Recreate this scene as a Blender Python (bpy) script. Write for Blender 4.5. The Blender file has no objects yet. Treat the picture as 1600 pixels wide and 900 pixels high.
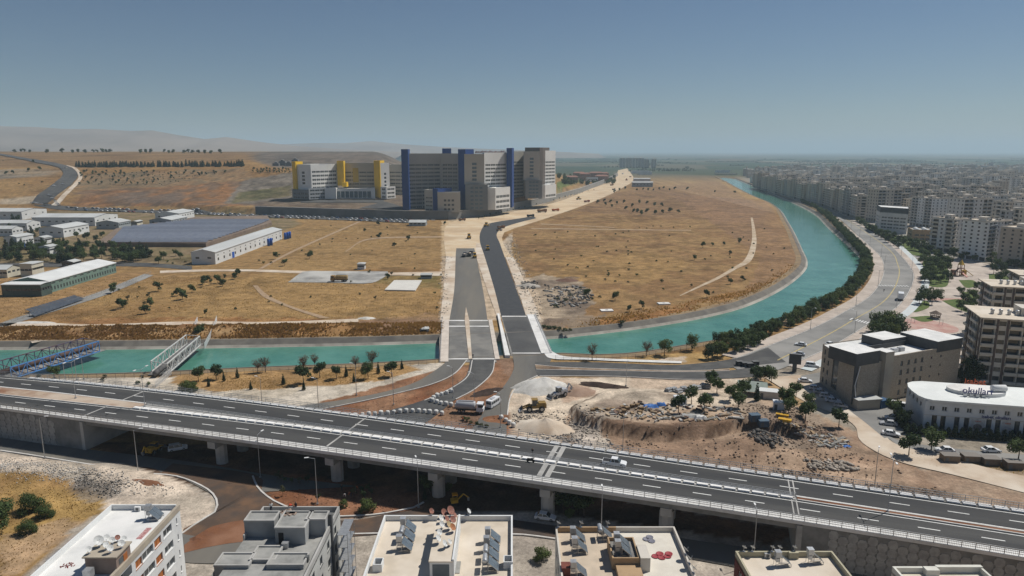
import bpy, math, random
import numpy as np
from mathutils import Vector
SC = bpy.context.scene
COL = SC.collection
R = math.radians
random.seed(7)
# ------------------------------------------------------------------ camera
FPX, PITCH, CAMH = 1081.0, R(11.2), 76.0
cam = bpy.data.cameras.new('camera'); camo = bpy.data.objects.new('camera', cam); COL.objects.link(camo)
cam.sensor_width = 36; cam.lens = 36*FPX/1600; cam.clip_start = 1; cam.clip_end = 200000
camo.location = (0, 0, CAMH); camo.rotation_euler = (math.pi/2-PITCH, 0, 0); SC.camera = camo
# ------------------------------------------------------------------ sky and sun
SUN_EL, SUN_DIR = R(56), Vector((0.885, 0.465, 0)).normalized()
w = bpy.data.worlds.new('World'); SC.world = w; w.use_nodes = True
wn = w.node_tree; bg = wn.nodes['Background']
sky = wn.nodes.new('ShaderNodeTexSky'); sky.sky_type = 'NISHITA'; sky.sun_disc = False
sky.sun_elevation = SUN_EL; sky.sun_rotation = math.atan2(SUN_DIR.x, SUN_DIR.y)
sky.altitude = 500; sky.air_density = 1.0; sky.dust_density = 0.1; sky.ozone_density = 6.0
wn.links.new(sky.outputs[0], bg.inputs[0]); bg.inputs[1].default_value = 0.052
sun = bpy.data.lights.new('sun', 'SUN'); sun.energy = 4.7; sun.angle = R(0.53); sun.color = (1, .955, .88)
suno = bpy.data.objects.new('sun', sun); COL.objects.link(suno)
_d = Vector((SUN_DIR.x*math.cos(SUN_EL), SUN_DIR.y*math.cos(SUN_EL), math.sin(SUN_EL)))
suno.rotation_euler = _d.to_track_quat('Z', 'Y').to_euler(); suno.location = (300, 100, 400)
SC.view_settings.view_transform = 'Standard'; SC.view_settings.look = 'None'
SC.view_settings.exposure = -0.1; SC.view_settings.gamma = 1
SC.render.engine = 'CYCLES'
HAZE = 0.000105
cy = SC.cycles
cy.max_bounces = 5; cy.diffuse_bounces = 2; cy.glossy_bounces = 2; cy.transmission_bounces = 2; cy.volume_bounces = 1
cy.transparent_max_bounces = 6; cy.caustics_reflective = False; cy.caustics_refractive = False
cy.use_denoising = True; cy.sample_clamp_indirect = 4
cy.use_adaptive_sampling = True; cy.adaptive_threshold = 0.015
# ------------------------------------------------------------------ helpers
CP, SP = math.cos(PITCH), math.sin(PITCH)
def at(px, py, z=0.0):
    """the place on the level z that lies on the sight line of a photo point"""
    u = (px-800)/FPX; v = (450-py)/FPX
    d = (CAMH-z)/(SP-v*CP)
    return Vector((u*d, d*(CP+v*SP), z))
def pix(x, y, z):
    d = y*CP-(z-CAMH)*SP
    return 800+FPX*x/d, 450-FPX*(y*SP+(z-CAMH)*CP)/d
def at2(px, py, z=0.0):
    p = at(px, py, z); return (p.x, p.y)
def lerp(a, b, t): return a+(b-a)*t
def sst(a, b, x):
    t = np.clip((x-a)/(b-a), 0, 1); return t*t*(3-2*t)
ORD = ['first','second','third','fourth','fifth','sixth','seventh','eighth','ninth','tenth','eleventh','twelfth','thirteenth','fourteenth','fifteenth','sixteenth','seventeenth','eighteenth','nineteenth','twentieth']
TENS = {20:'twenty',30:'thirty',40:'forty',50:'fifty',60:'sixty',70:'seventy',80:'eighty',90:'ninety'}
def ordn(i):
    if i < 20: return ORD[i]
    n = i+1; t = n//10*10; r = n % 10
    if n >= 100: return 'hundred-and-'+ordn(n-101) if n > 100 else 'hundredth'
    return TENS[t][:-1]+'ieth' if r == 0 else TENS[t]+'-'+ORD[r-1]

class MB:
    """collects faces; build() links them as one mesh object"""
    def __init__(s): s.v = []; s.f = []; s.m = []
    def poly(s, pts, m=0):
        n = len(s.v); s.v += [tuple(p) for p in pts]; s.f.append(tuple(range(n, n+len(pts)))); s.m.append(m); return s
    def box(s, c, d, rz=0, m=0, mt=None, nb=False):
        hx, hy, hz = d[0]/2, d[1]/2, d[2]/2; ca, sa = math.cos(rz), math.sin(rz); n = len(s.v)
        for z in (-hz, hz):
            for x, y in ((-hx,-hy),(hx,-hy),(hx,hy),(-hx,hy)):
                s.v.append((c[0]+x*ca-y*sa, c[1]+x*sa+y*ca, c[2]+z))
        fs = [(4,5,6,7),(0,1,5,4),(1,2,6,5),(2,3,7,6),(3,0,4,7)]
        if not nb: fs.append((3,2,1,0))
        for i, q in enumerate(fs):
            s.f.append(tuple(n+k for k in q)); s.m.append(mt if (mt is not None and i == 0) else m)
        return s
    def bb(s, x0, x1, y0, y1, z0, z1, m=0, mt=None): return s.box(((x0+x1)/2,(y0+y1)/2,(z0+z1)/2),(x1-x0,y1-y0,z1-z0),0,m,mt)
    def prism(s, pts, z0, z1, m=0, mt=None, bottom=False):
        k = len(pts); n = len(s.v)
        a = sum(pts[i][0]*pts[(i+1)%k][1]-pts[(i+1)%k][0]*pts[i][1] for i in range(k))
        if a < 0: pts = pts[::-1]
        s.v += [(p[0],p[1],z0) for p in pts]+[(p[0],p[1],z1) for p in pts]
        for i in range(k):
            j = (i+1) % k; s.f.append((n+i,n+j,n+k+j,n+k+i)); s.m.append(m)
        s.f.append(tuple(range(n+k,n+2*k))); s.m.append(m if mt is None else mt)
        if bottom: s.f.append(tuple(range(n+k-1,n-1,-1))); s.m.append(m)
        return s
    def tube(s, a, b, r, r2=None, k=6, m=0, cap=True):
        a = Vector(a); b = Vector(b); r2 = r if r2 is None else r2; d = (b-a)
        if d.length < 1e-6: return s
        d.normalize(); u = d.orthogonal().normalized(); w_ = d.cross(u); n = len(s.v)
        for p, q in ((a, r), (b, r2)):
            for i in range(k):
                t = 2*math.pi*i/k; s.v.append(tuple(p+(u*math.cos(t)+w_*math.sin(t))*q))
        for i in range(k):
            j = (i+1) % k; s.f.append((n+i,n+j,n+k+j,n+k+i)); s.m.append(m)
        if cap:
            s.f.append(tuple(range(n+k,n+2*k))); s.m.append(m); s.f.append(tuple(range(n+k-1,n-1,-1))); s.m.append(m)
        return s
    def bar(s, a, b, w_, h, m=0):
        """rectangular bar between two points"""
        a = Vector(a); b = Vector(b); d = (b-a).normalized(); up = Vector((0,0,1))
        if abs(d.z) > .99: up = Vector((0,1,0))
        r_ = d.cross(up).normalized()*w_/2; u = r_.cross(d).normalized()*h/2; n = len(s.v)
        for p in (a, b):
            for q in (-r_-u, r_-u, r_+u, -r_+u): s.v.append(tuple(p+q))
        for q in ((0,1,5,4),(1,2,6,5),(2,3,7,6),(3,0,4,7),(3,2,1,0),(4,5,6,7)):
            s.f.append(tuple(n+k for k in q)); s.m.append(m)
        return s
    def lathe(s, prof, c=(0,0,0), k=10, m=0, axis='z'):
        n = len(s.v); L = len(prof)
        for r, z in prof:
            for i in range(k):
                t = 2*math.pi*i/k; x, y = r*math.cos(t), r*math.sin(t)
                p = (x,y,z) if axis == 'z' else ((z,x,y) if axis == 'x' else (x,z,y))
                s.v.append((c[0]+p[0],c[1]+p[1],c[2]+p[2]))
        for a in range(L-1):
            for i in range(k):
                j = (i+1) % k; s.f.append((n+a*k+i,n+a*k+j,n+(a+1)*k+j,n+(a+1)*k+i)); s.m.append(m)
        s.f.append(tuple(n+(L-1)*k+i for i in range(k))); s.m.append(m)
        s.f.append(tuple(n+k-1-i for i in range(k))); s.m.append(m)
        return s
    def add(s, o, loc=(0,0,0), rz=0, sc=1, mo=0):
        ca, sa = math.cos(rz)*sc, math.sin(rz)*sc; n = len(s.v)
        s.v += [(loc[0]+x*ca-y*sa, loc[1]+x*sa+y*ca, loc[2]+z*sc) for x, y, z in o.v]
        s.f += [tuple(n+k for k in f) for f in o.f]; s.m += [k+mo for k in o.m]; return s
    def mesh(s, name, mats, smooth=False):
        me = bpy.data.meshes.new(name); me.from_pydata(s.v, [], s.f)
        for m in (mats if isinstance(mats, (list, tuple)) else [mats]): me.materials.append(m)
        if any(s.m): me.polygons.foreach_set('material_index', s.m)
        if smooth: me.polygons.foreach_set('use_smooth', [True]*len(s.f))
        me.update(); return me
    def build(s, name, mats, parent=None, loc=None, smooth=False, rz=0):
        return link(name, s.mesh(name, mats, smooth), parent, loc, rz)
def link(name, me, parent=None, loc=None, rz=0):
    o = bpy.data.objects.new(name, me); COL.objects.link(o)
    if parent: o.parent = parent
    if loc is not None: o.location = loc
    if rz: o.rotation_euler.z = rz
    return o
def tag(o, label=None, cat=None, group=None, kind=None):
    if label: o['label'] = label
    if cat: o['category'] = cat
    if group: o['group'] = group
    if kind: o['kind'] = kind
    return o
def thing(name, label, cat, loc=(0,0,0), rz=0, group=None):
    o = bpy.data.objects.new(name, None); COL.objects.link(o); o.location = loc; o.rotation_euler = (0,0,rz)
    o.empty_display_size = .5
    return tag(o, label, cat, group)
def struct(o): o['kind'] = 'structure'; return o
def stuff(o): o['kind'] = 'stuff'; return o
KIDS = {}
def copy_tree(o, loc=None, rz=None, label=None, group=None, sc=None):
    def cp(x, par, depth):
        c = x.copy(); COL.objects.link(c); c.parent = par
        for ch in x.children: 
            if depth < 3: cp(ch, c, depth+1)
        return c
    c = cp(o, o.parent, 0)
    if loc is not None: c.location = loc
    if rz is not None: c.rotation_euler.z = rz
    if sc is not None: c.scale = (sc,)*3 if not isinstance(sc, (tuple, list)) else sc
    if label: c['label'] = label
    if group: c['group'] = group
    return c
# ------------------------------------------------------------------ materials
MATS = {}
def mat(name, c, c2=None, scale=1.0, rough=.85, bump=0, spec=.3, metal=0, detail=4, coord='w', mid=(.35,.65), isl=0, rnd=0, scale2=None, c3=None, stretch=None, rot=0):
    """principled surface: colour c mottled towards c2 (and c3 at scale2) by noise, with fine relief"""
    if name in MATS: return MATS[name]
    m = bpy.data.materials.new(name); m.use_nodes = True; nt = m.node_tree; N, L = nt.nodes, nt.links
    b = N['Principled BSDF']; b.inputs['Roughness'].default_value = rough; b.inputs['Metallic'].default_value = metal
    b.inputs['Specular IOR Level'].default_value = spec
    col = None
    if coord == 'w': src = N.new('ShaderNodeNewGeometry').outputs['Position']
    else: src = N.new('ShaderNodeTexCoord').outputs['Object']
    if stretch:
        mp = N.new('ShaderNodeMapping'); mp.inputs['Scale'].default_value = stretch; mp.inputs['Rotation'].default_value = (0,0,rot); mp.vector_type = 'TEXTURE' if rot else 'POINT'; L.new(src, mp.inputs[0]); src = mp.outputs[0]
    def noise(sc, det):
        n = N.new('ShaderNodeTexNoise'); n.inputs['Scale'].default_value = sc; n.inputs['Detail'].default_value = det
        n.inputs['Roughness'].default_value = .62; L.new(src, n.inputs['Vector']); return n.outputs[0]
    def mix(f, a, bb):
        x = N.new('ShaderNodeMix'); x.data_type = 'RGBA'; L.new(f, x.inputs[0])
        for i, q in ((6, a), (7, bb)):
            if isinstance(q, tuple): x.inputs[i].default_value = (*q, 1)
            else: L.new(q, x.inputs[i])
        return x.outputs[2]
    def ramp(f, a, bb):
        r = N.new('ShaderNodeMapRange'); r.interpolation_type = 'SMOOTHSTEP'; L.new(f, r.inputs[0]); r.inputs[1].default_value = a; r.inputs[2].default_value = bb; return r.outputs[0]
    cur = c
    if c2: nz = noise(scale, detail); cur = mix(ramp(nz, *mid), c, c2)
    if c3: cur = mix(ramp(noise(scale2 or scale*.2, 3), .42, .68), cur, c3)
    if isl or rnd:
        if isl: g = N.new('ShaderNodeNewGeometry').outputs['Random Per Island']; amp = isl
        else: g = N.new('ShaderNodeObjectInfo').outputs['Random']; amp = rnd
        r = N.new('ShaderNodeMapRange'); L.new(g, r.inputs[0]); r.inputs[3].default_value = 1-amp; r.inputs[4].default_value = 1+amp
        h = N.new('ShaderNodeHueSaturation'); L.new(r.outputs[0], h.inputs['Value'])
        if isinstance(cur, tuple): h.inputs['Color'].default_value = (*cur, 1)
        else: L.new(cur, h.inputs['Color'])
        cur = h.outputs[0]
    if isinstance(cur, tuple): b.inputs['Base Color'].default_value = (*cur, 1)
    else: L.new(cur, b.inputs['Base Color'])
    if bump:
        bp = N.new('ShaderNodeBump'); bp.inputs['Strength'].default_value = min(1, bump); bp.inputs['Distance'].default_value = .15
        L.new(noise(scale*3, 5), bp.inputs['Height']); L.new(bp.outputs[0], b.inputs['Normal'])
    MATS[name] = m; return m
M = dict(
 asphalt=mat('asphalt', (.075,.075,.074), (.105,.104,.100), .25, .9, 0, .2, c3=(.062,.062,.064), scale2=.05),
 asphalt_new=mat('asphalt_new', (.040,.042,.046), (.055,.056,.058), .3, .75, 0, .3),
 asphalt_dusty=mat('asphalt_dusty', (.145,.140,.129), (.098,.095,.09), .12, .92, 0, .2, c3=(.18,.165,.14), scale2=.06, stretch=(1,.12,1)),
 asphalt_pale=mat('asphalt_pale', (.245,.24,.228), (.185,.182,.175), .08, .92, 0, .2, c3=(.30,.29,.272), scale2=.03),
 road_brown=mat('road_brown', (.085,.060,.045), (.16,.095,.058), .15, .92, 0, .2, c3=(.065,.055,.05), scale2=.06),
 pale_dirt=mat('pale_dirt', (.56,.47,.37), (.44,.34,.25), .12, .95, .3, .1, c3=(.62,.55,.46), scale2=.05),
 sand_dirt=mat('sand_dirt', (.55,.41,.26), (.60,.50,.36), .06, .95, .2, .1, c3=(.46,.34,.22), scale2=.02),
 white_gravel=mat('white_gravel', (.58,.56,.52), (.42,.40,.36), .6, .95, .4, .1, c3=(.66,.64,.60), scale2=.07),
 red_soil=mat('red_soil', (.19,.085,.045), (.13,.058,.033), .4, .97, .5, .1, c3=(.25,.13,.08), scale2=.1),
 brown_soil=mat('brown_soil', (.20,.135,.088), (.31,.235,.165), .3, .97, .6, .1, c3=(.13,.09,.065), scale2=.12),
 black_soil=mat('black_soil', (.045,.033,.028), (.075,.052,.042), .5, .97, .6, .1),
 grey_rubble=mat('grey_rubble', (.36,.33,.29), (.20,.185,.165), .7, .95, .7, .1, c3=(.45,.41,.36), scale2=.15),
 dry_grass=mat('dry_grass', (.34,.215,.095), (.26,.15,.062), .15, .95, .3, .1, c3=(.40,.27,.13), scale2=.03),
 green_lawn=mat('green_lawn', (.075,.12,.035), (.12,.14,.05), .3, .95, .2, .1),
 paving=mat('paving', (.46,.39,.33), (.36,.31,.27), .35, .9, 0, .2, c3=(.52,.45,.39), scale2=.08),
 paving_pink=mat('paving_pink', (.40,.22,.19), (.47,.33,.28), .2, .9, 0, .2),
 paving_blue=mat('paving_blue', (.50,.56,.57), (.54,.55,.54), .3, .9, 0, .2),
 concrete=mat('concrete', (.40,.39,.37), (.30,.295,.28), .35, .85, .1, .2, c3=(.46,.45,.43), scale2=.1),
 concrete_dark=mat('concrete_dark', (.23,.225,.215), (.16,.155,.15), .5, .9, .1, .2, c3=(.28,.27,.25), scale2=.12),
 concrete_white=mat('concrete_white', (.70,.69,.66), (.56,.55,.53), .4, .8, 0, .2, c3=(.75,.74,.72), scale2=.1),
 kerb=mat('kerb', (.60,.58,.55), (.48,.46,.43), .4, .85, 0, .2),
 paint=mat('paint', (.72,.72,.70), (.50,.50,.48), 1.2, .7, 0, .2, mid=(.45,.8)),
 paint_yellow=mat('paint_yellow', (.55,.43,.16), (.35,.29,.16), .8, .7, 0, .2),
 steel=mat('steel', (.45,.46,.47), (.36,.37,.38), 2, .45, 0, .4, .6),
 white_paint=mat('white_paint', (.78,.78,.77), (.70,.70,.69), 1, .5),
 glass=mat('glass', (.035,.042,.048), (.07,.08,.085), .6, .12, 0, .6, rnd=.3),
 glass_blue=mat('glass_blue', (.06,.10,.13), (.10,.15,.18), .5, .12, 0, .6),
 dark=mat('dark', (.02,.02,.022), None, 1, .8),
 rubber=mat('rubber', (.025,.025,.025), None, 1, .8),
)
# ------------------------------------------------------------------ terrain
def vnoise(x, y, s, seed=0):
    """value noise in numpy"""
    x = np.asarray(x)/s+seed*17.3; y = np.asarray(y)/s+seed*31.7
    xi = np.floor(x).astype(np.int64); yi = np.floor(y).astype(np.int64); fx = x-xi; fy = y-yi
    fx = fx*fx*(3-2*fx); fy = fy*fy*(3-2*fy)
    def hsh(a, b):
        n = (a*374761393+b*668265263+seed*1013904223) & 0xffffffff
        n = ((n ^ (n >> 13))*1274126177) & 0xffffffff
        return ((n ^ (n >> 16)) & 0xffff)/65535.0
    return lerp(lerp(hsh(xi,yi), hsh(xi+1,yi), fx), lerp(hsh(xi,yi+1), hsh(xi+1,yi+1), fx), fy)
def fbm(x, y, s, seed=0, o=4):
    t = 0; a = .5
    for i in range(o): t = t+a*vnoise(x, y, s/2**i, seed+i); a *= .5
    return t/(1-.5**o)
def inpoly(x, y, poly):
    x = np.asarray(x); c = np.zeros(x.shape, bool); n = len(poly)
    for i in range(n):
        x1, y1 = poly[i]; x2, y2 = poly[(i+1) % n]
        if y1 == y2: continue
        k = ((y1 > y) != (y2 > y)) & (x < (x2-x1)*(y-y1)/(y2-y1)+x1); c ^= k
    return c
def pdist(x, y, line, closed=False):
    """distance to a polyline and the sign of its side"""
    x = np.asarray(x, float); best = np.full(x.shape, 1e18); side = np.zeros(x.shape); n = len(line)
    for i in range(n if closed else n-1):
        (x1, y1), (x2, y2) = line[i], line[(i+1) % n]; dx, dy = x2-x1, y2-y1; L2 = dx*dx+dy*dy+1e-9
        t = np.clip(((x-x1)*dx+(y-y1)*dy)/L2, 0, 1); d = (x-x1-t*dx)**2+(y-y1-t*dy)**2
        k = d < best; best = np.where(k, d, best); side = np.where(k, dx*(y-y1)-dy*(x-x1), side)
    return np.sqrt(best), side
def crom(pts, n=6):
    """smooth curve through points"""
    P = [np.array(p, float) for p in pts]; P = [2*P[0]-P[1]]+P+[2*P[-1]-P[-2]]; out = []
    for i in range(1, len(P)-2):
        for k in range(n):
            t = k/n; a, b, c, d = P[i-1], P[i], P[i+1], P[i+2]
            out.append(.5*((2*b)+(c-a)*t+(2*a-5*b+4*c-d)*t*t+(3*b-a-3*c+d)*t**3))
    out.append(P[-2]); return out
def resample(pts, step=None, n=None):
    P = np.array(pts, float); d = np.r_[0, np.cumsum(np.linalg.norm(np.diff(P, axis=0), axis=1))]
    m = n if n else max(2, int(d[-1]/step)+1); t = np.linspace(0, d[-1], m)
    return np.stack([np.interp(t, d, P[:,i]) for i in range(P.shape[1])], 1)
def wpts(px, z=0): return [at2(a, b, z) for a, b in px]
WZ = -2.5
far_px = [(-420,560),(-200,552),(0,547),(200,546),(400,543),(560,540),(690,536),(855,530),(900,526),(1000,514),(1100,497),(1170,478),(1225,451),(1256,426),(1262,410),(1255,392),(1235,352),(1212,322),(1170,303),(1122,277)]
near_px = [(-420,612),(-200,602),(0,592),(200,588),(400,579),(560,573),(690,566),(862,557),(925,559),(985,556),(1050,546),(1115,535),(1162,522),(1200,510),(1262,482),(1318,451),(1345,428),(1347,410),(1330,390),(1295,358),(1262,329),(1200,301),(1146,279)]
CANAL_F = resample(crom(wpts(far_px, WZ), 6), 6); CANAL_N = resample(crom(wpts(near_px, WZ), 6), 6)
CANAL_POLY = [tuple(p) for p in CANAL_F]+[tuple(p) for p in CANAL_N[::-1]]
WALL_PX = [(-500,332),(100,331),(400,335),(520,339),(640,343),(700,343),(760,337),(850,318),(905,302),(940,288),(965,275),(985,262)]
WALL_LINE = wpts(WALL_PX)
WALL_LINE.append((WALL_LINE[-1][0]+1500, WALL_LINE[-1][1]+6000))
YARD = wpts([(912,646),(960,659),(1030,667),(1110,664),(1150,654),(1165,650),(1205,657),(1250,664),(1262,645),(1215,612),(1180,600),(1000,592),(940,602),(895,628)], 3.5)
MOUNDS = []   # x, y, rx, ry, rot, height
def mound(px, py, rx, ry, h, rot=0): p = at(px, py); MOUNDS.append((p.x, p.y, rx, ry, R(rot), h))
for a in ((905,600,7,4,1.0),(800,655,9,4,.8),(905,688,9,4,1.2),(1238,760,17,4.2,2.6,-14),(1270,772,10,3.5,1.6,-12),
          (960,626,16,2.2,1.2,4),(1160,700,12,5,1.8),(1220,720,9,4,1.5),(1100,715,14,5,1.0),(885,470,12,10,1.2),(880,505,26,6,2.0),(1000,500,20,8,1.2),
          (60,735,13,4,1.0),(150,745,12,5,1.2),(210,760,9,4,.9),(330,520,60,7,2.0),(120,520,70,7,1.7),(540,515,60,7,1.8),(1180,688,8,4,2.)): mound(*a)
CORR = wpts([(684,572),(690,450),(692,345),(790,345),(794,400),(850,492),(872,560),(850,592),(800,620),(700,620),(640,600)])
CORR2 = wpts([(1185,586),(1258,580),(1340,635),(1392,680),(1480,706),(1660,746),(1660,790),(1490,748),(1395,726),(1335,692),(1320,660),(1250,630)])
def hfun(x, y):
    x = np.asarray(x, float); y = np.asarray(y, float); u = x/np.maximum(y, 1)
    p1 = np.interp(y, [0,780,830,870,925,960,1010,1090,1260,1500,2000,2600,4000], [0,4,7,10,14.5,22,35,50,60,69.5,75,60,0])
    p2 = np.interp(y, [0,780,830,1010,1300,1700,2400], [0,7.5,8.6,17,24,20,0])
    k = sst(-.20, -.11, u); pr = lerp(p1, p2, k)
    d, s = pdist(x, y, WALL_LINE); d = np.where(s > 0, d, 0)
    wd = np.interp(x, [-480,-390], [60,5]); h = pr*sst(0, 1, d/wd)
    h = h*(1-sst(.06,.10,u)*sst(1000,1200,y))
    # gullies and swells of the hillside
    h = h+np.where(h > 14, (fbm(x, y, 160, 5)-.5)*11*sst(14,32,h)*(1-sst(36,52,h)*.8)*sst(-.27,-.36,u), 0)
    # fields
    flat = 1-sst(.0,1.,h)
    h = h-flat*.28*fbm(x, y, 14, 2, 3)*(y < 900)
    # yard plateau with its cut bank, and heaps
    dY, _ = pdist(x, y, YARD, True); iny = inpoly(x, y, YARD)
    jit = (fbm(x, y, 12, 9, 3)-.5)*3.4
    yb = sst(-.5, .6, np.where(iny, dY, -dY)+jit)*np.interp(y, [150,185,205,222], [3.1,3.1,1.7,.2])*(y < 260)*(y > 120)
    h = h+yb
    for mx, my, rx, ry, ro, mh in MOUNDS:
        dx, dy = x-mx, y-my; a = (dx*math.cos(ro)+dy*math.sin(ro))/rx; b = (-dx*math.sin(ro)+dy*math.cos(ro))/ry
        e = np.exp(-(a*a+b*b)*1.3); h = h+mh*e*(.65+.7*vnoise(x, y, 3.5, 4))
    rough = sst(.15, 1.5, h)*(y < 300)*(y > 85); h = h+rough*(fbm(x, y, 4, 12, 3)-.5)*1.1
    # level corridor of the new road and its bridges
    cor = inpoly(x, y, CORR) | inpoly(x, y, CORR2); h = np.where(cor & (y < 760), np.minimum(h, -.05), h)
    # canal cut
    m = (y > 180) & (y < 3000) & (x > -600) & (x < 1200)
    if np.any(m):
        dc = np.full(x.shape, 1e9); dd, _ = pdist(x[m], y[m], CANAL_POLY, True); ins = inpoly(x[m], y[m], CANAL_POLY)
        dc[m] = np.where(ins, -dd, dd); cut = sst(6, 2, dc); h = np.where(y < 900, h*(1-cut), h)-4.2*cut
    # gentle relief on the far plain
    return h
def hz(x, y): return float(hfun(np.array([x]), np.array([y]))[0])
def lines(fine0, fine1, fs, mid0, mid1, ms, lo, hi, g):
    a = list(np.arange(fine0, fine1, fs))+[fine1]; b = []
    x = fine1
    while x < mid1: x += ms; b.append(x)
    s = ms
    while x < hi: s *= g; x += s; b.append(x)
    c = []; x = fine0
    while x > mid0: x -= ms; c.append(x)
    s = ms
    while x > lo: s *= g; x -= s; c.append(x)
    return np.array(sorted(c)+a+b)
GX = lines(-160, 175, 1.25, -480, 480, 4, -60000, 60000, 1.12); GY = lines(86, 262, 1.25, 60, 960, 3.2, -2500, 90000, 1.09)
gx, gy = np.meshgrid(GX, GY); gh = hfun(gx.ravel(), gy.ravel()); X, Y = gx.ravel(), gy.ravel()
# ground colour: patches of dry grass, earth, rock and gravel
C = np.zeros((X.size, 4)); C[:, 3] = 1
n1 = fbm(X, Y, 60, 1); n2 = fbm(X, Y, 14, 6); n3 = vnoise(X, Y, 3.5, 8)
def col3(c): return np.array(c)[None, :]
g = sst(.35, .65, n1)[:, None]
C[:, :3] = lerp(col3((.355,.238,.110)), col3((.272,.170,.078)), g); C[:, :3] *= (.82+.36*n2)[:, None]
pxv, pyv = pix(X, np.maximum(Y, 30), gh)
jx = (fbm(X, Y, 9, 21)-.5); jy = (fbm(X, Y, 9, 22)-.5)
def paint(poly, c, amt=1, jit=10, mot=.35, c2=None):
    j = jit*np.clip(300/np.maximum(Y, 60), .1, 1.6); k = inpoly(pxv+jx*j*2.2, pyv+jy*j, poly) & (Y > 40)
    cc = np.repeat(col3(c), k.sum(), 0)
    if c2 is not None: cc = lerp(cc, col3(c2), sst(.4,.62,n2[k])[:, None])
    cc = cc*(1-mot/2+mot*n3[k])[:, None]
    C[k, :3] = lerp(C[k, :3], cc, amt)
PALE, TAN, GREYR, DARKR, REDS, BROWN = (.54,.45,.35), (.45,.35,.24), (.36,.32,.28), (.17,.155,.14), (.19,.085,.045), (.22,.145,.09)
far = sst(900, 1400, Y)
paint([(620,243),(1000,243),(1180,268),(1450,420),(1700,420),(1700,230),(620,230)], (.075,.080,.055), 1, 0, .3, (.12,.105,.07))   # plain
paint([(1160,300),(1260,320),(1370,360),(1450,450),(1480,560),(1700,700),(1700,262),(1300,262),(1160,268)], (.27,.25,.22), 1, 4, .3, (.34,.30,.25))   # city ground
paint([(-60,425),(60,400),(470,340),(640,345),(700,350),(700,420),(450,420),(250,440),(-60,460)], (.34,.235,.115), .6, 4, .3)
paint([(-60,330),(440,330),(470,350),(300,415),(-60,420)], (.24,.20,.14), .8, 6, .4, (.16,.15,.09))                       # works yards
paint([(100,322),(420,322),(450,285),(300,283),(130,296)], (.30,.165,.080), 1, 8, .5, (.19,.135,.095))
paint([(-60,262),(130,262),(400,250),(400,237),(-60,237)], (.27,.185,.10), 1, 6, .4, (.21,.14,.08))
paint([(250,303),(290,302),(285,316),(200,318)], (.16,.13,.11), .8, 8, .4)
paint([(180,301),(230,301),(225,316),(190,316)], (.18,.15,.13), .7, 8, .4)
paint([(100,290),(130,272),(380,262),(400,280),(350,284),(260,292),(130,298)], (.21,.17,.115), .9, 6, .4, (.28,.19,.11))
paint([(380,282),(460,268),(620,250),(640,262),(640,320),(470,320),(350,318),(365,300)], (.23,.21,.185), 1, 5, .4, (.17,.155,.14))
paint([(375,300),(455,290),(455,306),(360,318)], (.19,.17,.10), 1, 5, .4, (.13,.13,.07))
paint([(395,238),(640,232),(640,256),(430,262),(395,250)], (.20,.175,.155), 1, 4, .4, (.13,.12,.11))
paint([(430,242),(470,240),(470,254),(430,254)], (.13,.12,.115), 1, 3, .5)
paint([(-60,268),(85,262),(90,275),(-60,282)], (.23,.21,.18), 1, 3, .4, (.30,.24,.17))
paint([(0,312),(50,306),(75,300),(95,285),(98,300),(60,318),(0,322)], (.46,.40,.32), .9, 4, .3)
paint([(395,316),(640,300),(760,330),(640,338),(400,330)], (.20,.165,.13), .9, 5, .4, (.14,.115,.10))                       # hospital slopes
paint([(870,285),(905,275),(910,283),(870,296)], (.13,.17,.06), 1, 3, .3)
paint([(700,330),(780,326),(880,300),(950,280),(960,300),(850,345),(790,360),(700,352)], (.40,.35,.28), .8, 6, .3)
# field right of the new road
paint([(800,360),(990,282),(1120,275),(1258,410),(1180,478),(860,528),(830,470)], (.325,.218,.108), 1, 5, .35, (.265,.168,.086))
paint([(960,300),(1120,282),(1200,330),(1180,350),(900,330)], (.285,.188,.108), .8, 12, .35, (.235,.15,.088))
paint([(1040,300),(1200,315),(1258,410),(1200,460),(1160,470),(1190,400)], (.31,.195,.125), .55, 10, .4, (.24,.16,.11))
paint([(870,405),(1000,395),(1090,410),(1010,440),(880,440)], (.38,.255,.115), .6, 16, .3)
paint([(800,440),(850,430),(905,440),(930,470),(900,500),(840,510),(815,480)], (.42,.36,.29), .9, 14, .6, (.20,.17,.145))
paint([(838,500),(945,490),(935,515),(850,522)], (.30,.245,.19), .9, 10, .5, (.22,.175,.14))
paint([(855,520),(1260,430),(1250,412),(1160,462),(940,500)], (.30,.165,.070), .75, 9, .35, (.36,.22,.10))
paint([(940,500),(1080,478),(1100,492),(960,516)], (.29,.15,.062), .8, 10, .4)
paint([(783,380),(800,362),(800,400),(840,455),(850,520),(835,500),(810,455)], PALE, 1, 7, .25, (.50,.44,.37))
# left field
paint([(-60,505),(300,495),(690,500),(690,536),(-60,545)], (.285,.155,.070), 1, 10, .4, (.35,.215,.10))
paint([(-60,520),(160,498),(300,508),(420,505),(430,515),(200,530),(0,540)], (.30,.175,.085), .7, 10, .45, (.40,.29,.17))
paint([(545,498),(690,490),(690,520),(600,525)], (.27,.19,.14), .7, 9, .5, (.33,.22,.12))
paint([(560,430),(690,428),(690,452),(600,445)], (.26,.20,.09), .7, 9, .5, (.15,.15,.06))
paint([(-60,440),(230,424),(250,432),(60,490),(-60,500)], (.33,.215,.11), .8, 8, .4)
paint([(690,345),(760,345),(760,400),(690,400)], (.58,.46,.31), .9, 5, .2)
paint([(741,385),(760,385),(800,496),(758,502)], PALE, 1, 1, .3)
paint([(690,400),(700,400),(700,530),(686,530),(690,460)], PALE, .9, 3, .3)
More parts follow.
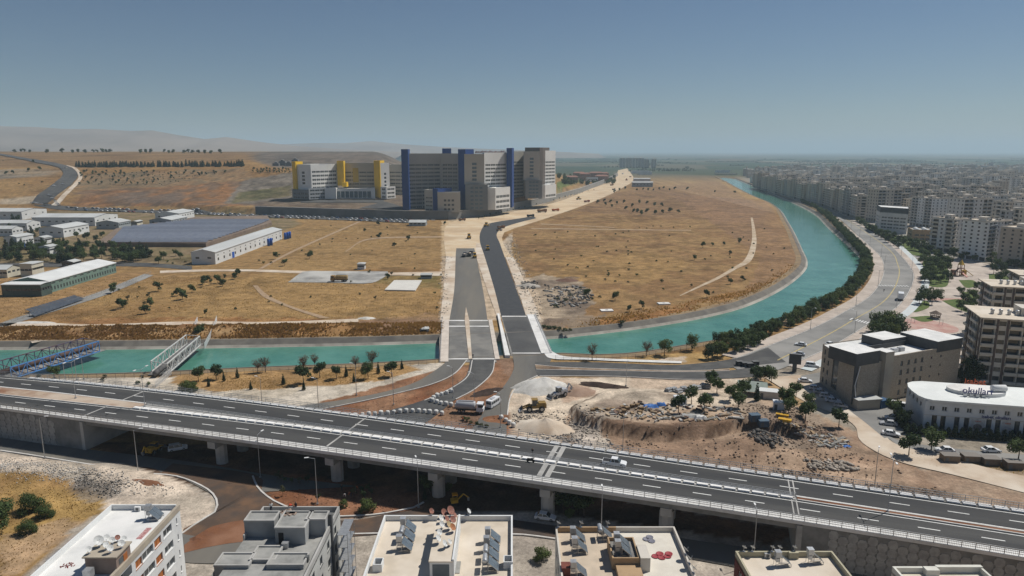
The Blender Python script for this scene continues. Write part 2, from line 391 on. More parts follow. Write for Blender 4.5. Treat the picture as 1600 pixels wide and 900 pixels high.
# junction and works
paint([(870,590),(1190,585),(1330,640),(1440,720),(1700,745),(1700,840),(1560,800),(1100,770),(780,690)], (.38,.285,.205), 1, 3, .45, (.29,.205,.145))
paint([(1170,560),(1300,540),(1420,560),(1700,560),(1700,745),(1440,735),(1380,690),(1260,640)], (.31,.275,.225), 1, 3, .35, (.25,.215,.17))
paint([(770,560),(850,560),(850,592),(790,620),(760,600)], (.24,.15,.10), 1, 3, .4, (.19,.10,.06))
paint([(-60,590),(300,590),(690,566),(720,580),(560,626),(400,640),(-60,620)], (.52,.46,.38), 1, 5, .3, (.42,.36,.28))
paint([(280,583),(430,580),(640,570),(660,578),(600,595),(470,606),(330,612),(270,600)], (.36,.225,.10), 1, 6, .35, (.31,.19,.085))
paint([(500,630),(720,570),(780,563),(795,600),(800,640),(780,700),(500,700)], (.26,.145,.085), 1, 6, .45, (.19,.085,.045))
paint([(600,640),(690,622),(760,640),(730,665),(600,665)], (.21,.13,.085), .7, 10, .45, (.16,.115,.085))
paint([(790,640),(800,600),(840,588),(1060,594),(1180,590),(1180,630),(900,650),(900,700),(830,690),(795,665)], PALE, 1, 6, .3, (.46,.36,.27))
paint([(865,600),(925,598),(930,620),(880,628)], (.36,.25,.18), .8, 8, .5, (.30,.22,.16))
paint([(900,640),(1000,610),(1080,615),(1060,640),(960,655),(900,655)], (.36,.30,.235), 1, 8, .5, (.28,.22,.17))
paint([(890,650),(1050,662),(1200,650),(1330,680),(1420,720),(1500,790),(1300,770),(1100,740),(880,700)], (.33,.235,.165), 1, 6, .5, (.26,.175,.12))
paint([(890,640),(905,650),(1050,664),(1165,648),(1170,668),(1060,690),(930,672)], (.15,.095,.062), .9, 7, .5, (.13,.085,.06))  # dark band below the yard edge, shade of the bank put into the colour
paint([(905,655),(950,690),(960,710),(900,700),(885,668)], GREYR, .9, 8, .6, (.46,.40,.33))
paint([(1160,620),(1262,640),(1330,690),(1250,705),(1180,680),(1140,655)], (.30,.235,.18), .8, 10, .6, (.20,.15,.115))
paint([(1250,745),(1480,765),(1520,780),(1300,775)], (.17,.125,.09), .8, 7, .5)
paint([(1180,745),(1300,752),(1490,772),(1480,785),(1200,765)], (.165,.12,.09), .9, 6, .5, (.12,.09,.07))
paint([(1420,705),(1600,715),(1600,752),(1470,730)], (.29,.20,.11), 1, 6, .5, (.20,.15,.10))
paint([(1400,700),(1480,702),(1500,716),(1420,716)], (.36,.23,.09), .8, 6, .4)
paint([(1190,590),(1250,600),(1260,640),(1200,620)], (.34,.22,.11), .8, 6, .4)
paint([(945,567),(1010,556),(1150,545),(1200,540),(1190,556),(1080,566),(950,567)], (.36,.235,.10), 1, 4, .3)
paint([(1025,562),(1070,556),(1075,566),(1030,567)], (.50,.42,.34), .8, 4, .3)
# foreground
paint([(-80,690),(1700,840),(1700,960),(-80,960)], (.40,.35,.29), 1, 4, .35, (.30,.26,.22))
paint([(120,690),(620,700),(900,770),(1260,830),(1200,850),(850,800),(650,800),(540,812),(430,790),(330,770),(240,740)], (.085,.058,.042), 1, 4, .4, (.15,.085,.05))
paint([(405,745),(470,740),(655,770),(660,795),(540,810),(430,790)], REDS, 1, 3, .3, (.24,.12,.07))
paint([(285,850),(330,822),(385,812),(385,845),(290,866)], REDS, 1, 3, .3)
paint([(-80,700),(250,738),(330,780),(335,800),(285,840),(220,860),(60,750),(-80,735)], (.55,.46,.37), 1, 4, .3, (.42,.36,.29))
paint([(-80,728),(60,738),(170,775),(160,800),(30,900),(-80,960)], (.35,.225,.085), 1, 9, .35, (.27,.165,.07))
paint([(0,840),(110,810),(140,820),(20,900),(0,900)], (.36,.25,.16), .7, 10, .5)
paint([(120,745),(190,752),(200,778),(140,785),(115,765)], (.20,.175,.15), .7, 9, .7, (.10,.09,.085))
dY_, _ = pdist(X, Y, YARD, True); iy_ = inpoly(X, Y, YARD); ds0 = np.where(iy_, dY_, -dY_)+(fbm(X, Y, 12, 9, 3)-.5)*3.4; bank_shade = (sst(-1.6,-.3,ds0)*(1-sst(.5,1.2,ds0))*(Y < 205)*(gh > .4))[:, None]*.9; C[:, :3] = lerp(C[:, :3], col3((.115,.073,.050))*(.75+.5*n3)[:, None], bank_shade)  # cut bank face: brown earth with its shade painted into the colour
wr = ((Y > 255) & (X < 330))[:, None]; dkp = sst(.50,.66,fbm(X, Y, 34, 51))*sst(.3,.6,vnoise(X, Y, 7, 52)); C[:, :3] = np.clip(np.where(wr, C[:, :3]*col3((.84,.785,.715))*(1-.30*dkp)[:, None], C[:, :3]), .01, .9)
nx, ny = len(GX), len(GY); ii = np.arange(nx*ny).reshape(ny, nx)
Q = np.stack([ii[:-1,:-1], ii[:-1,1:], ii[1:,1:], ii[1:,:-1]], -1).reshape(-1, 4)
me = bpy.data.meshes.new('ground'); me.vertices.add(nx*ny); me.vertices.foreach_set('co', np.stack([X, Y, gh], 1).ravel())
me.loops.add(Q.size); me.loops.foreach_set('vertex_index', Q.ravel().astype(np.int32)); me.polygons.add(len(Q))
me.polygons.foreach_set('loop_start', np.arange(0, Q.size, 4, dtype=np.int32)); me.polygons.foreach_set('use_smooth', np.ones(len(Q), bool)); me.update(calc_edges=True)
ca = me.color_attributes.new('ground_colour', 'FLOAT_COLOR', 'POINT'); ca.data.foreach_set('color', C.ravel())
gm = bpy.data.materials.new('ground'); gm.use_nodes = True; nt = gm.node_tree; N, L = nt.nodes, nt.links; b = N['Principled BSDF']
b.inputs['Roughness'].default_value = .97; b.inputs['Specular IOR Level'].default_value = .08
at_ = N.new('ShaderNodeAttribute'); at_.attribute_name = 'ground_colour'; geo = N.new('ShaderNodeNewGeometry')
def nz(sc, det, ro=.65):
    n = N.new('ShaderNodeTexNoise'); n.inputs['Scale'].default_value = sc; n.inputs['Detail'].default_value = det; n.inputs['Roughness'].default_value = ro
    L.new(geo.outputs['Position'], n.inputs['Vector']); return n.outputs[0]
def mr(f, a, b_, c, d):
    r = N.new('ShaderNodeMapRange'); L.new(f, r.inputs[0])
    for i, q in enumerate((a, b_, c, d)): r.inputs[i+1].default_value = q
    return r.outputs[0]
hs = N.new('ShaderNodeHueSaturation'); L.new(at_.outputs['Color'], hs.inputs['Color']); L.new(mr(nz(.16, 8, .74), .3, .7, .52, 1.46), hs.inputs['Value'])
hs2 = N.new('ShaderNodeHueSaturation'); L.new(hs.outputs[0], hs2.inputs['Color']); L.new(mr(nz(1.6, 4, .7), .3, .7, .75, 1.25), hs2.inputs['Value'])
# far plain: patchwork of fields
sep = N.new('ShaderNodeSeparateXYZ'); L.new(geo.outputs['Position'], sep.inputs[0])
mp = N.new('ShaderNodeMapping'); mp.inputs['Scale'].default_value = (.0022,.0011,0); mp.inputs['Rotation'].default_value = (0,0,.3); L.new(geo.outputs['Position'], mp.inputs[0])
vo = N.new('ShaderNodeTexVoronoi'); vo.inputs['Scale'].default_value = 1; L.new(mp.outputs[0], vo.inputs['Vector'])
cr = N.new('ShaderNodeValToRGB'); cr.color_ramp.interpolation = 'CONSTANT'
for i, (p, c) in enumerate(((0,(.045,.065,.04)),(.24,(.10,.095,.065)),(.42,(.035,.058,.036)),(.60,(.15,.135,.095)),(.70,(.06,.075,.045)),(.88,(.10,.082,.052)))):
    e = cr.color_ramp.elements[i] if i < 2 else cr.color_ramp.elements.new(p); e.position = p; e.color = (*c, 1)
sv = N.new('ShaderNodeSeparateColor'); L.new(vo.outputs['Color'], sv.inputs[0]); L.new(sv.outputs[0], cr.inputs[0])
fm = mr(sep.outputs[1], 1700, 2300, 0, 1); mx = N.new('ShaderNodeMix'); mx.data_type = 'RGBA'
L.new(fm, mx.inputs[0]); L.new(hs2.outputs[0], mx.inputs[6]); L.new(cr.outputs[0], mx.inputs[7]); L.new(mx.outputs[2], b.inputs['Base Color'])
bp = N.new('ShaderNodeBump'); bp.inputs['Strength'].default_value = .55; bp.inputs['Distance'].default_value = .4; L.new(nz(.9, 5, .7), bp.inputs['Height']); L.new(bp.outputs[0], b.inputs['Normal'])
me.materials.append(gm); struct(link('ground', me))
# ------------------------------------------------------------------ far hills
def hills(name, prof, D, depth, colr, seed):
    P = resample([(x, y) for x, y in prof], n=220); mb = MB(); rows = []
    for j in range(9):
        t = j/8
        for i, (px_, py_) in enumerate(P):
            dd = D-depth*(1-t); xw = (px_-800)/FPX*D*(.55+.45*dd/D)/CP; top = CAMH+D*((450-py_)/FPX*CP-SP)/CP
            f = t**1.3; r_ = 1+(fbm(np.array([xw]), np.array([dd]), D*.05, seed)[0]-.5)*.9*(1-t)
            mb.v.append((xw, dd, -20+(top+20)*f*r_))
    n = len(P)
    for j in range(8):
        for i in range(n-1): mb.f.append((j*n+i, j*n+i+1, (j+1)*n+i+1, (j+1)*n+i)); mb.m.append(0)
    k = len(mb.v)
    for px_, py_ in P: mb.v.append(((px_-800)/FPX*(D+depth)/CP, D+depth, -40))
    for i in range(n-1): mb.f.append((8*n+i, 8*n+i+1, k+i+1, k+i)); mb.m.append(0)
    struct(mb.build(name, mat(name+'_earth', colr, tuple(c*.72 for c in colr), .0022, .98, 0, .05, detail=6, c3=tuple(c*1.15 for c in colr), scale2=.0006), smooth=True))
hills('hills', [(-330,196),(-200,186),(-90,190),(0,193),(40,199),(90,200),(130,203),(180,203),(230,206),(262,205),(300,212),(340,218),(372,215),(420,222),(480,229),(560,234),(640,238)], 6500, 2300, (.25,.20,.16), 31)
hills('hills', [(300,232),(380,222),(450,226),(500,224),(548,224),(590,221),(640,226),(700,230),(770,233),(850,236),(930,240)], 9500, 2400, (.22,.19,.16), 37)
# ------------------------------------------------------------------ canal
def ribbon(name, A, B, m, z=None, dz=.03, n=None, parent=None, drape=False, cross=1):
    """sheet between two edge lines"""
    n = n or max(len(A), len(B)); A = resample(A, n=n); B = resample(B, n=n); mb = MB()
    XY = np.array([lerp(A[i][:2], B[i][:2], k/cross) for i in range(n) for k in range(cross+1)])
    ZZ = hfun(XY[:,0], XY[:,1]) if drape else np.full(len(XY), 0.0 if z is None else z)
    mb.v = [(float(p[0]), float(p[1]), float(q+dz)) for p, q in zip(XY, ZZ)]
    c = cross+1
    for i in range(n-1):
        for k in range(cross):
            q = (i*c+k, i*c+k+1, (i+1)*c+k+1, (i+1)*c+k)
            mb.f.append(q); mb.m.append(0)
    a = mb.v; q = mb.f[0]
    if (a[q[1]][0]-a[q[0]][0])*(a[q[3]][1]-a[q[0]][1])-(a[q[1]][1]-a[q[0]][1])*(a[q[3]][0]-a[q[0]][0]) < 0: mb.f = [f[::-1] for f in mb.f]
    return struct(mb.build(name, m, parent))
def offs(P, d):
    P = np.array(P)[:, :2]; T = np.gradient(P, axis=0); T /= np.linalg.norm(T, axis=1)[:, None]+1e-9
    return P+np.stack([-T[:,1], T[:,0]], 1)*d
def sweep(name, P, prof, m, parent=None):
    """profile of (offset, z) swept along a line"""
    rows = [offs(P, o) for o, _ in prof]; mb = MB(); k = len(prof)
    for i in range(len(P)):
        for j, (o, z) in enumerate(prof): mb.v.append((rows[j][i][0], rows[j][i][1], z))
    for i in range(len(P)-1):
        for j in range(k-1): mb.f.append((i*k+j, (i+1)*k+j, (i+1)*k+j+1, i*k+j+1)); mb.m.append(0)
    return mb.build(name, m, parent)
wm = bpy.data.materials.new('canal_water'); wm.use_nodes = True; nt = wm.node_tree; N, L = nt.nodes, nt.links; b = N['Principled BSDF']
b.inputs['Roughness'].default_value = .10; b.inputs['IOR'].default_value = 1.33; b.inputs['Specular IOR Level'].default_value = .42
geo = N.new('ShaderNodeNewGeometry'); n0 = nz(.05, 6, .7); x = N.new('ShaderNodeMix'); x.data_type = 'RGBA'; L.new(mr(n0, .35, .65, 0, 1), x.inputs[0])
x.inputs[6].default_value = (.044,.165,.124,1); x.inputs[7].default_value = (.095,.250,.195,1); L.new(x.outputs[2], b.inputs['Base Color'])
mpw = N.new('ShaderNodeMapping'); mpw.inputs['Scale'].default_value = (.35,.6,.4); L.new(geo.outputs['Position'], mpw.inputs[0])
nw = N.new('ShaderNodeTexNoise'); nw.inputs['Scale'].default_value = 1; nw.inputs['Detail'].default_value = 5; L.new(mpw.outputs[0], nw.inputs['Vector'])
bp = N.new('ShaderNodeBump'); bp.inputs['Strength'].default_value = .4; bp.inputs['Distance'].default_value = .3; L.new(nw.outputs[0], bp.inputs['Height']); L.new(bp.outputs[0], b.inputs['Normal'])
ribbon('canal_water', offs(CANAL_F, 1.5), offs(CANAL_N, -1.5), wm, z=WZ, dz=0, n=220)
bank_m = mat('canal_concrete', (.34,.31,.27), (.24,.215,.185), .2, .9, .2, .2, c3=(.42,.39,.34), scale2=.06)
bank_d = mat('bank_dark', (.155,.14,.12), (.20,.18,.155), .25, .92, .2, .2, c3=(.12,.11,.10), scale2=.07)
vrg = mat('bank_verge', (.25,.185,.115), (.20,.145,.095), .3, .95, .3, .1, c3=(.30,.215,.12), scale2=.08)
for P_, s in ((CANAL_F, 1), (CANAL_N, -1)):
    struct(sweep('canal_bank', P_, [(-1.5*s,-3.4),(0,WZ),(.3*s,WZ+.1),(1.3*s,WZ+.85)], bank_m)); struct(sweep('canal_bank', P_, [(1.3*s,WZ+.85),(3.6*s,.08),(4.4*s,.12),(4.45*s,-.3)], bank_d)); struct(sweep('bank_verge', P_, [(4.4*s,-.05),(5.6*s,.05),(8.2*s,-.04),(8.5*s,-.9)], vrg))
# ------------------------------------------------------------------ roads
def pp(px, z=0, n=6, step=3): return resample(crom(wpts(px, z), n), step)
def road(name, L_, R_, m, dz=.03, n=60, drape=False, cross=1): return ribbon(name, pp(L_), pp(R_), m, dz=dz, n=n, drape=drape, cross=cross)
def kerb(P, w_=.3, h=.16, m='kerb', parent=None, side=0):
    return struct(sweep('kerb', P, [(-w_/2,-.05),(-w_/2,h),(w_/2,h),(w_/2,-.05)], M[m], parent))
def marks(P, L_, gap, w_, z, parent, m='paint', start=0, name='lane_marking'):
    P = np.array(P); d = np.r_[0, np.cumsum(np.linalg.norm(np.diff(P, axis=0), axis=1))]; s = start
    me_ = None
    while s+L_ < d[-1]:
        a = [np.interp(s, d, P[:,i]) for i in (0,1)]; c = [np.interp(s+L_, d, P[:,i]) for i in (0,1)]
        if me_ is None: me_ = MB().poly([(-L_/2,-w_/2,0),(L_/2,-w_/2,0),(L_/2,w_/2,0),(-L_/2,w_/2,0)]).mesh(name, M[m])
        o = link(name, me_, parent, ((a[0]+c[0])/2, (a[1]+c[1])/2, z), math.atan2(c[1]-a[1], c[0]-a[0])); s += L_+gap
def line(P, w_, z, parent, m='paint', name='edge_line'):
    A = offs(P, w_/2); B = offs(P, -w_/2); mb = MB()
    for i in range(len(P)): mb.v += [(*B[i], z), (*A[i], z)]
    for i in range(len(P)-1): mb.f.append((2*i, 2*i+2, 2*i+3, 2*i+1)); mb.m.append(0)
    return mb.build(name, M[m], parent)
# earth corridor of the new road and its extension
road('earth_road', [(697,402),(694,372),(700,350),(740,338),(800,331),(875,314),(920,296),(958,281),(966,266)], [(800,402),(786,380),(786,366),(800,358),(860,339),(930,314),(970,295),(990,279),(980,263)], M['sand_dirt'], .02, 70)
road('earth_verge', [(686,566),(688,500),(693,450),(697,400)], [(702,566),(703,500),(711,450),(713,400)], M['pale_dirt'], .03, 30)
road('earth_median', [(776,493),(762,455),(744,400),(744,380)], [(783,493),(775,455),(757,400),(752,380)], M['pale_dirt'], .05, 30)
road('earth_verge', [(822,494),(812,462),(790,402)], [(846,500),(830,462),(802,402)], M['pale_dirt'], .025, 30)
rl = road('road', [(702,502),(710,450),(712,400),(713,388)], [(762,502),(755,455),(744,400),(741,388)], M['asphalt_dusty'], .06, 30)
rr = road('road', [(783,494),(772,450),(757,400),(750,378),(751,362),(762,350),(800,343),(834,338)], [(822,494),(806,450),(788,400),(781,380),(776,366),(786,356),(810,348),(838,341)], M['asphalt_new'], .065, 60)
# left approach ramp, second ramp and the lane from the right bridge
ramp1 = road('road', [(700,562),(688,573),(652,596),(602,612),(540,624),(470,634)], [(729,562),(710,584),(676,600),(627,613),(566,627),(490,642)], M['asphalt_dusty'], .05, 40)
kerb(pp([(729,563),(710,584),(676,600),(627,613),(566,627),(490,642)]))
ramp2 = road('road', [(735,562),(728,588),(700,608),(660,626),(600,644),(520,668)], [(773,562),(768,584),(742,608),(712,624),(680,650),(620,690)], M['asphalt'], .055, 40)
kerb(pp([(773,563),(768,584),(742,608),(712,624)])); kerb(pp([(738,563),(731,588),(703,608),(663,626)]))
ramp3 = road('road', [(800,553),(803,575),(790,600),(770,622),(745,660),(700,720)], [(846,553),(862,560),(842,586),(812,600),(795,622),(790,720)], M['asphalt_dusty'], .045, 40)
road('road', [(836,566),(925,566),(1000,569),(1065,570),(1150,560),(1200,543)], [(836,577),(925,577),(1000,578),(1075,579),(1150,574),(1228,566)], M['asphalt'], .052, 60)
road('road', [(836,578),(925,579),(1000,580),(1075,581),(1140,579),(1180,572)], [(840,587),(950,587),(1000,589),(1062,592),(1125,592),(1190,588)], M['asphalt'], .056, 60)
road('planted_median', [(836,570),(880,574),(975,577.5),(1075,579.5),(1140,577)], [(838,577.5),(900,578.5),(975,580),(1075,581.5),(1140,579.5)], M['brown_soil'], .14, 40)
kerb(pp([(836,570),(880,574),(975,577.5),(1075,579.5),(1140,577)])); kerb(pp([(838,577.5),(900,578.5),(975,580),(1075,581.5),(1140,579.5)]))
kerb(pp([(843,587.5),(950,588),(1000,590),(1062,593),(1125,593)])); kerb(pp([(840,587),(812,601),(797,622),(792,660)]))
road('pavement', [(850,552),(862,561),(925,563),(1000,566),(1065,568)], [(862,549),(880,557),(930,560),(1000,562.5),(1065,565)], M['concrete_white'], .16, 40)
road('road', [(1128,566),(1200,541),(1272,512),(1315,490),(1360,462),(1380,430),(1378,405),(1358,384),(1300,334),(1255,312),(1215,296)], [(1180,590),(1232,572),(1300,541),(1350,511),(1400,481),(1423,450),(1426,425),(1405,397),(1372,368),(1330,347),(1262,311)], M['asphalt_pale'], .048, 110)
bl_mid = pp([(1215,563),(1292,524),(1335,499),(1382,470),(1402,440),(1403,414),(1382,384),(1315,338)])
line(bl_mid, .5, .075, None, 'paint_yellow', 'road_centre_line').__setitem__('kind', 'structure')
bl_in = pp([(1150,560),(1200,541),(1272,512),(1315,490),(1360,462),(1380,430),(1378,405),(1358,384),(1300,334)])
bl_out = pp([(1232,572),(1300,541),(1350,511),(1400,481),(1423,450),(1426,425),(1405,397),(1372,368),(1330,347)])
kerb(bl_in); kerb(bl_out)
struct(sweep('pavement', bl_in, [(.3,.13),(6.2,.13)], M['paving'])); struct(sweep('pavement', bl_out, [(-4.4,.12),(-.3,.12)], M['paving']))
struct(sweep('cycle_path', bl_out[:int(len(bl_out)*.72)], [(-8.4,.125),(-4.4,.125)], M['paving_blue']))
# road under the overpass and loop
road('road', [(-60,676),(0,684),(120,700),(300,722),(420,742),(560,760)], [(-60,697),(0,704),(67,714),(215,738),(275,744),(333,773)], M['asphalt_dusty'], .03, 40)
road('road', [(270,724),(400,742),(408,768),(424,782),(446,795),(470,812),(560,812),(650,798),(800,812)], [(250,740),(300,752),(338,780),(336,800),(311,815),(284,834),(420,845),(650,832),(800,834)], M['road_brown'], .035, 50)
road('road', [(280,834),(330,808),(400,815),(420,845)], [(230,870),(300,880),(360,880),(430,880)], M['asphalt_dusty'], .033, 20)
road('road', [(640,800),(800,812),(870,822),(1060,840),(1240,872),(1700,920)], [(640,832),(800,834),(870,842),(1060,868),(1240,905),(1700,990)], M['road_brown'], .04, 40)
road('road', [(1040,838),(1240,866),(1400,893)], [(1040,866),(1240,903),(1400,940)], M['asphalt_dusty'], .046, 12)
kerb(pp([(0,704),(67,714),(215,738),(275,744),(320,762),(338,780),(336,800),(311,815),(284,834)]), .4)
kerb(pp([(395,744),(403,762),(422,779),(446,791),(490,806),(560,806),(602,802),(650,792),(662,785)]), .4)
kerb(pp([(535,835),(650,833),(800,835),(860,841),(1060,869)]), .4)
road('red_soil_bed', [(288,852),(330,823),(386,812)], [(288,864),(340,852),(388,846)], M['red_soil'], .07, 12)
# paths, lots
PTAN = mat('path_tan', (.40,.30,.20), (.33,.235,.145), .2, .95)
road('dirt_road', [(1195,590),(1255,626),(1330,660),(1345,690),(1400,720),(1490,742),(1640,780)], [(1250,586),(1330,640),(1380,668),(1392,690),(1470,712),(1560,735),(1640,752)], M['pale_dirt'], .06, 50)
road('street', [(1250,588),(1300,622),(1345,655),(1382,685)], [(1290,580),(1330,605),(1420,640),(1470,660)], M['asphalt_pale'], .07, 20)
road('street', [(1370,672),(1410,690),(1500,702),(1660,716)], [(1400,694),(1450,708),(1520,717),(1660,735)], M['asphalt_pale'], .075, 20)
road('dirt_path', [(1173,340),(1175,360),(1174,380),(1164,405),(1145,418),(1120,433),(1095,445),(1062,461.5)], [(1176,340),(1180,358),(1182,381),(1174,407),(1151,420),(1124,435.5),(1098,447),(1063,462.5)], mat('path_pale', (.47,.37,.26), (.36,.26,.165), .25, .95, c3=(.52,.43,.32), scale2=.06), .03, 40)
road('dirt_path', [(830,356.4),(940,357.8),(1080,359.4)], [(830,357.6),(940,359),(1080,360.4)], PTAN, .03, 20)
road('dirt_path', [(845,349.4),(920,352.8),(960,355.2)], [(845,350.6),(920,353.7),(960,356)], PTAN, .03, 20)
road('dirt_path', [(400,421),(500,424),(600,426),(690,424)], [(400,424.5),(500,428),(600,430),(692,431)], M['pale_dirt'], .03, 20)
road('dirt_path', [(250,423),(320,421),(400,421)], [(250,427),(320,424),(400,424)], M['pale_dirt'], .025, 20)
road('dirt_path', [(-40,506),(60,504),(150,507),(300,502),(420,503),(560,498)], [(-40,510),(60,509),(150,511),(300,507),(420,507),(560,503)], M['pale_dirt'], .03, 40)
road('dirt_path', [(395,446),(412,464),(450,480),(500,497)], [(402,446),(420,462),(460,480),(516,497)], mat('path_brown', (.32,.22,.14), (.38,.27,.17), .3, .95), .028, 20)
road('dirt_path', [(48,533),(90,525),(130,517)], [(50,536),(94,528),(136,519)], M['pale_dirt'], .028, 20)
road('access_lane', [(-20,512),(40,492),(150,458),(225,428)], [(-20,520),(50,497),(165,461),(240,430)], M['asphalt_pale'], .03, 20)
road('service_road', [(-60,412),(200,410),(300,416)], [(-60,419),(200,416),(300,422)], M['asphalt'], .02, 10)

for (pa, pb), n in ((((1372,446),(1420,447)),10),(((1352,495),(1385,483)),0),(((1328,498),(1362,506)),8)):
    for k in range(n):
        q = at(lerp(pa[0],pb[0],(k+.5)/n), lerp(pa[1],pb[1],(k+.5)/n)); struct(MB().poly([(-.3,-2,0),(.3,-2,0),(.3,2,0),(-.3,2,0)]).build('crossing_stripe', M['paint'], None, (q.x,q.y,.075), False, -.1 if pa[1] < 460 else -.75))

road('dirt_path', [(404,420),(440,400),(480,381),(560,346)], [(410,420),(446,400),(486,381),(565,346)], MATS['path_brown'], .03, 24)
road('dirt_path', [(540,392),(580,372),(690,369)], [(540,394),(580,374),(690,371)], MATS['path_brown'], .03, 24)
# ------------------------------------------------------------------ highway overpass
ZD = 8.5
OT = np.array((.955,-.297)); OT /= np.linalg.norm(OT); ON = np.array((-OT[1], OT[0]))
def _st(px): 
    W = np.array(wpts(px, ZD)); return W@OT, W@ON
_ns, _nt = _st([(-150,618),(0,639),(112,652),(212,667),(312,681),(400,693),(500,705),(600,718),(800,748),(1000,777),(1200,809),(1400,841),(1600,873),(1760,899)])
_fs, _ft = _st([(-150,578),(0,588),(200,604),(400,629),(600,652),(800,683),(1000,711),(1200,740),(1400,769),(1600,798),(1760,821)])
_nf = np.polynomial.Polynomial.fit(_ns, _nt, 3); _ff = np.polynomial.Polynomial.fit(_fs, _ft, 3)
def sO(px, py): return float(np.array(at2(px, py, ZD))@OT)
S0, S1 = sO(-150,618), sO(1760,899)
SL, SR = sO(128,655), sO(1246,816)       # ends of the spans
SML, SMR = sO(165,660), sO(1250,817)     # the planted median lies outside these
FR = np.array([[.055,.37,.60,.95],[.095,.455,.555,.935],[.10,.46,.535,.93]])
def frac(s, i): return float(np.interp(s, [sO(0,639), sO(420,695), sO(1400,841)], FR[:, i]))
def od(s, f):
    t = lerp(_nf(s), _ff(s), f); p = OT*s+ON*t; return (float(p[0]), float(p[1]))
def oline(f, a=S0, b=S1, step=3.0, k=None, off=0):
    n = max(2, int((b-a)/step)+1); out = []
    for s in np.linspace(a, b, n):
        ff = frac(s, k) if k is not None else f; p = np.array(od(s, ff))+ON*off; out.append(tuple(p))
    return np.array(out)
ov = thing('highway_overpass', 'long grey concrete highway overpass with two carriageways crossing the foreground', 'overpass')
def osheet(name, A, B, z0, z1, m, parent=ov, mt=None, ends=True):
    """slab between two plan lines"""
    n = min(len(A), len(B)); A = resample(A, n=n); B = resample(B, n=n); mb = MB()
    for i in range(n): mb.v += [(*A[i], z0), (*B[i], z0), (*B[i], z1), (*A[i], z1)]
    for i in range(n-1):
        a, b_ = 4*i, 4*i+4
        for q, mm in (((a+3,b_+3,b_+2,a+2),1),((a,b_,b_+3,a+3),0),((a+1,a+2,b_+2,b_+1),0),((a,a+1,b_+1,b_),0)): mb.f.append(q[::-1]); mb.m.append(mm)
    e = 4*(n-1); mb.f += [(0,1,2,3),(e+3,e+2,e+1,e)]; mb.m += [0,0]
    return mb.build(name, [m, mt or m], parent)
gird = mat('girder_concrete', (.22,.218,.21), (.17,.168,.16), .5, .85, 0, .2, c3=(.26,.255,.245), scale2=.2)
dk = osheet('deck', oline(.02), oline(.985), ZD-.35, ZD-.02, gird)
for f0, f1 in ((.035,.12),(.24,.32),(.41,.49),(.52,.60),(.69,.77),(.88,.965)):
    osheet('girder', oline(f0, SL, SR), oline(f1, SL, SR), ZD-1.75, ZD-.352, gird)
osheet('carriageway', oline(0, k=0), oline(0, k=1), ZD-.018, ZD+.02, mat('deck_asphalt', (.054,.054,.054), (.074,.073,.071), .2, .85, 0, .25, c3=(.044,.045,.047), scale2=.22, stretch=(14,1,1), rot=-.30))
osheet('carriageway', oline(0, k=2), oline(0, k=3), ZD-.018, ZD+.02, MATS['deck_asphalt'])
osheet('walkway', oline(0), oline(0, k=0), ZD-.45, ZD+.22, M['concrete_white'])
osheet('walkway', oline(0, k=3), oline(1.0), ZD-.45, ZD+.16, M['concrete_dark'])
osheet('median_slab', oline(0, SML, SMR, k=1), oline(0, SML, SMR, k=2), ZD-.018, ZD+.10, M['concrete'])
for a, b_ in ((S0, SML-.3), (SMR+.3, S1)): 
    osheet('median_bed', oline(0, a, b_, k=1, off=.3), oline(0, a, b_, k=2, off=-.3), ZD-.015, ZD+.14, M['red_soil'] if a > 0 else mat('median_soil', (.42,.33,.25), (.22,.11,.065), .15, .95, .4, .1, c3=(.50,.42,.34), scale2=.05))
    for k, o_ in ((1,.15),(2,-.15)): sweep('median_kerb', oline(0, a, b_, k=k, off=o_), [(-.15,ZD-.02),(-.15,ZD+.2),(.15,ZD+.2),(.15,ZD-.02)], M['kerb'], ov)
for k, o_ in ((0,.5),(1,-.5),(2,.5),(3,-.5)): line(oline(0, k=k, off=o_), .22, ZD+.025, ov)
for k0, k1 in ((0,1),(2,3)):
    A = oline(0, k=k0); B = resample(oline(0, k=k1), n=len(A)); marks((A+B)/2, 3.6, 6.4, .26, ZD+.026, ov, start=2 if k0 else 5)
# expansion joints
for s in (sO(136,650), sO(505,706), sO(843,754)):
    for k0, k1 in ((0,1),(2,3)):
        for o_ in (-.85, .85):
            mb = MB(); w_ = .55 if s > -60 else .25
            if s < -60 and o_ > 0: continue
            P = [(*od(s+o_-w_, frac(s,k0)), 0), (*od(s+o_+w_, frac(s,k0)), 0), (*od(s+o_+w_, frac(s,k1)), 0), (*od(s+o_-w_, frac(s,k1)), 0)]
            mb.poly([(p[0],p[1],ZD+.034) for p in P]); mb.build('expansion_joint', M['concrete'], ov)
for k0, k1 in ((0,1),(2,3)):
    for o_ in (-.35,.5):
        P = [od(SR+o_-.12, frac(SR,k0)), od(SR+o_+.12, frac(SR,k0)), od(SR+o_+.12, frac(SR,k1)), od(SR+o_-.12, frac(SR,k1))]
        MB().poly([(p[0],p[1],ZD+.03) for p in P]).build('expansion_joint', M['concrete'], ov)
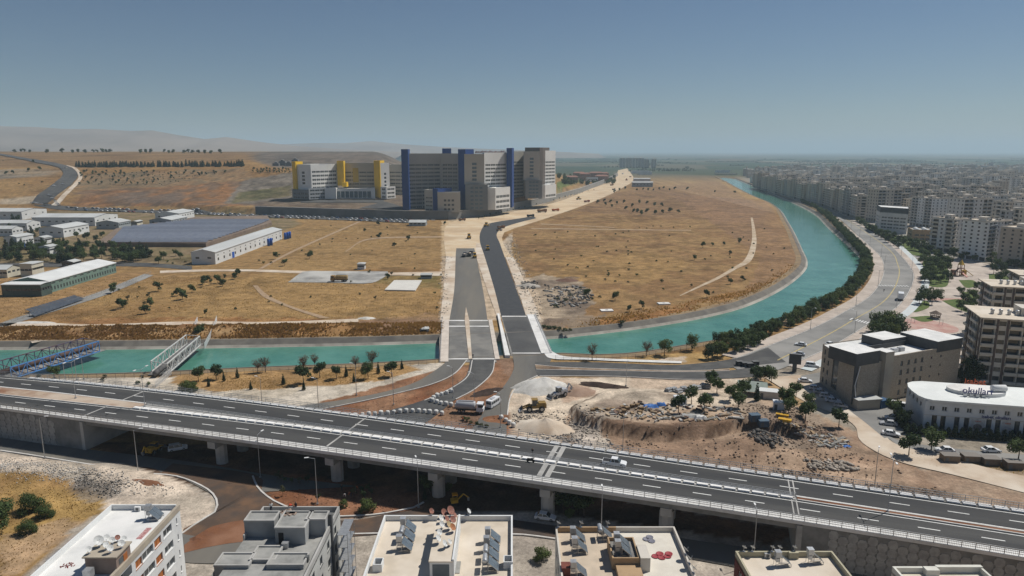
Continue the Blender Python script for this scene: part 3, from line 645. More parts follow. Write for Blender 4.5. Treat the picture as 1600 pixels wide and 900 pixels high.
# white barrier blocks, one by one
SEG = 2.7
bme = MB(); L2 = SEG/2-.24
for (y0, z0), (y1, z1) in (((-.66,0),(-.58,.26)),((-.58,.26),(.58,.26)),((.58,.26),(.66,0))): bme.poly([(-L2,y0,z0),(L2,y0,z0),(L2,y1,z1),(-L2,y1,z1)])
for x in (-L2, L2): bme.poly([(x,-.66,0),(x,-.58,.26),(x,.58,.26),(x,.66,0)][::1 if x < 0 else -1])
bme = bme.mesh('barrier_block', mat('barrier_white', (.80,.79,.77), (.70,.69,.67), .8, .7, 0, .2, coord='o', rnd=.08))
def blocks(k, off, a, b_):
    s = a
    while s < b_:
        p = np.array(od(s, frac(s, k)))+ON*off; q = np.array(od(s+.5, frac(s+.5, k)))+ON*off
        link('barrier_block', bme, ov, (p[0], p[1], ZD+.10), math.atan2(q[1]-p[1], q[0]-p[0])); s += SEG
blocks(1, .68, SML, SMR); blocks(3, .68, sO(-60,628), S1-5)
def railing(name, P, z, hs, sp, r=.05, mats=None, parent=ov, bal=0):
    P = resample(P, step=sp); mb = MB()
    for i, p in enumerate(P):
        mb.box((p[0],p[1],z+hs[-1]/2),(r*2,r*2,hs[-1]))
        if i:
            q = P[i-1]
            for h in hs: mb.bar((q[0],q[1],z+h),(p[0],p[1],z+h), r*1.6, r*1.6)
            for j in range(1, bal):
                t = j/bal; mb.box((lerp(q[0],p[0],t), lerp(q[1],p[1],t), z+hs[-1]*.5), (.03,.03,hs[-1]*.9))
    return stuff(mb.build(name, mats or M['steel'], parent))
railing('handrail', oline(0, off=.25), ZD+.22, (.35,.75,1.15), 2.1, .055, bal=8)
railing('guard_rail', oline(0, SML, SMR, k=2, off=-.35), ZD+.1, (.35,.6,.9), 2.0, .05)
railing('guard_rail', oline(1.0, off=-.25), ZD+.16, (.5,1.0,1.5), 2.2, .045, bal=5)
# piers
for i, (px_, py_) in enumerate(((318,682),(505,706),(668,728),(843,754),(1033,782))):
    s = sO(px_, py_)+1.0; pr = thing('pier', None, None); pr.parent = ov; del_ = None
    A = np.array(od(s, .03)); B = np.array(od(s, .97)); ang = math.atan2(B[1]-A[1], B[0]-A[0]); Lb = np.linalg.norm(B-A); c = (A+B)/2
    MB().box((c[0],c[1],ZD-2.65),(Lb,2.2,1.7),ang).build('cap_beam', M['concrete'], pr)
    for f in (.17,.5,.83):
        p = od(s, f); mb = MB(); mb.prism([(p[0]+(1.3 if abs(math.cos(t))>.01 else 1)*1.15*math.cos(t)*1.0, p[1]+1.15*math.sin(t)) for t in np.linspace(0, 2*math.pi, 9)[:-1]], -.5, ZD-3.5); mb.build('column', M['concrete'], pr)
# abutments and panelled retaining walls
def wallbox(name, P, z0, z1, th, m, parent=ov):
    return sweep(name, P, [(0,z0),(0,z1),(th,z1),(th,z0)], m, parent)
for s, sg in ((SL, -1), (SR, 1)):
    A = np.array(od(s, .005)); B = np.array(od(s, .99)); c = (A+B)/2; ang = math.atan2(B[1]-A[1], B[0]-A[0])
    MB().box((c[0]+OT[0]*sg*.5, c[1]+OT[1]*sg*.5, (ZD-.5)/2-.3), (np.linalg.norm(B-A), 1.0, ZD-.4), ang).build('abutment', M['concrete'], ov)
for a, b_ in ((S0, SL-1.0), (SR+1.0, S1)):
    wallbox('retaining_wall', oline(.012, a, b_), -.5, ZD-.36, .5, gird); wallbox('retaining_wall', oline(.97, a, b_), -.5, ZD-.36, .5, gird)
pan_m = mat('wall_panel', (.36,.355,.34), (.28,.275,.265), .9, .85, .1, .2, coord='w', rnd=.07)
def panels(a, b_, w_, h, zt):
    # interlocking cross-shaped facing panels
    pts = [(-.5,-.28),(-.38,-.34),(-.30,-.5),(.30,-.5),(.38,-.34),(.5,-.28),(.5,.28),(.38,.34),(.30,.5),(-.30,.5),(-.38,.34),(-.5,.28)]
    mb = MB(); k = len(pts); q = .985
    mb.v = [(x*w_*q, -.045, z*h*q) for x, z in pts]+[(x*w_*q, .02, z*h*q) for x, z in pts]
    mb.f = [tuple(range(k))]+[(i, k+i, k+(i+1)%k, (i+1)%k) for i in range(k)]; mb.m = [0]*(k+1)
    me_ = mb.mesh('wall_panel', pan_m); s = a+w_/2; c = 0
    while s < b_-w_/2:
        p = np.array(od(s, .012)); q_ = np.array(od(s+.5, .012)); z = zt-h*(.5 if c % 2 == 0 else 1.0)
        if c % 2: pass
        while z > -.2:
            o = link('wall_panel', me_, ov, (p[0]-ON[0]*.04, p[1]-ON[1]*.04, z), math.atan2(q_[1]-p[1], q_[0]-p[0])); z -= h
        s += w_; c += 1
panels(SR+5.5, S1-4, 1.62, 1.75, ZD-.75)
panels(S0+20, SL-8, 2.1, 1.75, ZD-.75)
# ------------------------------------------------------------------ street lamps
def lamp_mesh(h, arm, two=False):
    pole = MB().tube((0,0,0),(0,0,h),.11,.06,6).box((0,0,.15),(.45,.45,.3)); a = MB(); hd = MB()
    for sg in ((1,-1) if two else (1,)):
        a.tube((0,0,h-.1),(sg*arm,0,h+.35),.05,.04,5); hd.box((sg*(arm+.3),0,h+.36),(.9,.3,.13))
    return [x.mesh(n, M['steel'] if i < 2 else M['white_paint']) for i, (n, x) in enumerate((('pole',pole),('arm',a),('lamp_head',hd)))]
LM = {}
def lamp(p, h, arm, rz, label, group='street lamps', two=False, z=0):
    key = (h, arm, two)
    if key not in LM: LM[key] = lamp_mesh(h, arm, two)
    t = thing('street_lamp', label, 'street lamp', (p[0], p[1], z), rz, group)
    for n, me_ in zip(('pole','arm','lamp_head'), LM[key]): link(n, me_, t)
    return t
for (a, b_), rz, lb in (((70,716),.1,'tall street lamp on white verge before the panelled retaining wall'),((216,738),.1,'street lamp on white verge before the first dark span'),
    ((407,746),1.2,'street lamp at the rounded tip of the red soil island'),((496,788),3.4,'street lamp with bright arm in the red soil island'),((654,793),1.9,'street lamp at the kerb end of the red soil island'),
    ((939,846),1.5,'street lamp rising behind the roof with the red dishes'),((1177,880),1.5,'street lamp behind the beige roof nearest the panelled wall')):
    lamp(at(a, b_), 10.8, 1.4, rz, lb)
for i, (a, b_) in enumerate(((410,640),(498,643),(557,617),(615,632),(708,622),(741,633),(782,668))): lamp(at(a, b_), 10, 1.2, 2.8, f'{ordn(i)} street lamp along the earthworks behind the overpass')
lamp(at(978,603), 8, 1., 1, 'street lamp beside the pale gravel plot south of the canal road'); lamp(at(973,703), 9, 1, 1, 'slim street lamp below the brown cut bank'); lamp(at(1366,764), 9.5, 1, 1, 'street lamp by the pale dirt track behind the overpass')
p = od(sO(1405,842), .5); lamp(p, 10.5, 1.8, 1.3, 'tall double-armed lamp standing in the red soil median', two=True, z=ZD+.1)
p = od(sO(60,645), .5); lamp(p, 10.5, 1.8, 1.3, 'double-armed lamp in the pale median near the blue truss', two=True, z=ZD+.1)
p = od(sO(172,660), .49); lamp(p, 10.5, 1.8, 1.3, 'double-armed lamp where the median barrier begins', two=True, z=ZD+.1)
for i, (a, b_) in enumerate(((102,596),(120,594),(131,592))): lamp(at(a, b_), 7.5, 1.3, 3.0, f'{ordn(i)} lamp on the canal bank between the truss bridges')
N_ = resample(bl_in, n=12)
for i, p in enumerate(N_[1:-1]): lamp(p, 9.5, 1.6, -1.2, f'{ordn(i)} lamp on the canal-side kerb of the boulevard')
N_ = resample(bl_out, n=10)
for i, p in enumerate(N_[1:-1]): lamp(p, 9.5, 1.6, 2.2, f'{ordn(i)} lamp on the park-side kerb of the boulevard')
# ------------------------------------------------------------------ canal road bridges
def quadpts(a, b_, c, d, z=0): return [at2(*a, z), at2(*b_, z), at2(*c, z), at2(*d, z)]
cb = thing('canal_bridge', 'wide pale concrete road bridge over the canal with split carriageways', 'bridge')
def cslab(name, q, z0, z1, m, mt=None): return MB().prism([at2(*p) for p in q], z0, z1, 0, 1 if mt else None, True).build(name, [m, mt] if mt else m, cb)
cslab('deck', [(698,566),(702,500),(764,500),(776,566)], -1.6, .03, M['concrete_dark'])
cslab('deck', [(799,557),(783,493),(823,493),(848,557)], -1.6, .03, M['concrete_dark'])
dsh = mat('bridge_asphalt', (.185,.18,.17), (.14,.137,.13), .2, .92, 0, .2, c3=(.23,.22,.20), scale2=.06)
cslab('carriageway', [(701,562),(703,500),(726,500),(732,562)], .035, .08, dsh); cslab('carriageway', [(738,562),(733,500),(762,500),(773,562)], .035, .08, dsh)
cslab('carriageway', [(801,553),(784,493),(822,493),(845,553)], .035, .078, mat('bridge_asphalt_dark', (.085,.085,.085), (.062,.062,.064), .2, .9, 0, .2, c3=(.11,.108,.104), scale2=.05))
cslab('median_strip', [(732.5,562),(726,500),(728,480),(733,500),(737.5,562)], .035, .3, M['pale_dirt'])
cslab('walkway', [(687,566),(690,500),(702,500),(700.5,566)], -1.4, .28, mat('walk_pale', (.60,.53,.46), (.50,.44,.38), .3, .9))
cslab('walkway', [(773.5,562),(763,500),(769,500),(781,562)], -1.4, .26, MATS['walk_pale'])
cslab('walkway', [(846,553),(823,492),(836,492),(863,552)], -1.4, .3, M['concrete_white'])
cslab('parapet', [(789,559),(777,493),(780,493),(797,559)], -1.2, 1.0, M['concrete_white'])
for y0 in (501,510,561): 
    for x0, x1 in ((702,726),(733,762)):
        t = (y0-500)/62; a = lerp(702,700.5,t) if x0 == 702 else lerp(733,738,t); b_ = lerp(726,732,t) if x0 == 702 else lerp(762,773,t)
        cslab('expansion_joint', [(a,y0+.7),(a,y0-.7),(b_,y0-.7),(b_,y0+.7)], .083, .10, M['concrete_white'])
for y0 in (494.5,552): cslab('expansion_joint', [(lerp(784,801,(y0-493)/60),y0+.6),(lerp(784,801,(y0-493)/60),y0-.6),(lerp(822,845,(y0-493)/60),y0-.6),(lerp(822,845,(y0-493)/60),y0+.6)], .083, .10, M['concrete_white'])
railing('handrail', wpts([(688,566),(691,500)]), .28, (.5,1.0), 2.5, .06, parent=cb); railing('handrail', wpts([(862,552),(836,492)]), .3, (.5,1.0), 2.5, .06, parent=cb)
for xx in ((690,540),(845,528)): pass
for yb, yt in ((566,556),):
    pass
for P in ((698,776,546),(799,846,538)):
    a = at(P[0]-2, P[2], -2); b_ = at(P[1]+2, P[2]-2, -2); MB().bar((a.x,a.y,-2.6),(b_.x,b_.y,-2.6),1.2,2.2).build('pier', M['concrete_dark'], cb)
# ------------------------------------------------------------------ truss pipe bridges
def truss(name, label, nl, nr, fl, fr, h, n, m, m2, pipe, pm):
    """two side trusses between near and far ends, pipe and floor between"""
    t = thing(name, label, 'bridge', (0,0,0)); nl, nr, fl, fr = [Vector((*p, 0)) for p in (nl, nr, fl, fr)]
    for a, b_, mm in ((nl, fl, m2), (nr, fr, m)):
        mb = MB(); z0, z1 = .5, .5+h; mb.bar((a.x,a.y,z0),(b_.x,b_.y,z0),.32,.32); mb.bar((a.x,a.y,z1),(b_.x,b_.y,z1),.32,.32); mb.build('chord_pair', mm, t)
        for i in range(n+1):
            p = a.lerp(b_, i/n); MB().bar((p.x,p.y,z0),(p.x,p.y,z1),.2,.2).build('strut', mm, t)
            if i < n:
                q = a.lerp(b_, (i+1)/n)
                MB().bar((p.x,p.y,z0 if i%2 else z1),(q.x,q.y,z1 if i%2 else z0),.18,.18).build('diagonal', mm, t)
    for i in range(n+1):
        p = nl.lerp(fl, i/n); q = nr.lerp(fr, i/n)
        for z in ((.45,) if i not in (0, n) else (.45, .5+h)): MB().bar((p.x,p.y,z),(q.x,q.y,z),.2,.2).build('cross_beam', m2, t)
        if i % 2 == 0 and h > 3.6: MB().bar((p.x,p.y,.5+h),(q.x,q.y,.5+h),.16,.16).build('cross_beam', m2, t)
    c0 = (nl+nr)/2; c1 = (fl+fr)/2; d = (c1-c0).normalized()*4
    for k in pipe: 
        off = (nr-nl)*k; MB().tube(c0-d+off+Vector((0,0,1.5)), c1+d+off+Vector((0,0,1.5)), .95, k=12).build('pipe', pm, t, smooth=True)
    MB().bar(c0-d*.4+Vector((0,0,.3)), c1+d*.4+Vector((0,0,.3)), (nr-nl).length*.9, .12).build('floor_plate', M['concrete_dark'], t)
    return t
blue = mat('blue_paint', (.10,.27,.58), (.07,.20,.45), 1, .55); purple = mat('rust_blue', (.10,.10,.17), (.13,.075,.075), .7, .7); rust = mat('rust_pipe', (.075,.05,.045), (.11,.07,.06), .6, .8)
truss('truss_bridge', 'blue steel truss pipe bridge over the canal with dark pipe inside', at2(-8,575,2.5), at2(17,583,2.5), at2(132,536,2.5), at2(155,541,2.5), 4.0, 12, blue, purple, (-.15,), rust)
wht = mat('white_steel', (.62,.62,.60), (.50,.50,.48), 1, .55)
truss('truss_bridge', 'white steel truss pipe bridge over the canal between wire fences', at2(237,578,1), at2(262,582,1), at2(292,535,1), at2(313,537,1), 3.6, 11, wht, wht, (0,), mat('grey_pipe', (.10,.10,.10), (.15,.145,.14), .6, .7))
# ------------------------------------------------------------------ facades with real openings
def facade(mb, O, ang, W, z0, z1, ops, dep=.22, m=0, glass=None, mg=0, rv=None):
    """wall W wide from O along ang (outside on its right) with recessed openings (u0,u1,v0,v1)"""
    ca, sa = math.cos(ang), math.sin(ang); nx_, ny_ = sa, -ca
    us = sorted({0, W, *[o[0] for o in ops], *[o[1] for o in ops]}); vs = sorted({z0, z1, *[o[2] for o in ops], *[o[3] for o in ops]})
    P = lambda u, v, d=0: (O[0]+ca*u-nx_*d, O[1]+sa*u-ny_*d, v)
    rows = []
    for j in range(len(vs)-1):
        vm = (vs[j]+vs[j+1])/2; cells = [not any(o[0] < (us[i]+us[i+1])/2 < o[1] and o[2] < vm < o[3] for o in ops) for i in range(len(us)-1)]
        i = 0
        while i < len(cells):
            if cells[i]:
                k = i
                while k+1 < len(cells) and cells[k+1]: k += 1
                mb.poly([P(us[i],vs[j]),P(us[k+1],vs[j]),P(us[k+1],vs[j+1]),P(us[i],vs[j+1])], m); i = k+1
            else: i += 1
    rm = m if rv is None else rv
    for o in ops:
        d = o[4] if len(o) > 4 else dep; u0, u1, v0, v1 = o[:4]
        for q in (((u0,v0),(u1,v0)),((u1,v0),(u1,v1)),((u1,v1),(u0,v1)),((u0,v1),(u0,v0))):
            (a, b_), (c, e) = q; mb.poly([P(a,b_),P(a,b_,d),P(c,e,d),P(c,e)], rm)
        if glass is not None: glass.poly([P(u0,v0,d),P(u1,v0,d),P(u1,v1,d),P(u0,v1,d)], o[5] if len(o) > 5 else mg)
WM = {}
def window_obj(parent, O, ang, u0, u1, v0, v1, dep, fm, gm_, name='window', mull=1):
    """one window: frame with mullions and panes, set back in its opening"""
    w_, h = u1-u0, v1-v0; key = (round(w_,2), round(h,2), fm.name, gm_.name, mull)
    if key not in WM:
        t = .09; f = MB(); f.bb(-w_/2,w_/2,-.04,.04,0,t); f.bb(-w_/2,w_/2,-.04,.04,h-t,h)
        for i in range(mull+2): 
            x = -w_/2+t/2+(w_-t)*i/(mull+1); f.bb(x-t/2,x+t/2,-.035,.035,t,h-t)
        f.bb(-w_/2-.08,w_/2+.08,-.30,-.05,-.09,-.005)
        g = MB().poly([(-w_/2+.02,0,.02),(w_/2-.02,0,.02),(w_/2-.02,0,h-.02),(-w_/2+.02,0,h-.02)])
        WM[key] = (f.mesh('frame', fm), g.mesh('pane', gm_))
    ca, sa = math.cos(ang), math.sin(ang); uc = (u0+u1)/2
    o = link(name, WM[key][1], parent, (O[0]+ca*uc-sa*dep*.8, O[1]+sa*uc+ca*dep*.8, v0), ang); link('frame', WM[key][0], o); return o
def parapet(parent, x0, x1, y0, y1, zf, zt, th, m, name='parapet', gaps=()):
    for a in ((x0,x1,y1-th,y1),(x0,x0+th,y0,y1-th),(x1-th,x1,y0,y1-th),(x0+th,x1-th,y0,y0+th)):
        MB().bb(*a, zf-.3, zt).build(name, m, parent)
roof_m = mat('roof_cream', (.62,.54,.44), (.52,.45,.36), .25, .9, .1, .2, c3=(.67,.60,.51), scale2=.1)
roof_w = mat('roof_white', (.70,.70,.68), (.58,.58,.57), .25, .85, 0, .2, c3=(.75,.74,.72), scale2=.12)
roof_g = mat('roof_grey', (.30,.30,.285), (.22,.22,.21), .5, .9, .1, .2, c3=(.36,.355,.335), scale2=.2)
wall_w = mat('wall_white', (.70,.71,.70), (.62,.63,.63), .3, .8, 0, .2); wall_c = mat('wall_cream', (.60,.56,.50), (.52,.48,.42), .3, .85, 0, .2)
wall_g = mat('wall_concrete', (.30,.31,.31), (.245,.25,.25), .35, .85, .05, .2, c3=(.35,.355,.355), scale2=.12); grey_d = mat('trim_dark_grey', (.11,.115,.115), (.14,.14,.14), .5, .8)
beige = mat('trim_beige', (.42,.37,.29), (.36,.31,.25), .4, .85); brownw = mat('stair_brown', (.22,.165,.14), (.27,.21,.18), .5, .85)
orange = mat('shutter_orange', (.42,.15,.045), (.34,.115,.035), .8, .6); tan = mat('wall_tan', (.42,.29,.17), (.36,.25,.15), .5, .85)
galv = mat('galvanised', (.50,.51,.52), (.40,.41,.42), 1.5, .42, 0, .4, .55, coord='o', rnd=.12); coll = mat('collector_glass', (.10,.125,.15), (.13,.155,.18), .8, .18, 0, .5, coord='o'); coll_f = mat('collector_frame', (.45,.46,.47), None, 1, .4, 0, .4, .7)
dish_m = mat('dish_white', (.62,.63,.62), (.52,.53,.52), 1.5, .5, coord='o'); rust_m = mat('dish_rust', (.25,.11,.085), (.33,.17,.13), 1.5, .8, coord='o')
# --- roof equipment prototypes
def mk_heater(kind, npan):
    pa = MB(); st = MB(); tk = MB(); a = R(42); Lp = 2.0
    ms = []
    for i in range(npan):
        y = (i-(npan-1)/2)*1.06; p = MB()
        c, s_ = math.cos(a), math.sin(a); x0, z0 = 1.0, .35; x1, z1 = x0-Lp*c, z0+Lp*s_; n_ = (s_*.09, c*.09)
        q = [(x0,y-.5,z0),(x0,y+.5,z0),(x1,y+.5,z1),(x1,y-.5,z1)]
        p.poly([(x+n_[0],yy,z+n_[1]) for x, yy, z in q], 0); p.poly(q[::-1], 1)
        for k in range(4): A_, B_ = q[k], q[(k+1)%4]; p.poly([A_,B_,(B_[0]+n_[0],B_[1],B_[2]+n_[1]),(A_[0]+n_[0],A_[1],A_[2]+n_[1])], 1)
        ms.append(('collector', p.mesh('collector', [coll, coll_f])))
        for yy in (y-.45,y+.45): st.bar((x0,yy,0),(x0,yy,z0),.05,.05); st.bar((x1,yy,0),(x1,yy,z1),.05,.05); st.bar((x0,yy,.08),(x1,yy,.08),.05,.05); st.bar((x1,yy,.2),(x0,yy,z0),.04,.04)
    xt, zt = -1.0, 1.55; wd = min(1.9, npan*.95)
    if kind == 'drum': tk.lathe([(.05,-wd/2),(.36,-wd/2+.04),(.38,-wd/2+.12),(.38,wd/2-.12),(.36,wd/2-.04),(.05,wd/2)], (xt,0,zt+.35), 12, axis='y')
    else: tk.box((xt,0,zt+.45),(.85,.85,.9)); tk.box((xt,0,zt+.92),(.92,.92,.06)); tk.bb(xt-.3,xt+.3,-.3,.3,.75,1.35)
    for yy in (-.42,.42):
        for xx in (xt-.38, xt+.38): st.bar((xx,yy,0),(xx,yy,zt),.05,.05)
    st.bar((xt-.38,-.42,zt),(xt-.38,.42,zt),.05,.05); st.bar((xt+.38,-.42,zt),(xt+.38,.42,zt),.05,.05)
    ms.append(('tank', tk.mesh('tank', galv, kind == 'drum'))); ms.append(('stand', st.mesh('stand', M['steel']))); return ms
HM = {}
def heater(x, y, z, label, kind='box', npan=2, rz=0):
    k = (kind, npan)
    if k not in HM: HM[k] = mk_heater(*k)
    t = thing('solar_water_heater', label, 'water heater', (x, y, z), rz, 'solar water heaters on the roofs')
    for n, me_ in HM[k]: link(n, me_, t)
def mk_dish(m, r):
    d = MB(); prof = [(.02*r,-.22*r),(.35*r,-.17*r),(.7*r,-.06*r),(r,.10*r)]; k = 12; 
    for rr, z in prof:
        for i in range(k): t = 2*math.pi*i/k; d.v.append((rr*math.cos(t), -z, rr*math.sin(t)))
    for a in range(3):
        for i in range(k): j = (i+1)%k; q = (a*k+i,a*k+j,(a+1)*k+j,(a+1)*k+i); d.f.append(q); d.m.append(0)
    d.f.append(tuple(range(k))); d.m.append(0)
    el = R(38); c, s_ = math.cos(el), math.sin(el); zc = r+.35
    d.v = [(x, y*c+z*s_, zc-y*s_+z*c) for x, y, z in d.v]
    mast = MB().tube((0,.15,0),(0,.15,zc),.035,k=5).box((0,.1,.03),(.4,.4,.06)); lnb = MB().tube((0,0,zc-r*.7),(0,-.75*r,zc+.45*r),.018,k=4).tube((0,-.75*r,zc+.45*r),(0,-.62*r,zc+.38*r),.06,k=6)
    return [('reflector', d.mesh('reflector', m, True)), ('mast', mast.mesh('mast', M['steel'])), ('feed_arm', lnb.mesh('feed_arm', M['steel']))]
DM = {}
def dish(x, y, z, label, m=None, r=.5, rz=None):
    m = m or dish_m; k = (m.name, r)
    if k not in DM: DM[k] = mk_dish(m, r)
    t = thing('satellite_dish', label, 'satellite dish', (x, y, z), random.uniform(.9, 1.5) if rz is None else rz, 'satellite dishes on the roofs')
    for n, me_ in DM[k]: link(n, me_, t)
def slab_on(name, x0, x1, y0, y1, z, th, m, label, cat):
    return tag(MB().bb(x0,x1,y0,y1,z+.004,z+th).build(name, m), label, cat)
def blob(name, cx, cy, z, r, m, label, cat, n=40, sz=.12):
    """heap of small flat pieces spread on a roof"""
    mb = MB()
    for i in range(n):
        a = random.random()*6.28; q = r*math.sqrt(random.random()); mb.box((cx+q*math.cos(a)*1.4, cy+q*math.sin(a), z+.05), (sz*random.uniform(.6,1.4),sz*random.uniform(.6,1.4),.08), random.random()*3)
    o = mb.build(name, m); return tag(o, label, cat, None, 'stuff')
# --- white apartment block
b1 = thing('apartment_block', 'white apartment block with brown stair house and dishes in the bottom left corner', 'building', (0,0,0))
ZR1 = 15.1; x0, x1, y0, y1 = -69.4, -57.6, 80, 110.2
W1 = MB(); ops = []; wins = []
for fl in range(5):
    zb = 12.2-fl*3.0
    for u0, u1, k in ((28.6,28.95,'s'),(24.2,27.0,'d'),(21.3,23.4,'o'),(17.6,20.9,'d'),(15.6,17.5,'o'),(9.2,14.6,'b'),(4,7,'d')):
        if k == 's': o = (u0,u1,zb+.9,zb+2.0,.2)
        elif k == 'b': o = (u0,u1,zb+.1,zb+2.5,1.6)
        else: o = (u0,u1,zb+.75,zb+2.15,.3)
        ops.append(o); wins.append((o, k))
facade(W1, (x1,y0), math.pi/2, y1-y0, 0, ZR1-.1, ops); facade(W1, (x0,y1), -math.pi/2, y1-y0, 0, ZR1-.1, []); facade(W1, (x1,y1), math.pi, x1-x0, 0, ZR1-.1, [(2,3.4,z,z+1.3) for z in (1.5,4.5,7.5,10.5,13)]); facade(W1, (x0,y0), 0, x1-x0, 0, ZR1-.1, [])
W1.build('wall', wall_w, b1)
for o, k in wins:
    if k == 'b': MB().bb(x1-.05,x1+.06,y0+o[0],y0+o[1],o[2]-.05,o[2]+.95).build('balcony', wall_w, b1); MB().poly([(x1-1.55,y0+o[0],o[2]),(x1-1.55,y0+o[1],o[2]),(x1-1.55,y0+o[1],o[3]),(x1-1.55,y0+o[0],o[3])]).build('balcony_door', M['glass'], b1)
    else: window_obj(b1, (x1,y0), math.pi/2, *o[:4], o[4], M['white_paint'] if k != 'o' else orange, M['glass'] if k != 'o' else orange, mull=0 if k == 's' else 1)
MB().bb(x0+.02,x1-.02,y0+.02,y1-.02,ZR1-.3,ZR1).build('roof', roof_w, b1)
for a, m_ in (((x0,x1-.5,y1-.25,y1),wall_w),((x0,x0+.25,y0,y1-.25),wall_w),((x1-.35,x1+.12,y0,y1+.0),beige)): MB().bb(*a, ZR1-.1, 16.0).build('parapet', m_, b1)
a = at(121,871,18); b_ = at(174,871,18); c = at(208,841,18)
sx0, sx1, sy0, sy1 = a.x+.6, b_.x+.7, a.y, c.y-.8
st_ = MB().bb(sx0+.25,sx1-.25,sy0+.25,sy1-.25,ZR1,17.8).build('stair_house', brownw, b1); MB().bb(sx0,sx1,sy0,sy1,17.802,18.0).build('roof_slab', beige, st_); MB().bb(sx1-.28,sx1-.2,sy1-2.2,sy1-1.2,ZR1,17.1).build('door', orange, st_); MB().bb(sx1-.27,sx1-.22,sy0+.9,sy0+2,16.2,17.1).build('window', M['glass'], st_)
for i, (fx, fy, m_, r) in enumerate(((.12,.2,dish_m,.45),(.2,.62,dish_m,.75),(.5,.45,dish_m,.5),(.52,.78,dish_m,.45),(.3,.9,dish_m,.5),(.72,.25,dish_m,.5),(.9,.55,dish_m,.5),(.85,.85,dish_m,.45),(.6,.95,rust_m,.4))):
    dish(lerp(sx0,sx1,fx), lerp(sy0,sy1,fy), 18.0, f'{ordn(i)} satellite dish on the brown stair house roof', m_, r)
p = at(242,806,15.6); heater(p.x, p.y, ZR1, 'solar water heater with grey panel on the white block roof', 'box', 2)
p = at(215,795,15.5); ac = thing('air_conditioner', 'pale air conditioner unit by the white block back parapet', 'air conditioner', (p.x,p.y,ZR1)); MB().bb(-.5,.5,-.2,.2,.05,.8).build('casing', M['white_paint'], ac); MB().lathe([(.26,-.23),(.26,-.19)],(0,0,.42),10,axis='y').build('fan_grille', grey_d, ac)
p = at(228,833,15.1); slab_on('roof_mat', p.x-.7,p.x+.2,p.y-1.8,p.y+1.6,ZR1,.03,mat('mat_red', (.33,.12,.12), (.5,.33,.32), 3, .9),'long red drying mat beside the beige parapet','mat')
p = at(115,845,15.1); slab_on('roof_mat', p.x-.7,p.x+.5,p.y-1.3,p.y+1.3,ZR1,.03,mat('mat_mauve', (.27,.20,.20), (.33,.26,.26), 2, .9),'mauve mat along the white block edge','mat')
p = at(87,868,15.1); slab_on('roof_mat', p.x-.6,p.x+.3,p.y-1.6,p.y+1.4,ZR1,.03,mat('mat_grey', (.22,.21,.21), (.28,.27,.27), 2, .9),'long grey mat along the white block edge','mat')
p = at(65,888,15.1); slab_on('roof_mat', p.x-.6,p.x+.6,p.y-.6,p.y+.6,ZR1,.03,MATS['mat_grey'],'small dark grey mat at the white roof corner','mat')
p = at(106,884,15.1); blob('peppers', p.x, p.y, ZR1, .75, mat('pepper_red', (.20,.02,.02), None, 1, .6), 'dark red peppers spread to dry on the white roof', 'peppers')
p = at(138,893,16.5); tank = thing('water_tank', 'grey metal water tank beside the brown stair house', 'water tank', (p.x,p.y,ZR1)); MB().box((0,0,1.2),(1.1,1.1,1.2)).build('tank_box', galv, tank); MB().box((0,0,.3),(1.0,1.0,.6)).build('stand', M['steel'], tank)
# --- grey concrete block
b2 = thing('apartment_block', 'grey unfinished concrete apartment block with stepped roof boxes and dark fins', 'building')
ZR2 = 16.1; A_ = at(411,791,17); B_ = at(531,790,17); x0, x1, y1, y0 = A_.x, B_.x, A_.y, 78
W2 = MB(); ops = []
for fl in range(5):
    zb = 12.9-fl*3.1
    for u in (27.0, 22.6, 18.4, 14.2, 10.0): 
        if u < y1-y0-2: ops.append((u-1.3,u,zb+.8,zb+2.3))
ang = math.pi/2
facade(W2, (x1,y0), ang, y1-y0, 0, ZR2, ops); facade(W2, (x0-4.5,y1-9), -ang, y1-9-y0, 0, ZR2-4.6, []); facade(W2, (x1,y1), math.pi, x1-x0, 0, ZR2, [(3,4.2,z,z+1.4) for z in (1,4,7,10,13)]); facade(W2, (x0,y1), -ang, 9, 0, ZR2, []); 
W2.build('wall', mat('wall_grey_cream', (.50,.50,.47), (.42,.42,.40), .35, .85), b2)
for o in ops: window_obj(b2, (x1,y0), ang, *o, .22, grey_d, M['glass'])
MB().bb(x0,x1-.05,y0+.05,y1-.05,ZR2-.3,ZR2).build('roof', roof_g, b2)
for q in ((x0,x1,y1-.25,y1),(x0,x0+.25,y1-9,y1-.25),(x1-.3,x1,y0,y1-.25)): MB().bb(*q, ZR2-.2, 17.0).build('parapet', M['concrete'], b2)
def rbox(name, pl, pr, pf, zt, zb, rim=True, door=None, par=b2):
    """roof box from its top corners: front-left px, front-right px and back row"""
    a = at(*pl, zt); b_ = at(*pr, zt); yb = at(pl[0], pf, zt).y; o = MB().bb(a.x,b_.x,a.y,yb,zb,zt-.15).build(name, wall_g, par)
    MB().bb(a.x+.2,b_.x-.2,a.y+.2,yb-.2,zt-.148,zt-.10).build('roof_slab', roof_g, o)
    for q in ((a.x-.06,b_.x+.06,a.y-.06,a.y+.2),(a.x-.06,b_.x+.06,yb-.2,yb+.06),(a.x-.06,a.x+.2,a.y+.2,yb-.2),(b_.x-.2,b_.x+.06,a.y+.2,yb-.2)): MB().bb(*q, zt-.148, zt+.12).build('rim', M['concrete'], o)
    if door: MB().bb(a.x+door[0],a.x+door[1],a.y-.03,a.y+.1,zb,zb+2.0).build('door_opening', M['dark'], o)
    return a, b_, yb, o
rbox('roof_room', (381,814), (428,814), 799, 18.9, ZR2-3); rbox('roof_room', (429,825), (476,825), 799, 18.9, ZR2, door=(.5,1.3)); rbox('roof_room', (477,812), (508,812), 799, 18.9, ZR2)
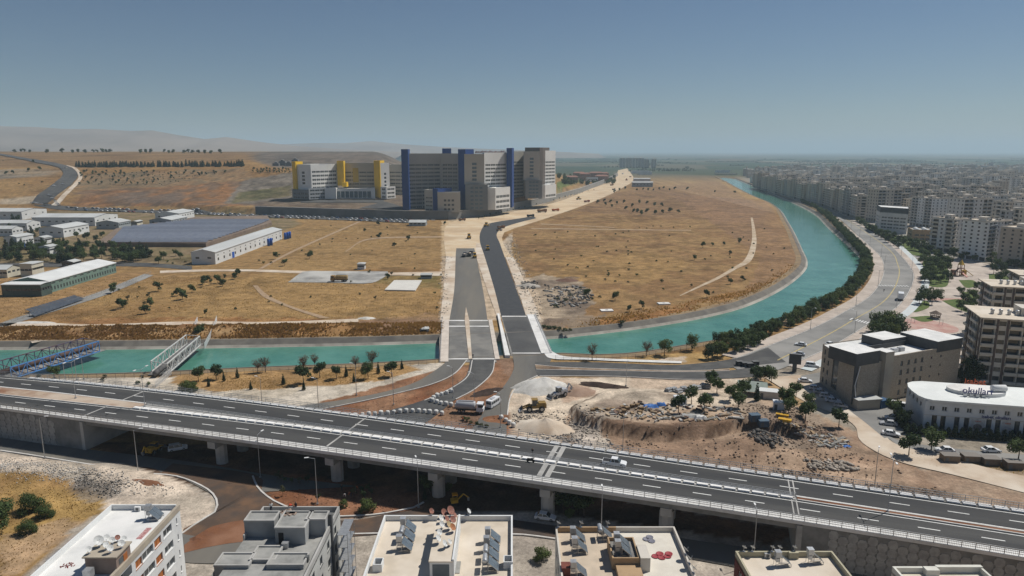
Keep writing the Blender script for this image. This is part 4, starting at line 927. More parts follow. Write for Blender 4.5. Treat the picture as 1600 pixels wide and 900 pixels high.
rbox('roof_room', (334,884), (388,884), 864, 16.6, 8, door=(3.5,4.4)); rbox('roof_room', (389,875), (430,875), 853, 16.6, 9); rbox('roof_room', (416,883), (474,883), 864, 16.8, 9, door=(.8,1.7))
for (pa, pb), zt in (((511,520),18.9),((478,483.5),17.0)):
    a = at(pa, 800 if zt > 18 else 866, zt); c = at(pb, 800 if zt > 18 else 866, zt); MB().bb(a.x, c.x, a.y-.8, a.y-.1, 5, zt).build('fin', grey_d, b2)
p = at(452,800,18.9); blob('cement_sacks', p.x, p.y, 18.85, .9, mat('sack', (.42,.33,.26), (.30,.22,.18), 2, .9, coord='o', isl=.3), 'brown sacks heaped on the grey block roof room', 'sacks', 26, .5)
p = at(448,853,16.1); tk_ = MB().box((0,0,.45),(.9,.8,.9)).box((0,0,.93),(1.0,.9,.08)); tag(tk_.build('cement_mixer_box', galv, None, (p.x,p.y-.5,ZR2)), 'small pale box beside the grey roof room door', 'box')
# scaffold on the right flank
sc_ = thing('scaffold', 'thin steel scaffold standing against the grey concrete block', 'scaffold', (x1+1.0, y1-6, 0)); mb = MB()
for i in range(3):
    for xx in (0,1.6): mb.bar((xx,i*2.4,0),(xx,i*2.4,15.5-i*.4),.07,.07)
mb.build('upright_set', M['steel'], sc_)['kind'] = 'stuff'
for z in np.arange(2, 15.5, 2.2): 
    mb = MB().bb(0,1.6,-.1,4.9,z,z+.06); mb.build('platform', M['steel'], sc_)
# --- cream twin-roof block
b3 = thing('apartment_block', 'cream roofed block with central stair house crowded by rusty dishes', 'building')
x0, x1, y0, y1 = at(600,806,15).x, at(801,803,15).x, 76, 108.4; ZR3 = 14.1
W3 = MB(); facade(W3, (x0,y0), 0, x1-x0, 0, ZR3, []); facade(W3, (x1,y0), ang, y1-y0, 0, ZR3, [(u,u+1.6,z,z+1.4) for u in range(3,31,4) for z in (2,5,8,11)]); facade(W3, (x1,y1), math.pi, x1-x0, 0, ZR3, [(u,u+1.6,z,z+1.4) for u in (2,6,14,18) for z in (2,5,8,11)]); facade(W3, (x0,y1), -ang, y1-y0, 0, ZR3, [(u,u+1.6,z,z+1.4) for u in range(3,31,4) for z in (2,5,8,11)])
W3.build('wall', wall_w, b3); MB().bb(x0+.05,x1-.05,y0+.05,y1-.05,ZR3-.3,ZR3).build('roof', roof_m, b3); parapet(b3, x0, x1, y0, y1, ZR3, 15.0, .28, wall_w)
a = at(671,877,17); b_ = at(706,877,17); yb = at(690,806,17).y
sh = MB().bb(a.x,b_.x,a.y,yb,ZR3,16.85).build('stair_house', wall_w, b3); MB().bb(a.x-.12,b_.x+.12,a.y-.12,yb+.1,16.852,17.05).build('roof_slab', roof_m, sh); MB().bb(a.x+.4,b_.x-.4,a.y-.02,a.y+.1,ZR3,16.5).build('recess', mat('steel_blue', (.10,.12,.135), (.13,.15,.165), .5, .7), sh); MB().bb(b_.x+.02,b_.x+.3,a.y,yb,ZR3-.1,17.3).build('fire_wall', wall_w, sh)
ds = [(.3,.95,rust_m,.62),(.62,.98,rust_m,.75),(.85,.9,rust_m,.5),(.2,.82,dish_m,.55),(.5,.8,rust_m,.55),(.8,.78,rust_m,.6),(.3,.68,dish_m,.5),(.65,.66,mat('dish_tan', (.36,.25,.13), (.46,.36,.22), 1, .7, coord='o'),.6),(.85,.6,mat('dish_orange', (.40,.17,.07), (.3,.12,.06), 1, .7, coord='o'),.6),(.25,.5,dish_m,.5),(.25,.35,dish_m,.6),(.6,.25,dish_m,.55),(.8,.3,dish_m,.45)]
for i, (fx, fy, m_, r) in enumerate(ds): dish(lerp(a.x,b_.x,fx), lerp(a.y,yb,fy), 17.05, f'{ordn(i)} dish from the back edge on the central stair house', m_, r)
dish(at(675,803,15).x, y1-.15, 15.0, 'rusty dish on the cream block back parapet', rust_m, .5); dish(at(733,803,15).x, y1-.15, 15.0, 'white dish standing on the cream block back parapet', dish_m, .5)
for i, (px_, py_, k, n) in enumerate(((634,822,'box',2),(632,836,'drum',2),(628,850,'box',2),(766,838,'box',2),(764,852,'box',2),(763,866,'drum',2),(762,881,'drum',2))):
    p = at(px_, py_+6, ZR3+.3); heater(p.x+.6, p.y, ZR3, f'{ordn(i if i < 3 else i-3)} heater from the back on the {"left" if i < 3 else "right"} cream roof', k, n)
for px_, py_, lb in ((591,880,'left'),(794,876,'right')):
    p = at(px_, py_, 15); o = thing('chimney', f'square white chimney shaft on the {lb} cream parapet', 'chimney', (p.x,p.y,ZR3)); mb = MB()
    for q in ((-.7,.7,-.9,-.75),(-.7,.7,.75,.9),(-.7,-.55,-.75,.75),(.55,.7,-.75,.75)): mb.bb(*q,0,1.25)
    mb.build('shaft', wall_w, o); MB().bb(-.55,.55,-.75,.75,0,.3).build('opening', M['dark'], o)
p = at(714,887,14.1); slab_on('roof_hatch', p.x-.5,p.x+.5,p.y-1.5,p.y+1.5,ZR3,.12,roof_g,'grey slab lying beside the central stair house','slab')
# --- cream and tan block
b4 = thing('apartment_block', 'cream block with tan stair house and red discs on its right roof', 'building')
x0, x1, y0, y1 = at(868,824,14.5).x, at(1053,821,14.5).x, 76, 105.6; ZR4 = 13.6; xm = at(962,822,14.5).x
W4 = MB(); facade(W4, (x0,y0), 0, x1-x0, 0, ZR4, []); facade(W4, (x1,y0), ang, y1-y0, 0, ZR4, [(u,u+1.6,z,z+1.4) for u in range(3,28,4) for z in (2,5,8,11)]); facade(W4, (x1,y1), math.pi, x1-x0, 0, ZR4, [(u,u+1.6,z,z+1.4) for u in (2,6,12,16) for z in (2,5,8,11)]); facade(W4, (x0,y1), -ang, y1-y0, 0, ZR4, [(u,u+1.6,z,z+1.4) for u in range(3,28,4) for z in (2,5,8,11)])
W4.build('wall', wall_c, b4); MB().bb(x0+.05,xm,y0+.05,y1-.05,ZR4-.3,ZR4).build('roof', mat('roof_tan', (.58,.48,.37), (.48,.40,.31), .3, .9, .1), b4); MB().bb(xm+.003,x1-.05,y0+.05,y1-.05,ZR4-.3,ZR4+.02).build('roof', mat('roof_ivory', (.66,.62,.54), (.58,.54,.47), .3, .9), b4)
for q, m_ in (((x0,xm,y1-.3,y1),tan),((xm,x1,y1-.28,y1),wall_c),((x0,x0+.28,y0,y1-.3),wall_c),((x1-.28,x1,y0,y1-.28),wall_c)): MB().bb(*q, ZR4-.2, 14.5).build('parapet', m_, b4)
a = at(957,872,15.6); b_ = at(1000,872,15.6); yb = at(975,839,15.6).y
sh = MB().bb(a.x,b_.x,a.y,yb,ZR4,15.0).build('stair_house', tan, b4); MB().bb(a.x+.22,b_.x-.22,a.y+.22,yb-.22,15.002,15.06).build('roof_slab', M['concrete_dark'], sh)
for q in ((a.x,b_.x,a.y,a.y+.22),(a.x,b_.x,yb-.22,yb),(a.x,a.x+.22,a.y+.22,yb-.22),(b_.x-.22,b_.x,a.y+.22,yb-.22)): MB().bb(*q, 15.002, 15.6).build('rim', tan, sh)
MB().bb(b_.x+.02,b_.x+1.5,a.y-.5,a.y+3.2,ZR4,15.9).build('chimney_block', wall_c, b4); MB().bb(a.x+.5,b_.x,a.y-5,a.y-.01,ZR4,14.6).build('stair_landing', tan, b4)
heater(at(898,838,14).x+.6, at(898,842,14).y, ZR4, 'rear solar heater at the tan back parapet corner', 'box', 2); heater(at(903,850,14).x+.3, at(903,858,14).y, ZR4, 'second solar heater behind the tan left parapet', 'box', 2); heater(at(945,832,14).x, at(945,838,14).y, ZR4, 'drum heater with tilted panels near the roof divide', 'drum', 2)
heater(at(972,846,15.6).x, at(972,850,15.6).y, 15.06, 'rear heater inside the tan rim', 'box', 2); heater(at(974,858,15.6).x, at(974,862,15.6).y, 15.06, 'front heater inside the tan rim', 'box', 2); heater(at(905,890,14).x, at(905,896,14).y, ZR4, 'lone heater at the bottom edge of the tan roof', 'box', 2)
for i, px_ in enumerate((872,907,948)): dish(at(px_,818,14.5).x, y1-.15, 14.5, f'{ordn(i)} thin dish along the tan back parapet', dish_m, .45, 2.4)
for i, py_ in enumerate((866,880,895)): dish(x1-.1, at(1078,py_,14.5).y, 14.5, f'{ordn(i)} dish clamped on the ivory roof side parapet', dish_m, .55, 1.9)
tray = MB().lathe([(.5,0),(.62,.10),(.60,.12),(.46,.03)], k=14).mesh('drying_tray', mat('tray_red', (.33,.05,.06), (.26,.04,.05), 2, .6), True); tray2 = MB().lathe([(.5,0),(.62,.10),(.60,.12),(.46,.03)], k=14).mesh('drying_tray', mat('tray_grey', (.22,.22,.26), (.15,.15,.19), 2, .6), True)
for i, (px_, py_) in enumerate(((1024,870),(1031,866),(1034,872),(1043,870),(1045,866))): p = at(px_, py_, ZR4); tag(link('drying_tray', tray, None, (p.x,p.y,ZR4+.03)), f'{ORD[i]} red round drying tray counted from the left', 'tray', 'drying trays on the ivory roof')
for i, (px_, py_) in enumerate(((1010,843),(1015,840),(1018,846))): p = at(px_, py_, ZR4); tag(link('drying_tray', tray2, None, (p.x,p.y,ZR4+.03)), f'{ORD[i]} blue-grey round drying tray counted from the left', 'tray', 'drying trays on the ivory roof')
o = thing('water_tank', 'rust red box tank at the tan roof lower corner', 'water tank', (at(884,888,14.5).x, at(884,888,14.5).y, ZR4)); MB().box((0,0,.7),(1.3,1.6,1.4)).build('tank_box', mat('rust_red', (.20,.065,.045), (.15,.05,.04), 1, .8), o); MB().box((0,0,1.43),(1.4,1.7,.06)).build('lid', MATS['rust_red'], o)
# --- beige block with two heaters
b5 = thing('apartment_block', 'beige roofed block with dark red flank before the panelled retaining wall', 'building')
x0, x1, y0, y1 = 35.3, 50.6, 72, 99.2; ZR5 = 13.1
W5 = MB(); facade(W5, (x0,y0), 0, x1-x0, 0, ZR5, []); facade(W5, (x1,y0), ang, y1-y0, 0, ZR5, []); facade(W5, (x1,y1), math.pi, x1-x0, 0, ZR5, []); W5.build('wall', wall_c, b5)
F = MB(); ops = [(u,u+1.5,z,z+1.5) for u in range(2,26,3) for z in (2,5,8,10.6)]; facade(F, (x0,y1), -ang, y1-y0, 0, ZR5, ops); F.build('wall', mat('wall_red', (.16,.045,.045), (.12,.035,.035), .5, .85), b5)
for o in ops[:28]: window_obj(b5, (x0,y1), -ang, *o, .22, M['white_paint'], M['glass'])
MB().bb(x0+.05,x1-.05,y0+.05,y1-.05,ZR5-.3,ZR5).build('roof', roof_m, b5); parapet(b5, x0, x1, y0, y1, ZR5, 14.0, .3, mat('parapet_olive', (.44,.40,.29), (.38,.35,.25), .4, .85)); MB().bb(43.5,45,y1-.9,y1-.31,ZR5,14.2).build('parapet_block', MATS['parapet_olive'], b5)
heater(at(1222,876,13.5).x, at(1222,880,13.5).y, ZR5, 'heater behind the notched olive parapet', 'box', 1); heater(at(1272,872,13.5).x, at(1272,876,13.5).y, ZR5, 'heater nearest the olive parapet corner', 'box', 1)
for i, px_ in enumerate((1160,1173,1204,1215,1238)): dish(at(px_,857,14).x, y1-.15, 14.0, f'{ordn(i)} dish along the olive back parapet', dish_m, .4, 2.4)
p = at(1198,866,13.5); ac = thing('air_conditioner', 'grey air conditioner by the olive parapet', 'air conditioner', (p.x,p.y-.3,ZR5)); MB().bb(-.5,.5,-.2,.2,.05,.8).build('casing', galv, ac); MB().lathe([(.26,-.23),(.26,-.19)],(0,0,.42),10,axis='y').build('fan_grille', grey_d, ac)
b6 = thing('apartment_block', 'pale block with stepped white parapet in the bottom right corner', 'building')
x0, x1, y0, y1 = 58.8, 72.5, 72, 96.6; ZR6 = 12.1
W6 = MB(); facade(W6, (x0,y0), 0, x1-x0, 0, ZR6, []); facade(W6, (x1,y0), ang, y1-y0, 0, ZR6, []); facade(W6, (x1,y1), math.pi, x1-x0, 0, ZR6, []); facade(W6, (x0,y1), -ang, y1-y0, 0, ZR6, [(u,u+1.5,z,z+1.5) for u in range(2,22,3) for z in (2,5,8)]); W6.build('wall', wall_c, b6)
MB().bb(x0+.05,x1-.05,y0+.05,y1-.05,ZR6-.3,ZR6).build('roof', roof_m, b6); pw = mat('parapet_white', (.66,.65,.58), (.58,.57,.51), .4, .8)
for q in ((x0,x0+4.6,y1-.4,y1),(x0,x0+.35,y0,y1-.4),(x1-.35,x1,y0,y1-.4),(x0+6.6,x1,y1-.4,y1)): MB().bb(*q, ZR6-.2, 13.0).build('parapet', pw, b6)
MB().bb(x0+4.602,x0+6.598,y1-1.3,y1-.2,ZR6-.2,13.15).build('parapet_step', pw, b6); MB().bb(x0+6.61,x1-.01,y1-.5,y1+.1,13.003,13.2).build('coping', pw, b6)
# ------------------------------------------------------------------ generic building blocks
def edges(pts):
    k = len(pts); a = sum(pts[i][0]*pts[(i+1)%k][1]-pts[(i+1)%k][0]*pts[i][1] for i in range(k))
    if a < 0: pts = pts[::-1]
    return pts
def block(parent, pts, z0, z1, wm_, rows=None, name='wall', roofm=None, rim=.6, glass=None, gname='window'):
    """upright block on a plan; rows[i] = opening generator for edge i (edges run counter-clockwise from the first point)"""
    pts = [tuple(p[:2]) for p in pts]; pts = edges(pts); mb = MB(); g = MB(); k = len(pts)
    for i in range(k):
        (ax, ay), (bx, by) = pts[i], pts[(i+1)%k]; W = math.hypot(bx-ax, by-ay); ops = rows(i, W, z0, z1) if rows else []
        facade(mb, (ax,ay), math.atan2(by-ay, bx-ax), W, z0, z1, ops, .3, glass=g)
    o = mb.build(name, wm_, parent)
    if g.f: stuff(g.build(gname, glass or M['glass'], parent))
    r = MB(); r.poly([(x, y, z1-.02) for x, y in pts]); ro = r.build('roof', roofm or M['concrete'], parent)
    if rim:
        c = np.mean(np.array(pts), 0); inn = [(lerp(x, c[0], .03), lerp(y, c[1], .03)) for x, y in pts]; q = MB()
        for i in range(k):
            a, b_, ci, di = pts[i], pts[(i+1)%k], inn[(i+1)%k], inn[i]; q.prism([a, b_, ci, di], z1-.01, z1+rim)
        q.build('parapet', wm_, parent)
    return o
def strips(fh, groups, sill=1.0, hh=1.6, skip_lo=0, skip_hi=1, gap=.6, mg=1.5, only=None, n=3):
    """rows of window groups on each storey"""
    def f(i, W, z0, z1):
        if only is not None and i not in only: return []
        out = []; nf = int((z1-z0)/fh)
        for j in range(skip_lo, nf-skip_hi):
            zb = z0+j*fh; G = max(1, int(round(W/groups))); gw = (W-mg*2)/G
            for q in range(G):
                a = mg+q*gw+gap/2; b_ = mg+(q+1)*gw-gap/2; m = max(1, n)
                for r_ in range(m): out.append((a+(b_-a)*r_/m+.12, a+(b_-a)*(r_+1)/m-.12, zb+sill, zb+sill+hh))
        return out
    return f
def pY(px, Y, z=30): 
    d = Y*CP-(z-CAMH)*SP; return ((px-800)/FPX*d, Y)
hos_g = mat('hospital_beige_shade', (.45,.42,.36), (.41,.385,.33), .05, .85); hos_w = mat('hospital_white_lit', (.76,.75,.71), (.70,.69,.66), .05, .85); hos_d = mat('hospital_grey', (.20,.21,.215), (.17,.178,.183), .05, .85)  # beige also stands in for shade on turned-away wings, white for sunlit ones
hos_bl = mat('hospital_blue', (.018,.056,.21), (.015,.048,.18), .1, .6); hos_y = mat('hospital_yellow', (.80,.50,.02), (.70,.43,.02), .1, .6); hos_br = mat('hospital_brown', (.15,.125,.11), (.13,.11,.095), .1, .8)
def sign_text(parent, txt, loc, size, rz, m, ext=.08, name='lettering', tilt=math.pi/2, align='CENTER'):
    c = bpy.data.curves.new(name, 'FONT'); c.body = txt; c.size = size; c.extrude = ext; c.align_x = align; c.resolution_u = 3
    tmp = bpy.data.objects.new(name, c); COL.objects.link(tmp); dg = bpy.context.evaluated_depsgraph_get(); me_ = bpy.data.meshes.new_from_object(tmp.evaluated_get(dg))
    bpy.data.objects.remove(tmp); me_.materials.clear(); me_.materials.append(m); o = link(name, me_, parent, loc); o.rotation_euler = (tilt, 0, rz); return o
# ------------------------------------------------------------------ blue hospital
ZH = 8.0
h1 = thing('hospital', 'huge beige hospital with dark blue towers on the terrace beyond the field', 'hospital')
def hb_(*p): return [pY(a, b_, z) for a, b_, z in p] if len(p[0]) == 3 else [pY(a, b_) for a, b_ in p]
F4 = strips(4.5, 9, 1.1, 2.1, 0, 2, n=3)
block(h1, hb_((638,826),(690,846),(717,838),(720,866),(690,874),(641,856)), ZH, 72.5, hos_g, F4)
block(h1, hb_((628.5,816),(639,816),(642,836),(631,836)), ZH, 77.5, hos_bl, None, 'tower', hos_bl)
block(h1, hb_((692,858),(706,858),(706,872),(692,872)), 60, 78.5, hos_bl, None, 'tower', hos_bl)
block(h1, hb_((716.5,824),(728,820),(741,836),(728,846)), ZH, 77.5, hos_bl, None, 'tower', hos_bl)
col1 = lambda i, W, z0, z1: [(W/2-2.6, W/2+2.6, z, z+2.8) for z in np.arange(z0+4, z1-8, 4.5)] if i == 0 else []
block(h1, hb_((726,812),(757,812),(757,830),(728,832)), ZH+30, 72, hos_g, col1, 'tower_slab', glass=M['glass_blue'])
def base1(i, W, z0, z1): 
    if i: return []
    return [(W*c-1.8, W*c+1.8, z, z+2.2) for c in (.3,.5,.7) for z in np.arange(z0+2, z1-3, 4.6)]
block(h1, hb_((727,808),(762,808),(762,832),(730,832)), ZH, ZH+29.8, hos_d, base1, 'tower_base', glass=M['glass_blue'])
block(h1, hb_((757,832),(792,862),(790,876),(754,846)), ZH, 73.5, hos_w, F4)
block(h1, hb_((762,818),(774,818),(797,846),(780,852)), ZH, ZH+25, hos_w, strips(6, 8, 1.5, 3, 0, 1, n=3, only=(1,)), 'annex', roofm=hos_w)
block(h1, hb_((791.5,856),(800,852),(803,872),(795,876)), ZH, 79, hos_bl, None, 'tower', hos_bl)
block(h1, hb_((663,800),(677,792),(684,800),(670,812)), ZH, ZH+24, hos_g, strips(4.5, 6, 1.2, 1.6, 0, 1, n=2), 'annex')
block(h1, hb_((676,792),(684,792),(706,806),(690,816)), ZH, ZH+25.5, hos_bl, None, 'annex', hos_bl)
front = lambda i, W, z0, z1: [(W*(.33+.17*c)-1.4, W*(.33+.17*c)+1.4, z, z+2.4) for c in range(3) for z in np.arange(z0+2, z1-5, 5)] if i == 0 else []
block(h1, hb_((683.5,786),(719,786),(719,806),(684,806)), ZH, ZH+22, hos_g, front, 'entrance_block', roofm=hos_w)
sgm = mat('sign_red', (.26,.035,.04), None, 1, .6); sgb = MB()
for i in range(26):
    px_ = 743+i*1.85; x_, y_ = pY(px_, 846+i*.8, 76); hh = random.choice((2.2,2.6,3.0)); sgb.bb(x_-.55,x_+.35,y_,y_+.5,73.3,73.4+hh)
    if i % 3: sgb.bb(x_+.2,x_+.6,y_,y_+.5,73.3+hh*.5,73.4+hh*.8)
stuff(sgb.build('roof_sign', sgm, h1))
h3 = thing('hospital', 'beige hospital wing with brown tower beside the pale earth road', 'hospital')
Z3 = 14
block(h3, hb_((800,940),(819,962),(823,976),(803,960)), Z3, 75, hos_g, F4)
block(h3, hb_((818,930),(843,930),(843,950),(820,950)), Z3+24, 75, hos_g, col1, 'tower_slab', glass=M['glass_blue'])
block(h3, hb_((821,926),(847,926),(847,950),(824,950)), Z3, Z3+23.8, hos_d, base1, 'tower_base', glass=M['glass_blue'])
block(h3, hb_((820,952),(843,934),(848,940),(858,966),(826,968)), Z3, 80, hos_br, None, 'tower', hos_br)
block(h3, hb_((846.5,942),(867.5,972),(864,990),(845,968)), Z3, 76, hos_w, F4)
block(h3, hb_((847,930),(852,930),(869,958),(858,962)), Z3, Z3+17, hos_w, strips(6, 8, 1.5, 3, 0, 1, n=3, only=(1,)), 'annex', roofm=hos_w)
# ------------------------------------------------------------------ yellow hospital
ZY = 14.5; h2 = thing('hospital', 'white hospital block with bright yellow towers on the slope', 'hospital')
def yb_(*p): return [pY(a, b_, 45) for a, b_ in p]
block(h2, yb_((462,915),(486,903),(527,940),(500,955)), ZY+12, 58.5, hos_w, lambda i, W, z0, z1: (strips(5.1, 8, 1.4, 2.4, 0, 1, n=2)(i, W, z0, z1) if i == 1 else col1(i, W, z0+3, z1) if i == 0 else []))
block(h2, yb_((457,914),(462.5,911),(474,925),(466,930)), ZY, 62, hos_y, None, 'tower', hos_y)
block(h2, yb_((455,908),(481,900),(486,912),(462,920)), ZY, ZY+12, hos_d, strips(5, 6, 1.2, 2.2, 0, 0, n=2), 'annex')
block(h2, yb_((481,898),(508,916),(504,934),(484,914)), ZY, ZY+14, mat('hospital_pale_grey', (.40,.42,.43), None, 1, .85), strips(4.6, 8, 1.2, 1.9, 0, 0, n=2), 'annex')
block(h2, yb_((527,934),(537.5,930),(540,946),(530,950)), ZY+16, 62.5, hos_y, None, 'tower', hos_y)
MB().bb(*[pY(536,930,35)[0], pY(543,930,35)[0]], 924, 934, ZY+15, ZY+21).build('tower_foot', hos_y, h2)
block(h2, yb_((536,946),(586,946),(586,966),(536,966)), ZY, 59.5, hos_g, strips(5.1, 10, 1.6, 1.9, 2, 1, n=3))
MB().poly([(pY(552,945.7)[0],945.6,ZY+20),(pY(561,945.7)[0],945.6,ZY+20),(pY(561,945.7)[0],945.6,ZY+39),(pY(552,945.7)[0],945.6,ZY+39)]).build('yellow_panel', mat('panel_ochre', (.40,.30,.05), None, 1, .5), h2)
block(h2, yb_((584.5,930),(594,924),(601,940),(590,946)), ZY, 63, hos_y, None, 'tower', hos_y)
block(h2, yb_((595,926),(608.5,936),(604,952),(592,942)), ZY+12, 60, hos_w, lambda i, W, z0, z1: [(W/2-1.6,W/2+1.6,z,z+2.8) for z in np.arange(z0+3, z1-12, 5.1)] if i == 0 else [])
block(h2, yb_((506,912),(524,910),(526,924),(510,928)), ZY, ZY+13.5, hos_w, None, 'porch_wall', hos_w); block(h2, yb_((579,914),(585,912),(585,926),(579,926)), ZY, ZY+13.5, hos_w, None, 'porch_wall', hos_w)
block(h2, yb_((524,918),(579,918),(579,940),(524,940)), ZY, ZY+12.5, hos_w, lambda i, W, z0, z1: [(W*q/8+.4, W*(q+1)/8-.4, z0+1, z0+9.5) for q in range(8)] if i == 0 else [], 'porch', hos_w, glass=M['glass_blue'])
block(h2, yb_((594,916),(603,912),(617,926),(606,934)), ZY, ZY+15, hos_w, strips(5, 7, 1.2, 2.2, 0, 0, n=2), 'annex')
h4 = thing('hospital', 'grey rear hospital wing between the yellow and blue towers', 'hospital'); block(h4, hb_((608,960),(636,952),(640,980),(612,985)), 10, 57, hos_g, strips(5, 10, 1.4, 1.8, 1, 1, n=3))
# retaining wall in front of the hospitals
rwm = mat('retaining_concrete', (.17,.175,.17), (.145,.148,.145), .1, .9, 0, .2, c3=(.21,.21,.20), scale2=.03)
P_ = resample(WALL_LINE[2:6], 6); rw = thing('retaining_wall', 'long dark grey retaining wall below the hospitals behind parked cars', 'wall'); o = sweep('wall_face', P_, [(-.6,-1),(-.6,9.6),(.6,9.6),(.6,-1)], rwm, rw); sweep('coping', P_, [(-.9,9.602),(-.9,10),(.9,10),(.9,9.602)], M['concrete'], rw)
P_ = resample(WALL_LINE[5:11], 6); zz = np.linspace(9.0, 13, len(P_)); rw = thing('retaining_wall', 'pale grey retaining wall climbing beside the earth road', 'wall'); sweep('wall_face', P_, [(-.6,-1),(-.6,8.6),(.6,8.6),(.6,-1)], mat('retaining_pale', (.27,.265,.25), (.23,.225,.215), .1, .9), rw); sweep('coping', P_, [(-.9,8.602),(-.9,9),(.9,9),(.9,8.602)], M['concrete'], rw)
a = at(697,340); b_ = at(739,337.5); hd = thing('site_hoarding', 'dark red site hoarding below the blue hospital', 'hoarding', (0,0,0)); hm_ = mat('hoarding_red', (.22,.025,.04), (.17,.02,.03), .4, .7)
for i in range(12):
    p = a.lerp(b_, (i+.5)/12); MB().box((p.x,p.y-6,2.4),((b_-a).length/12-.15,.15,4.0),math.atan2(b_.y-a.y,b_.x-a.x)).build('panel', hm_, hd)
# ------------------------------------------------------------------ sheds and works on the left
sh_w = mat('shed_white', (.66,.67,.66), (.58,.59,.58), .1, .7, 0, .3); sh_g = mat('shed_grey', (.33,.36,.37), (.28,.31,.32), .1, .7); sh_r = mat('shed_roof', (.52,.53,.52), (.44,.45,.44), .08, .6, 0, .3, stretch=(1,.1,1)); sh_gr = mat('shed_green', (.16,.24,.20), (.13,.20,.17), .2, .7)
sh_y = mat('shed_cream', (.60,.57,.46), (.53,.50,.41), .2, .8); blue_d = mat('door_blue', (.02,.10,.42), None, 1, .5)
def shed(label, pxl, pxc, pxr, yb, yt, wm=None, rm=None, gable=.12, nw=6, door=None, side=None, lim=140, cat='building', name='factory_building'):
    p = at(pxc, yb); q = at(pxl, yb); X1, X0, Y0 = p.x, q.x, p.y; D1 = X1*FPX/(pxr-800); Y1 = min(Y0+lim, max(Y0+8, (D1+(0-CAMH)*SP)/CP)); H = (yb-yt)*(Y0*CP+CAMH*SP)/FPX*1.0
    t = thing(name, label, cat, ((X0+X1)/2, (Y0+Y1)/2, -.3)); w_, d = X1-X0, Y1-Y0; wm = wm or sh_w; H += .3; g_ = min(2.2, w_*gable); mb = MB(); gl = MB()
    wd = lambda W, n, z: [(W*(i+.5)/n-1.3, W*(i+.5)/n+1.3, z, z+1.3) for i in range(n)]
    facade(mb, (-w_/2,-d/2), 0, w_, 0, H-g_*.2, wd(w_, max(2, nw//2 if d > w_ else nw), H*.45), .2, glass=gl); facade(mb, (w_/2,-d/2), math.pi/2, d, 0, H-g_*.2, (side or (lambda W: wd(W, max(2, nw if d > w_ else nw//2), H*.5)))(d), .2, glass=gl)
    facade(mb, (w_/2,d/2), math.pi, w_, 0, H-g_*.2, []); facade(mb, (-w_/2,d/2), -math.pi/2, d, 0, H-g_*.2, [])
    zt = H-g_*.2; r = MB(); e = .4
    if d >= w_:
        for sg_ in (-1, 1): mb.poly([(-w_/2,sg_*d/2,zt),(w_/2,sg_*d/2,zt),(0,sg_*d/2,zt+g_)][::-sg_ or 1])
        for sg_ in (-1, 1): r.poly([(0,-d/2-e,zt+g_+.12),(0,d/2+e,zt+g_+.12),(sg_*(w_/2+e),d/2+e,zt+.06),(sg_*(w_/2+e),-d/2-e,zt+.06)][::sg_]); r.poly([(sg_*(w_/2+e),-d/2-e,zt+.06),(sg_*(w_/2+e),d/2+e,zt+.06),(sg_*(w_/2+e),d/2+e,zt-.35),(sg_*(w_/2+e),-d/2-e,zt-.35)])
    else:
        for sg_ in (-1, 1): mb.poly([(sg_*w_/2,-d/2,zt),(sg_*w_/2,d/2,zt),(sg_*w_/2,0,zt+g_)])
        for sg_ in (-1, 1): r.poly([(-w_/2-e,0,zt+g_+.12),(w_/2+e,0,zt+g_+.12),(w_/2+e,sg_*(d/2+e),zt+.06),(-w_/2-e,sg_*(d/2+e),zt+.06)]); r.poly([(-w_/2-e,sg_*(d/2+e),zt+.06),(w_/2+e,sg_*(d/2+e),zt+.06),(w_/2+e,sg_*(d/2+e),zt-.35),(-w_/2-e,sg_*(d/2+e),zt-.35)])
    mb.build('wall', wm, t); stuff(gl.build('window', M['glass'], t)); r.build('roof', rm or sh_r, t)
    if door: 
        for dd in door: MB().bb(w_/2+.01, w_/2+.12, -d/2+dd*d-2, -d/2+dd*d+2, 0, min(4.5, H-1)).build('door', blue_d, t)
    return t, w_, d, H
shed('white works hall at the far left behind trees', -30, 35, 74, 343, 330)
shed('long grey-fronted works hall with white gable end', 51, 149, 185, 353, 339, sh_w, nw=9)
shed('low grey annex beside the long works hall', 151, 186, 205, 358, 347, sh_g)
shed('white shed with plain side at the left edge', -20, 43, 64, 361, 348)
shed('white shed with two dark doors among trees', 62, 100, 140, 371, 356, sh_w, door=None)
shed('small white shed at the left edge', -20, 20, 37, 369, 357)
shed('white shed with a bright blue door', 8, 28, 54, 389, 370, door=(.35,))
shed('low white store beside the blue-door shed', 54, 70, 82, 381, 371, sh_w); shed('white lean-to behind the dark trees', 62, 79, 92, 398, 385, sh_w); shed('low cream kiosk east of the works hall', 205, 214, 223, 352, 346, sh_y)
shed('pale grey shed at the solar field corner', 234, 268, 293, 352, 343, sh_g); shed('white shed behind the solar field', 243, 280, 304, 344, 333, sh_w)
bays = lambda W: [(W*(i+.5)/14-1.2, W*(i+.5)/14+1.2, 2.2, 4.2) for i in range(14)]+[(W*(i+.5)/14-.9, W*(i+.5)/14+.9, 5.6, 6.4) for i in range(14)]
t, w_, d, H = shed('long white factory with row of small windows and blue tanks', 300, 337, 442, 413, 393, sh_w, side=bays, nw=4, door=(.22,))
for i, (px_, py_) in enumerate(((420,384),(424,383),(446,374),(450,373),(453,372))): p = at(px_, py_); mb = MB().lathe([(1.2,0),(1.2,5.5),(.9,6.0),(.2,6.2)], k=10); tag(mb.build('water_tank', blue_d, None, (p.x,p.y,-.2), True), f'{ordn(i)} upright blue tank beside the long white factory', 'tank', 'blue tanks')
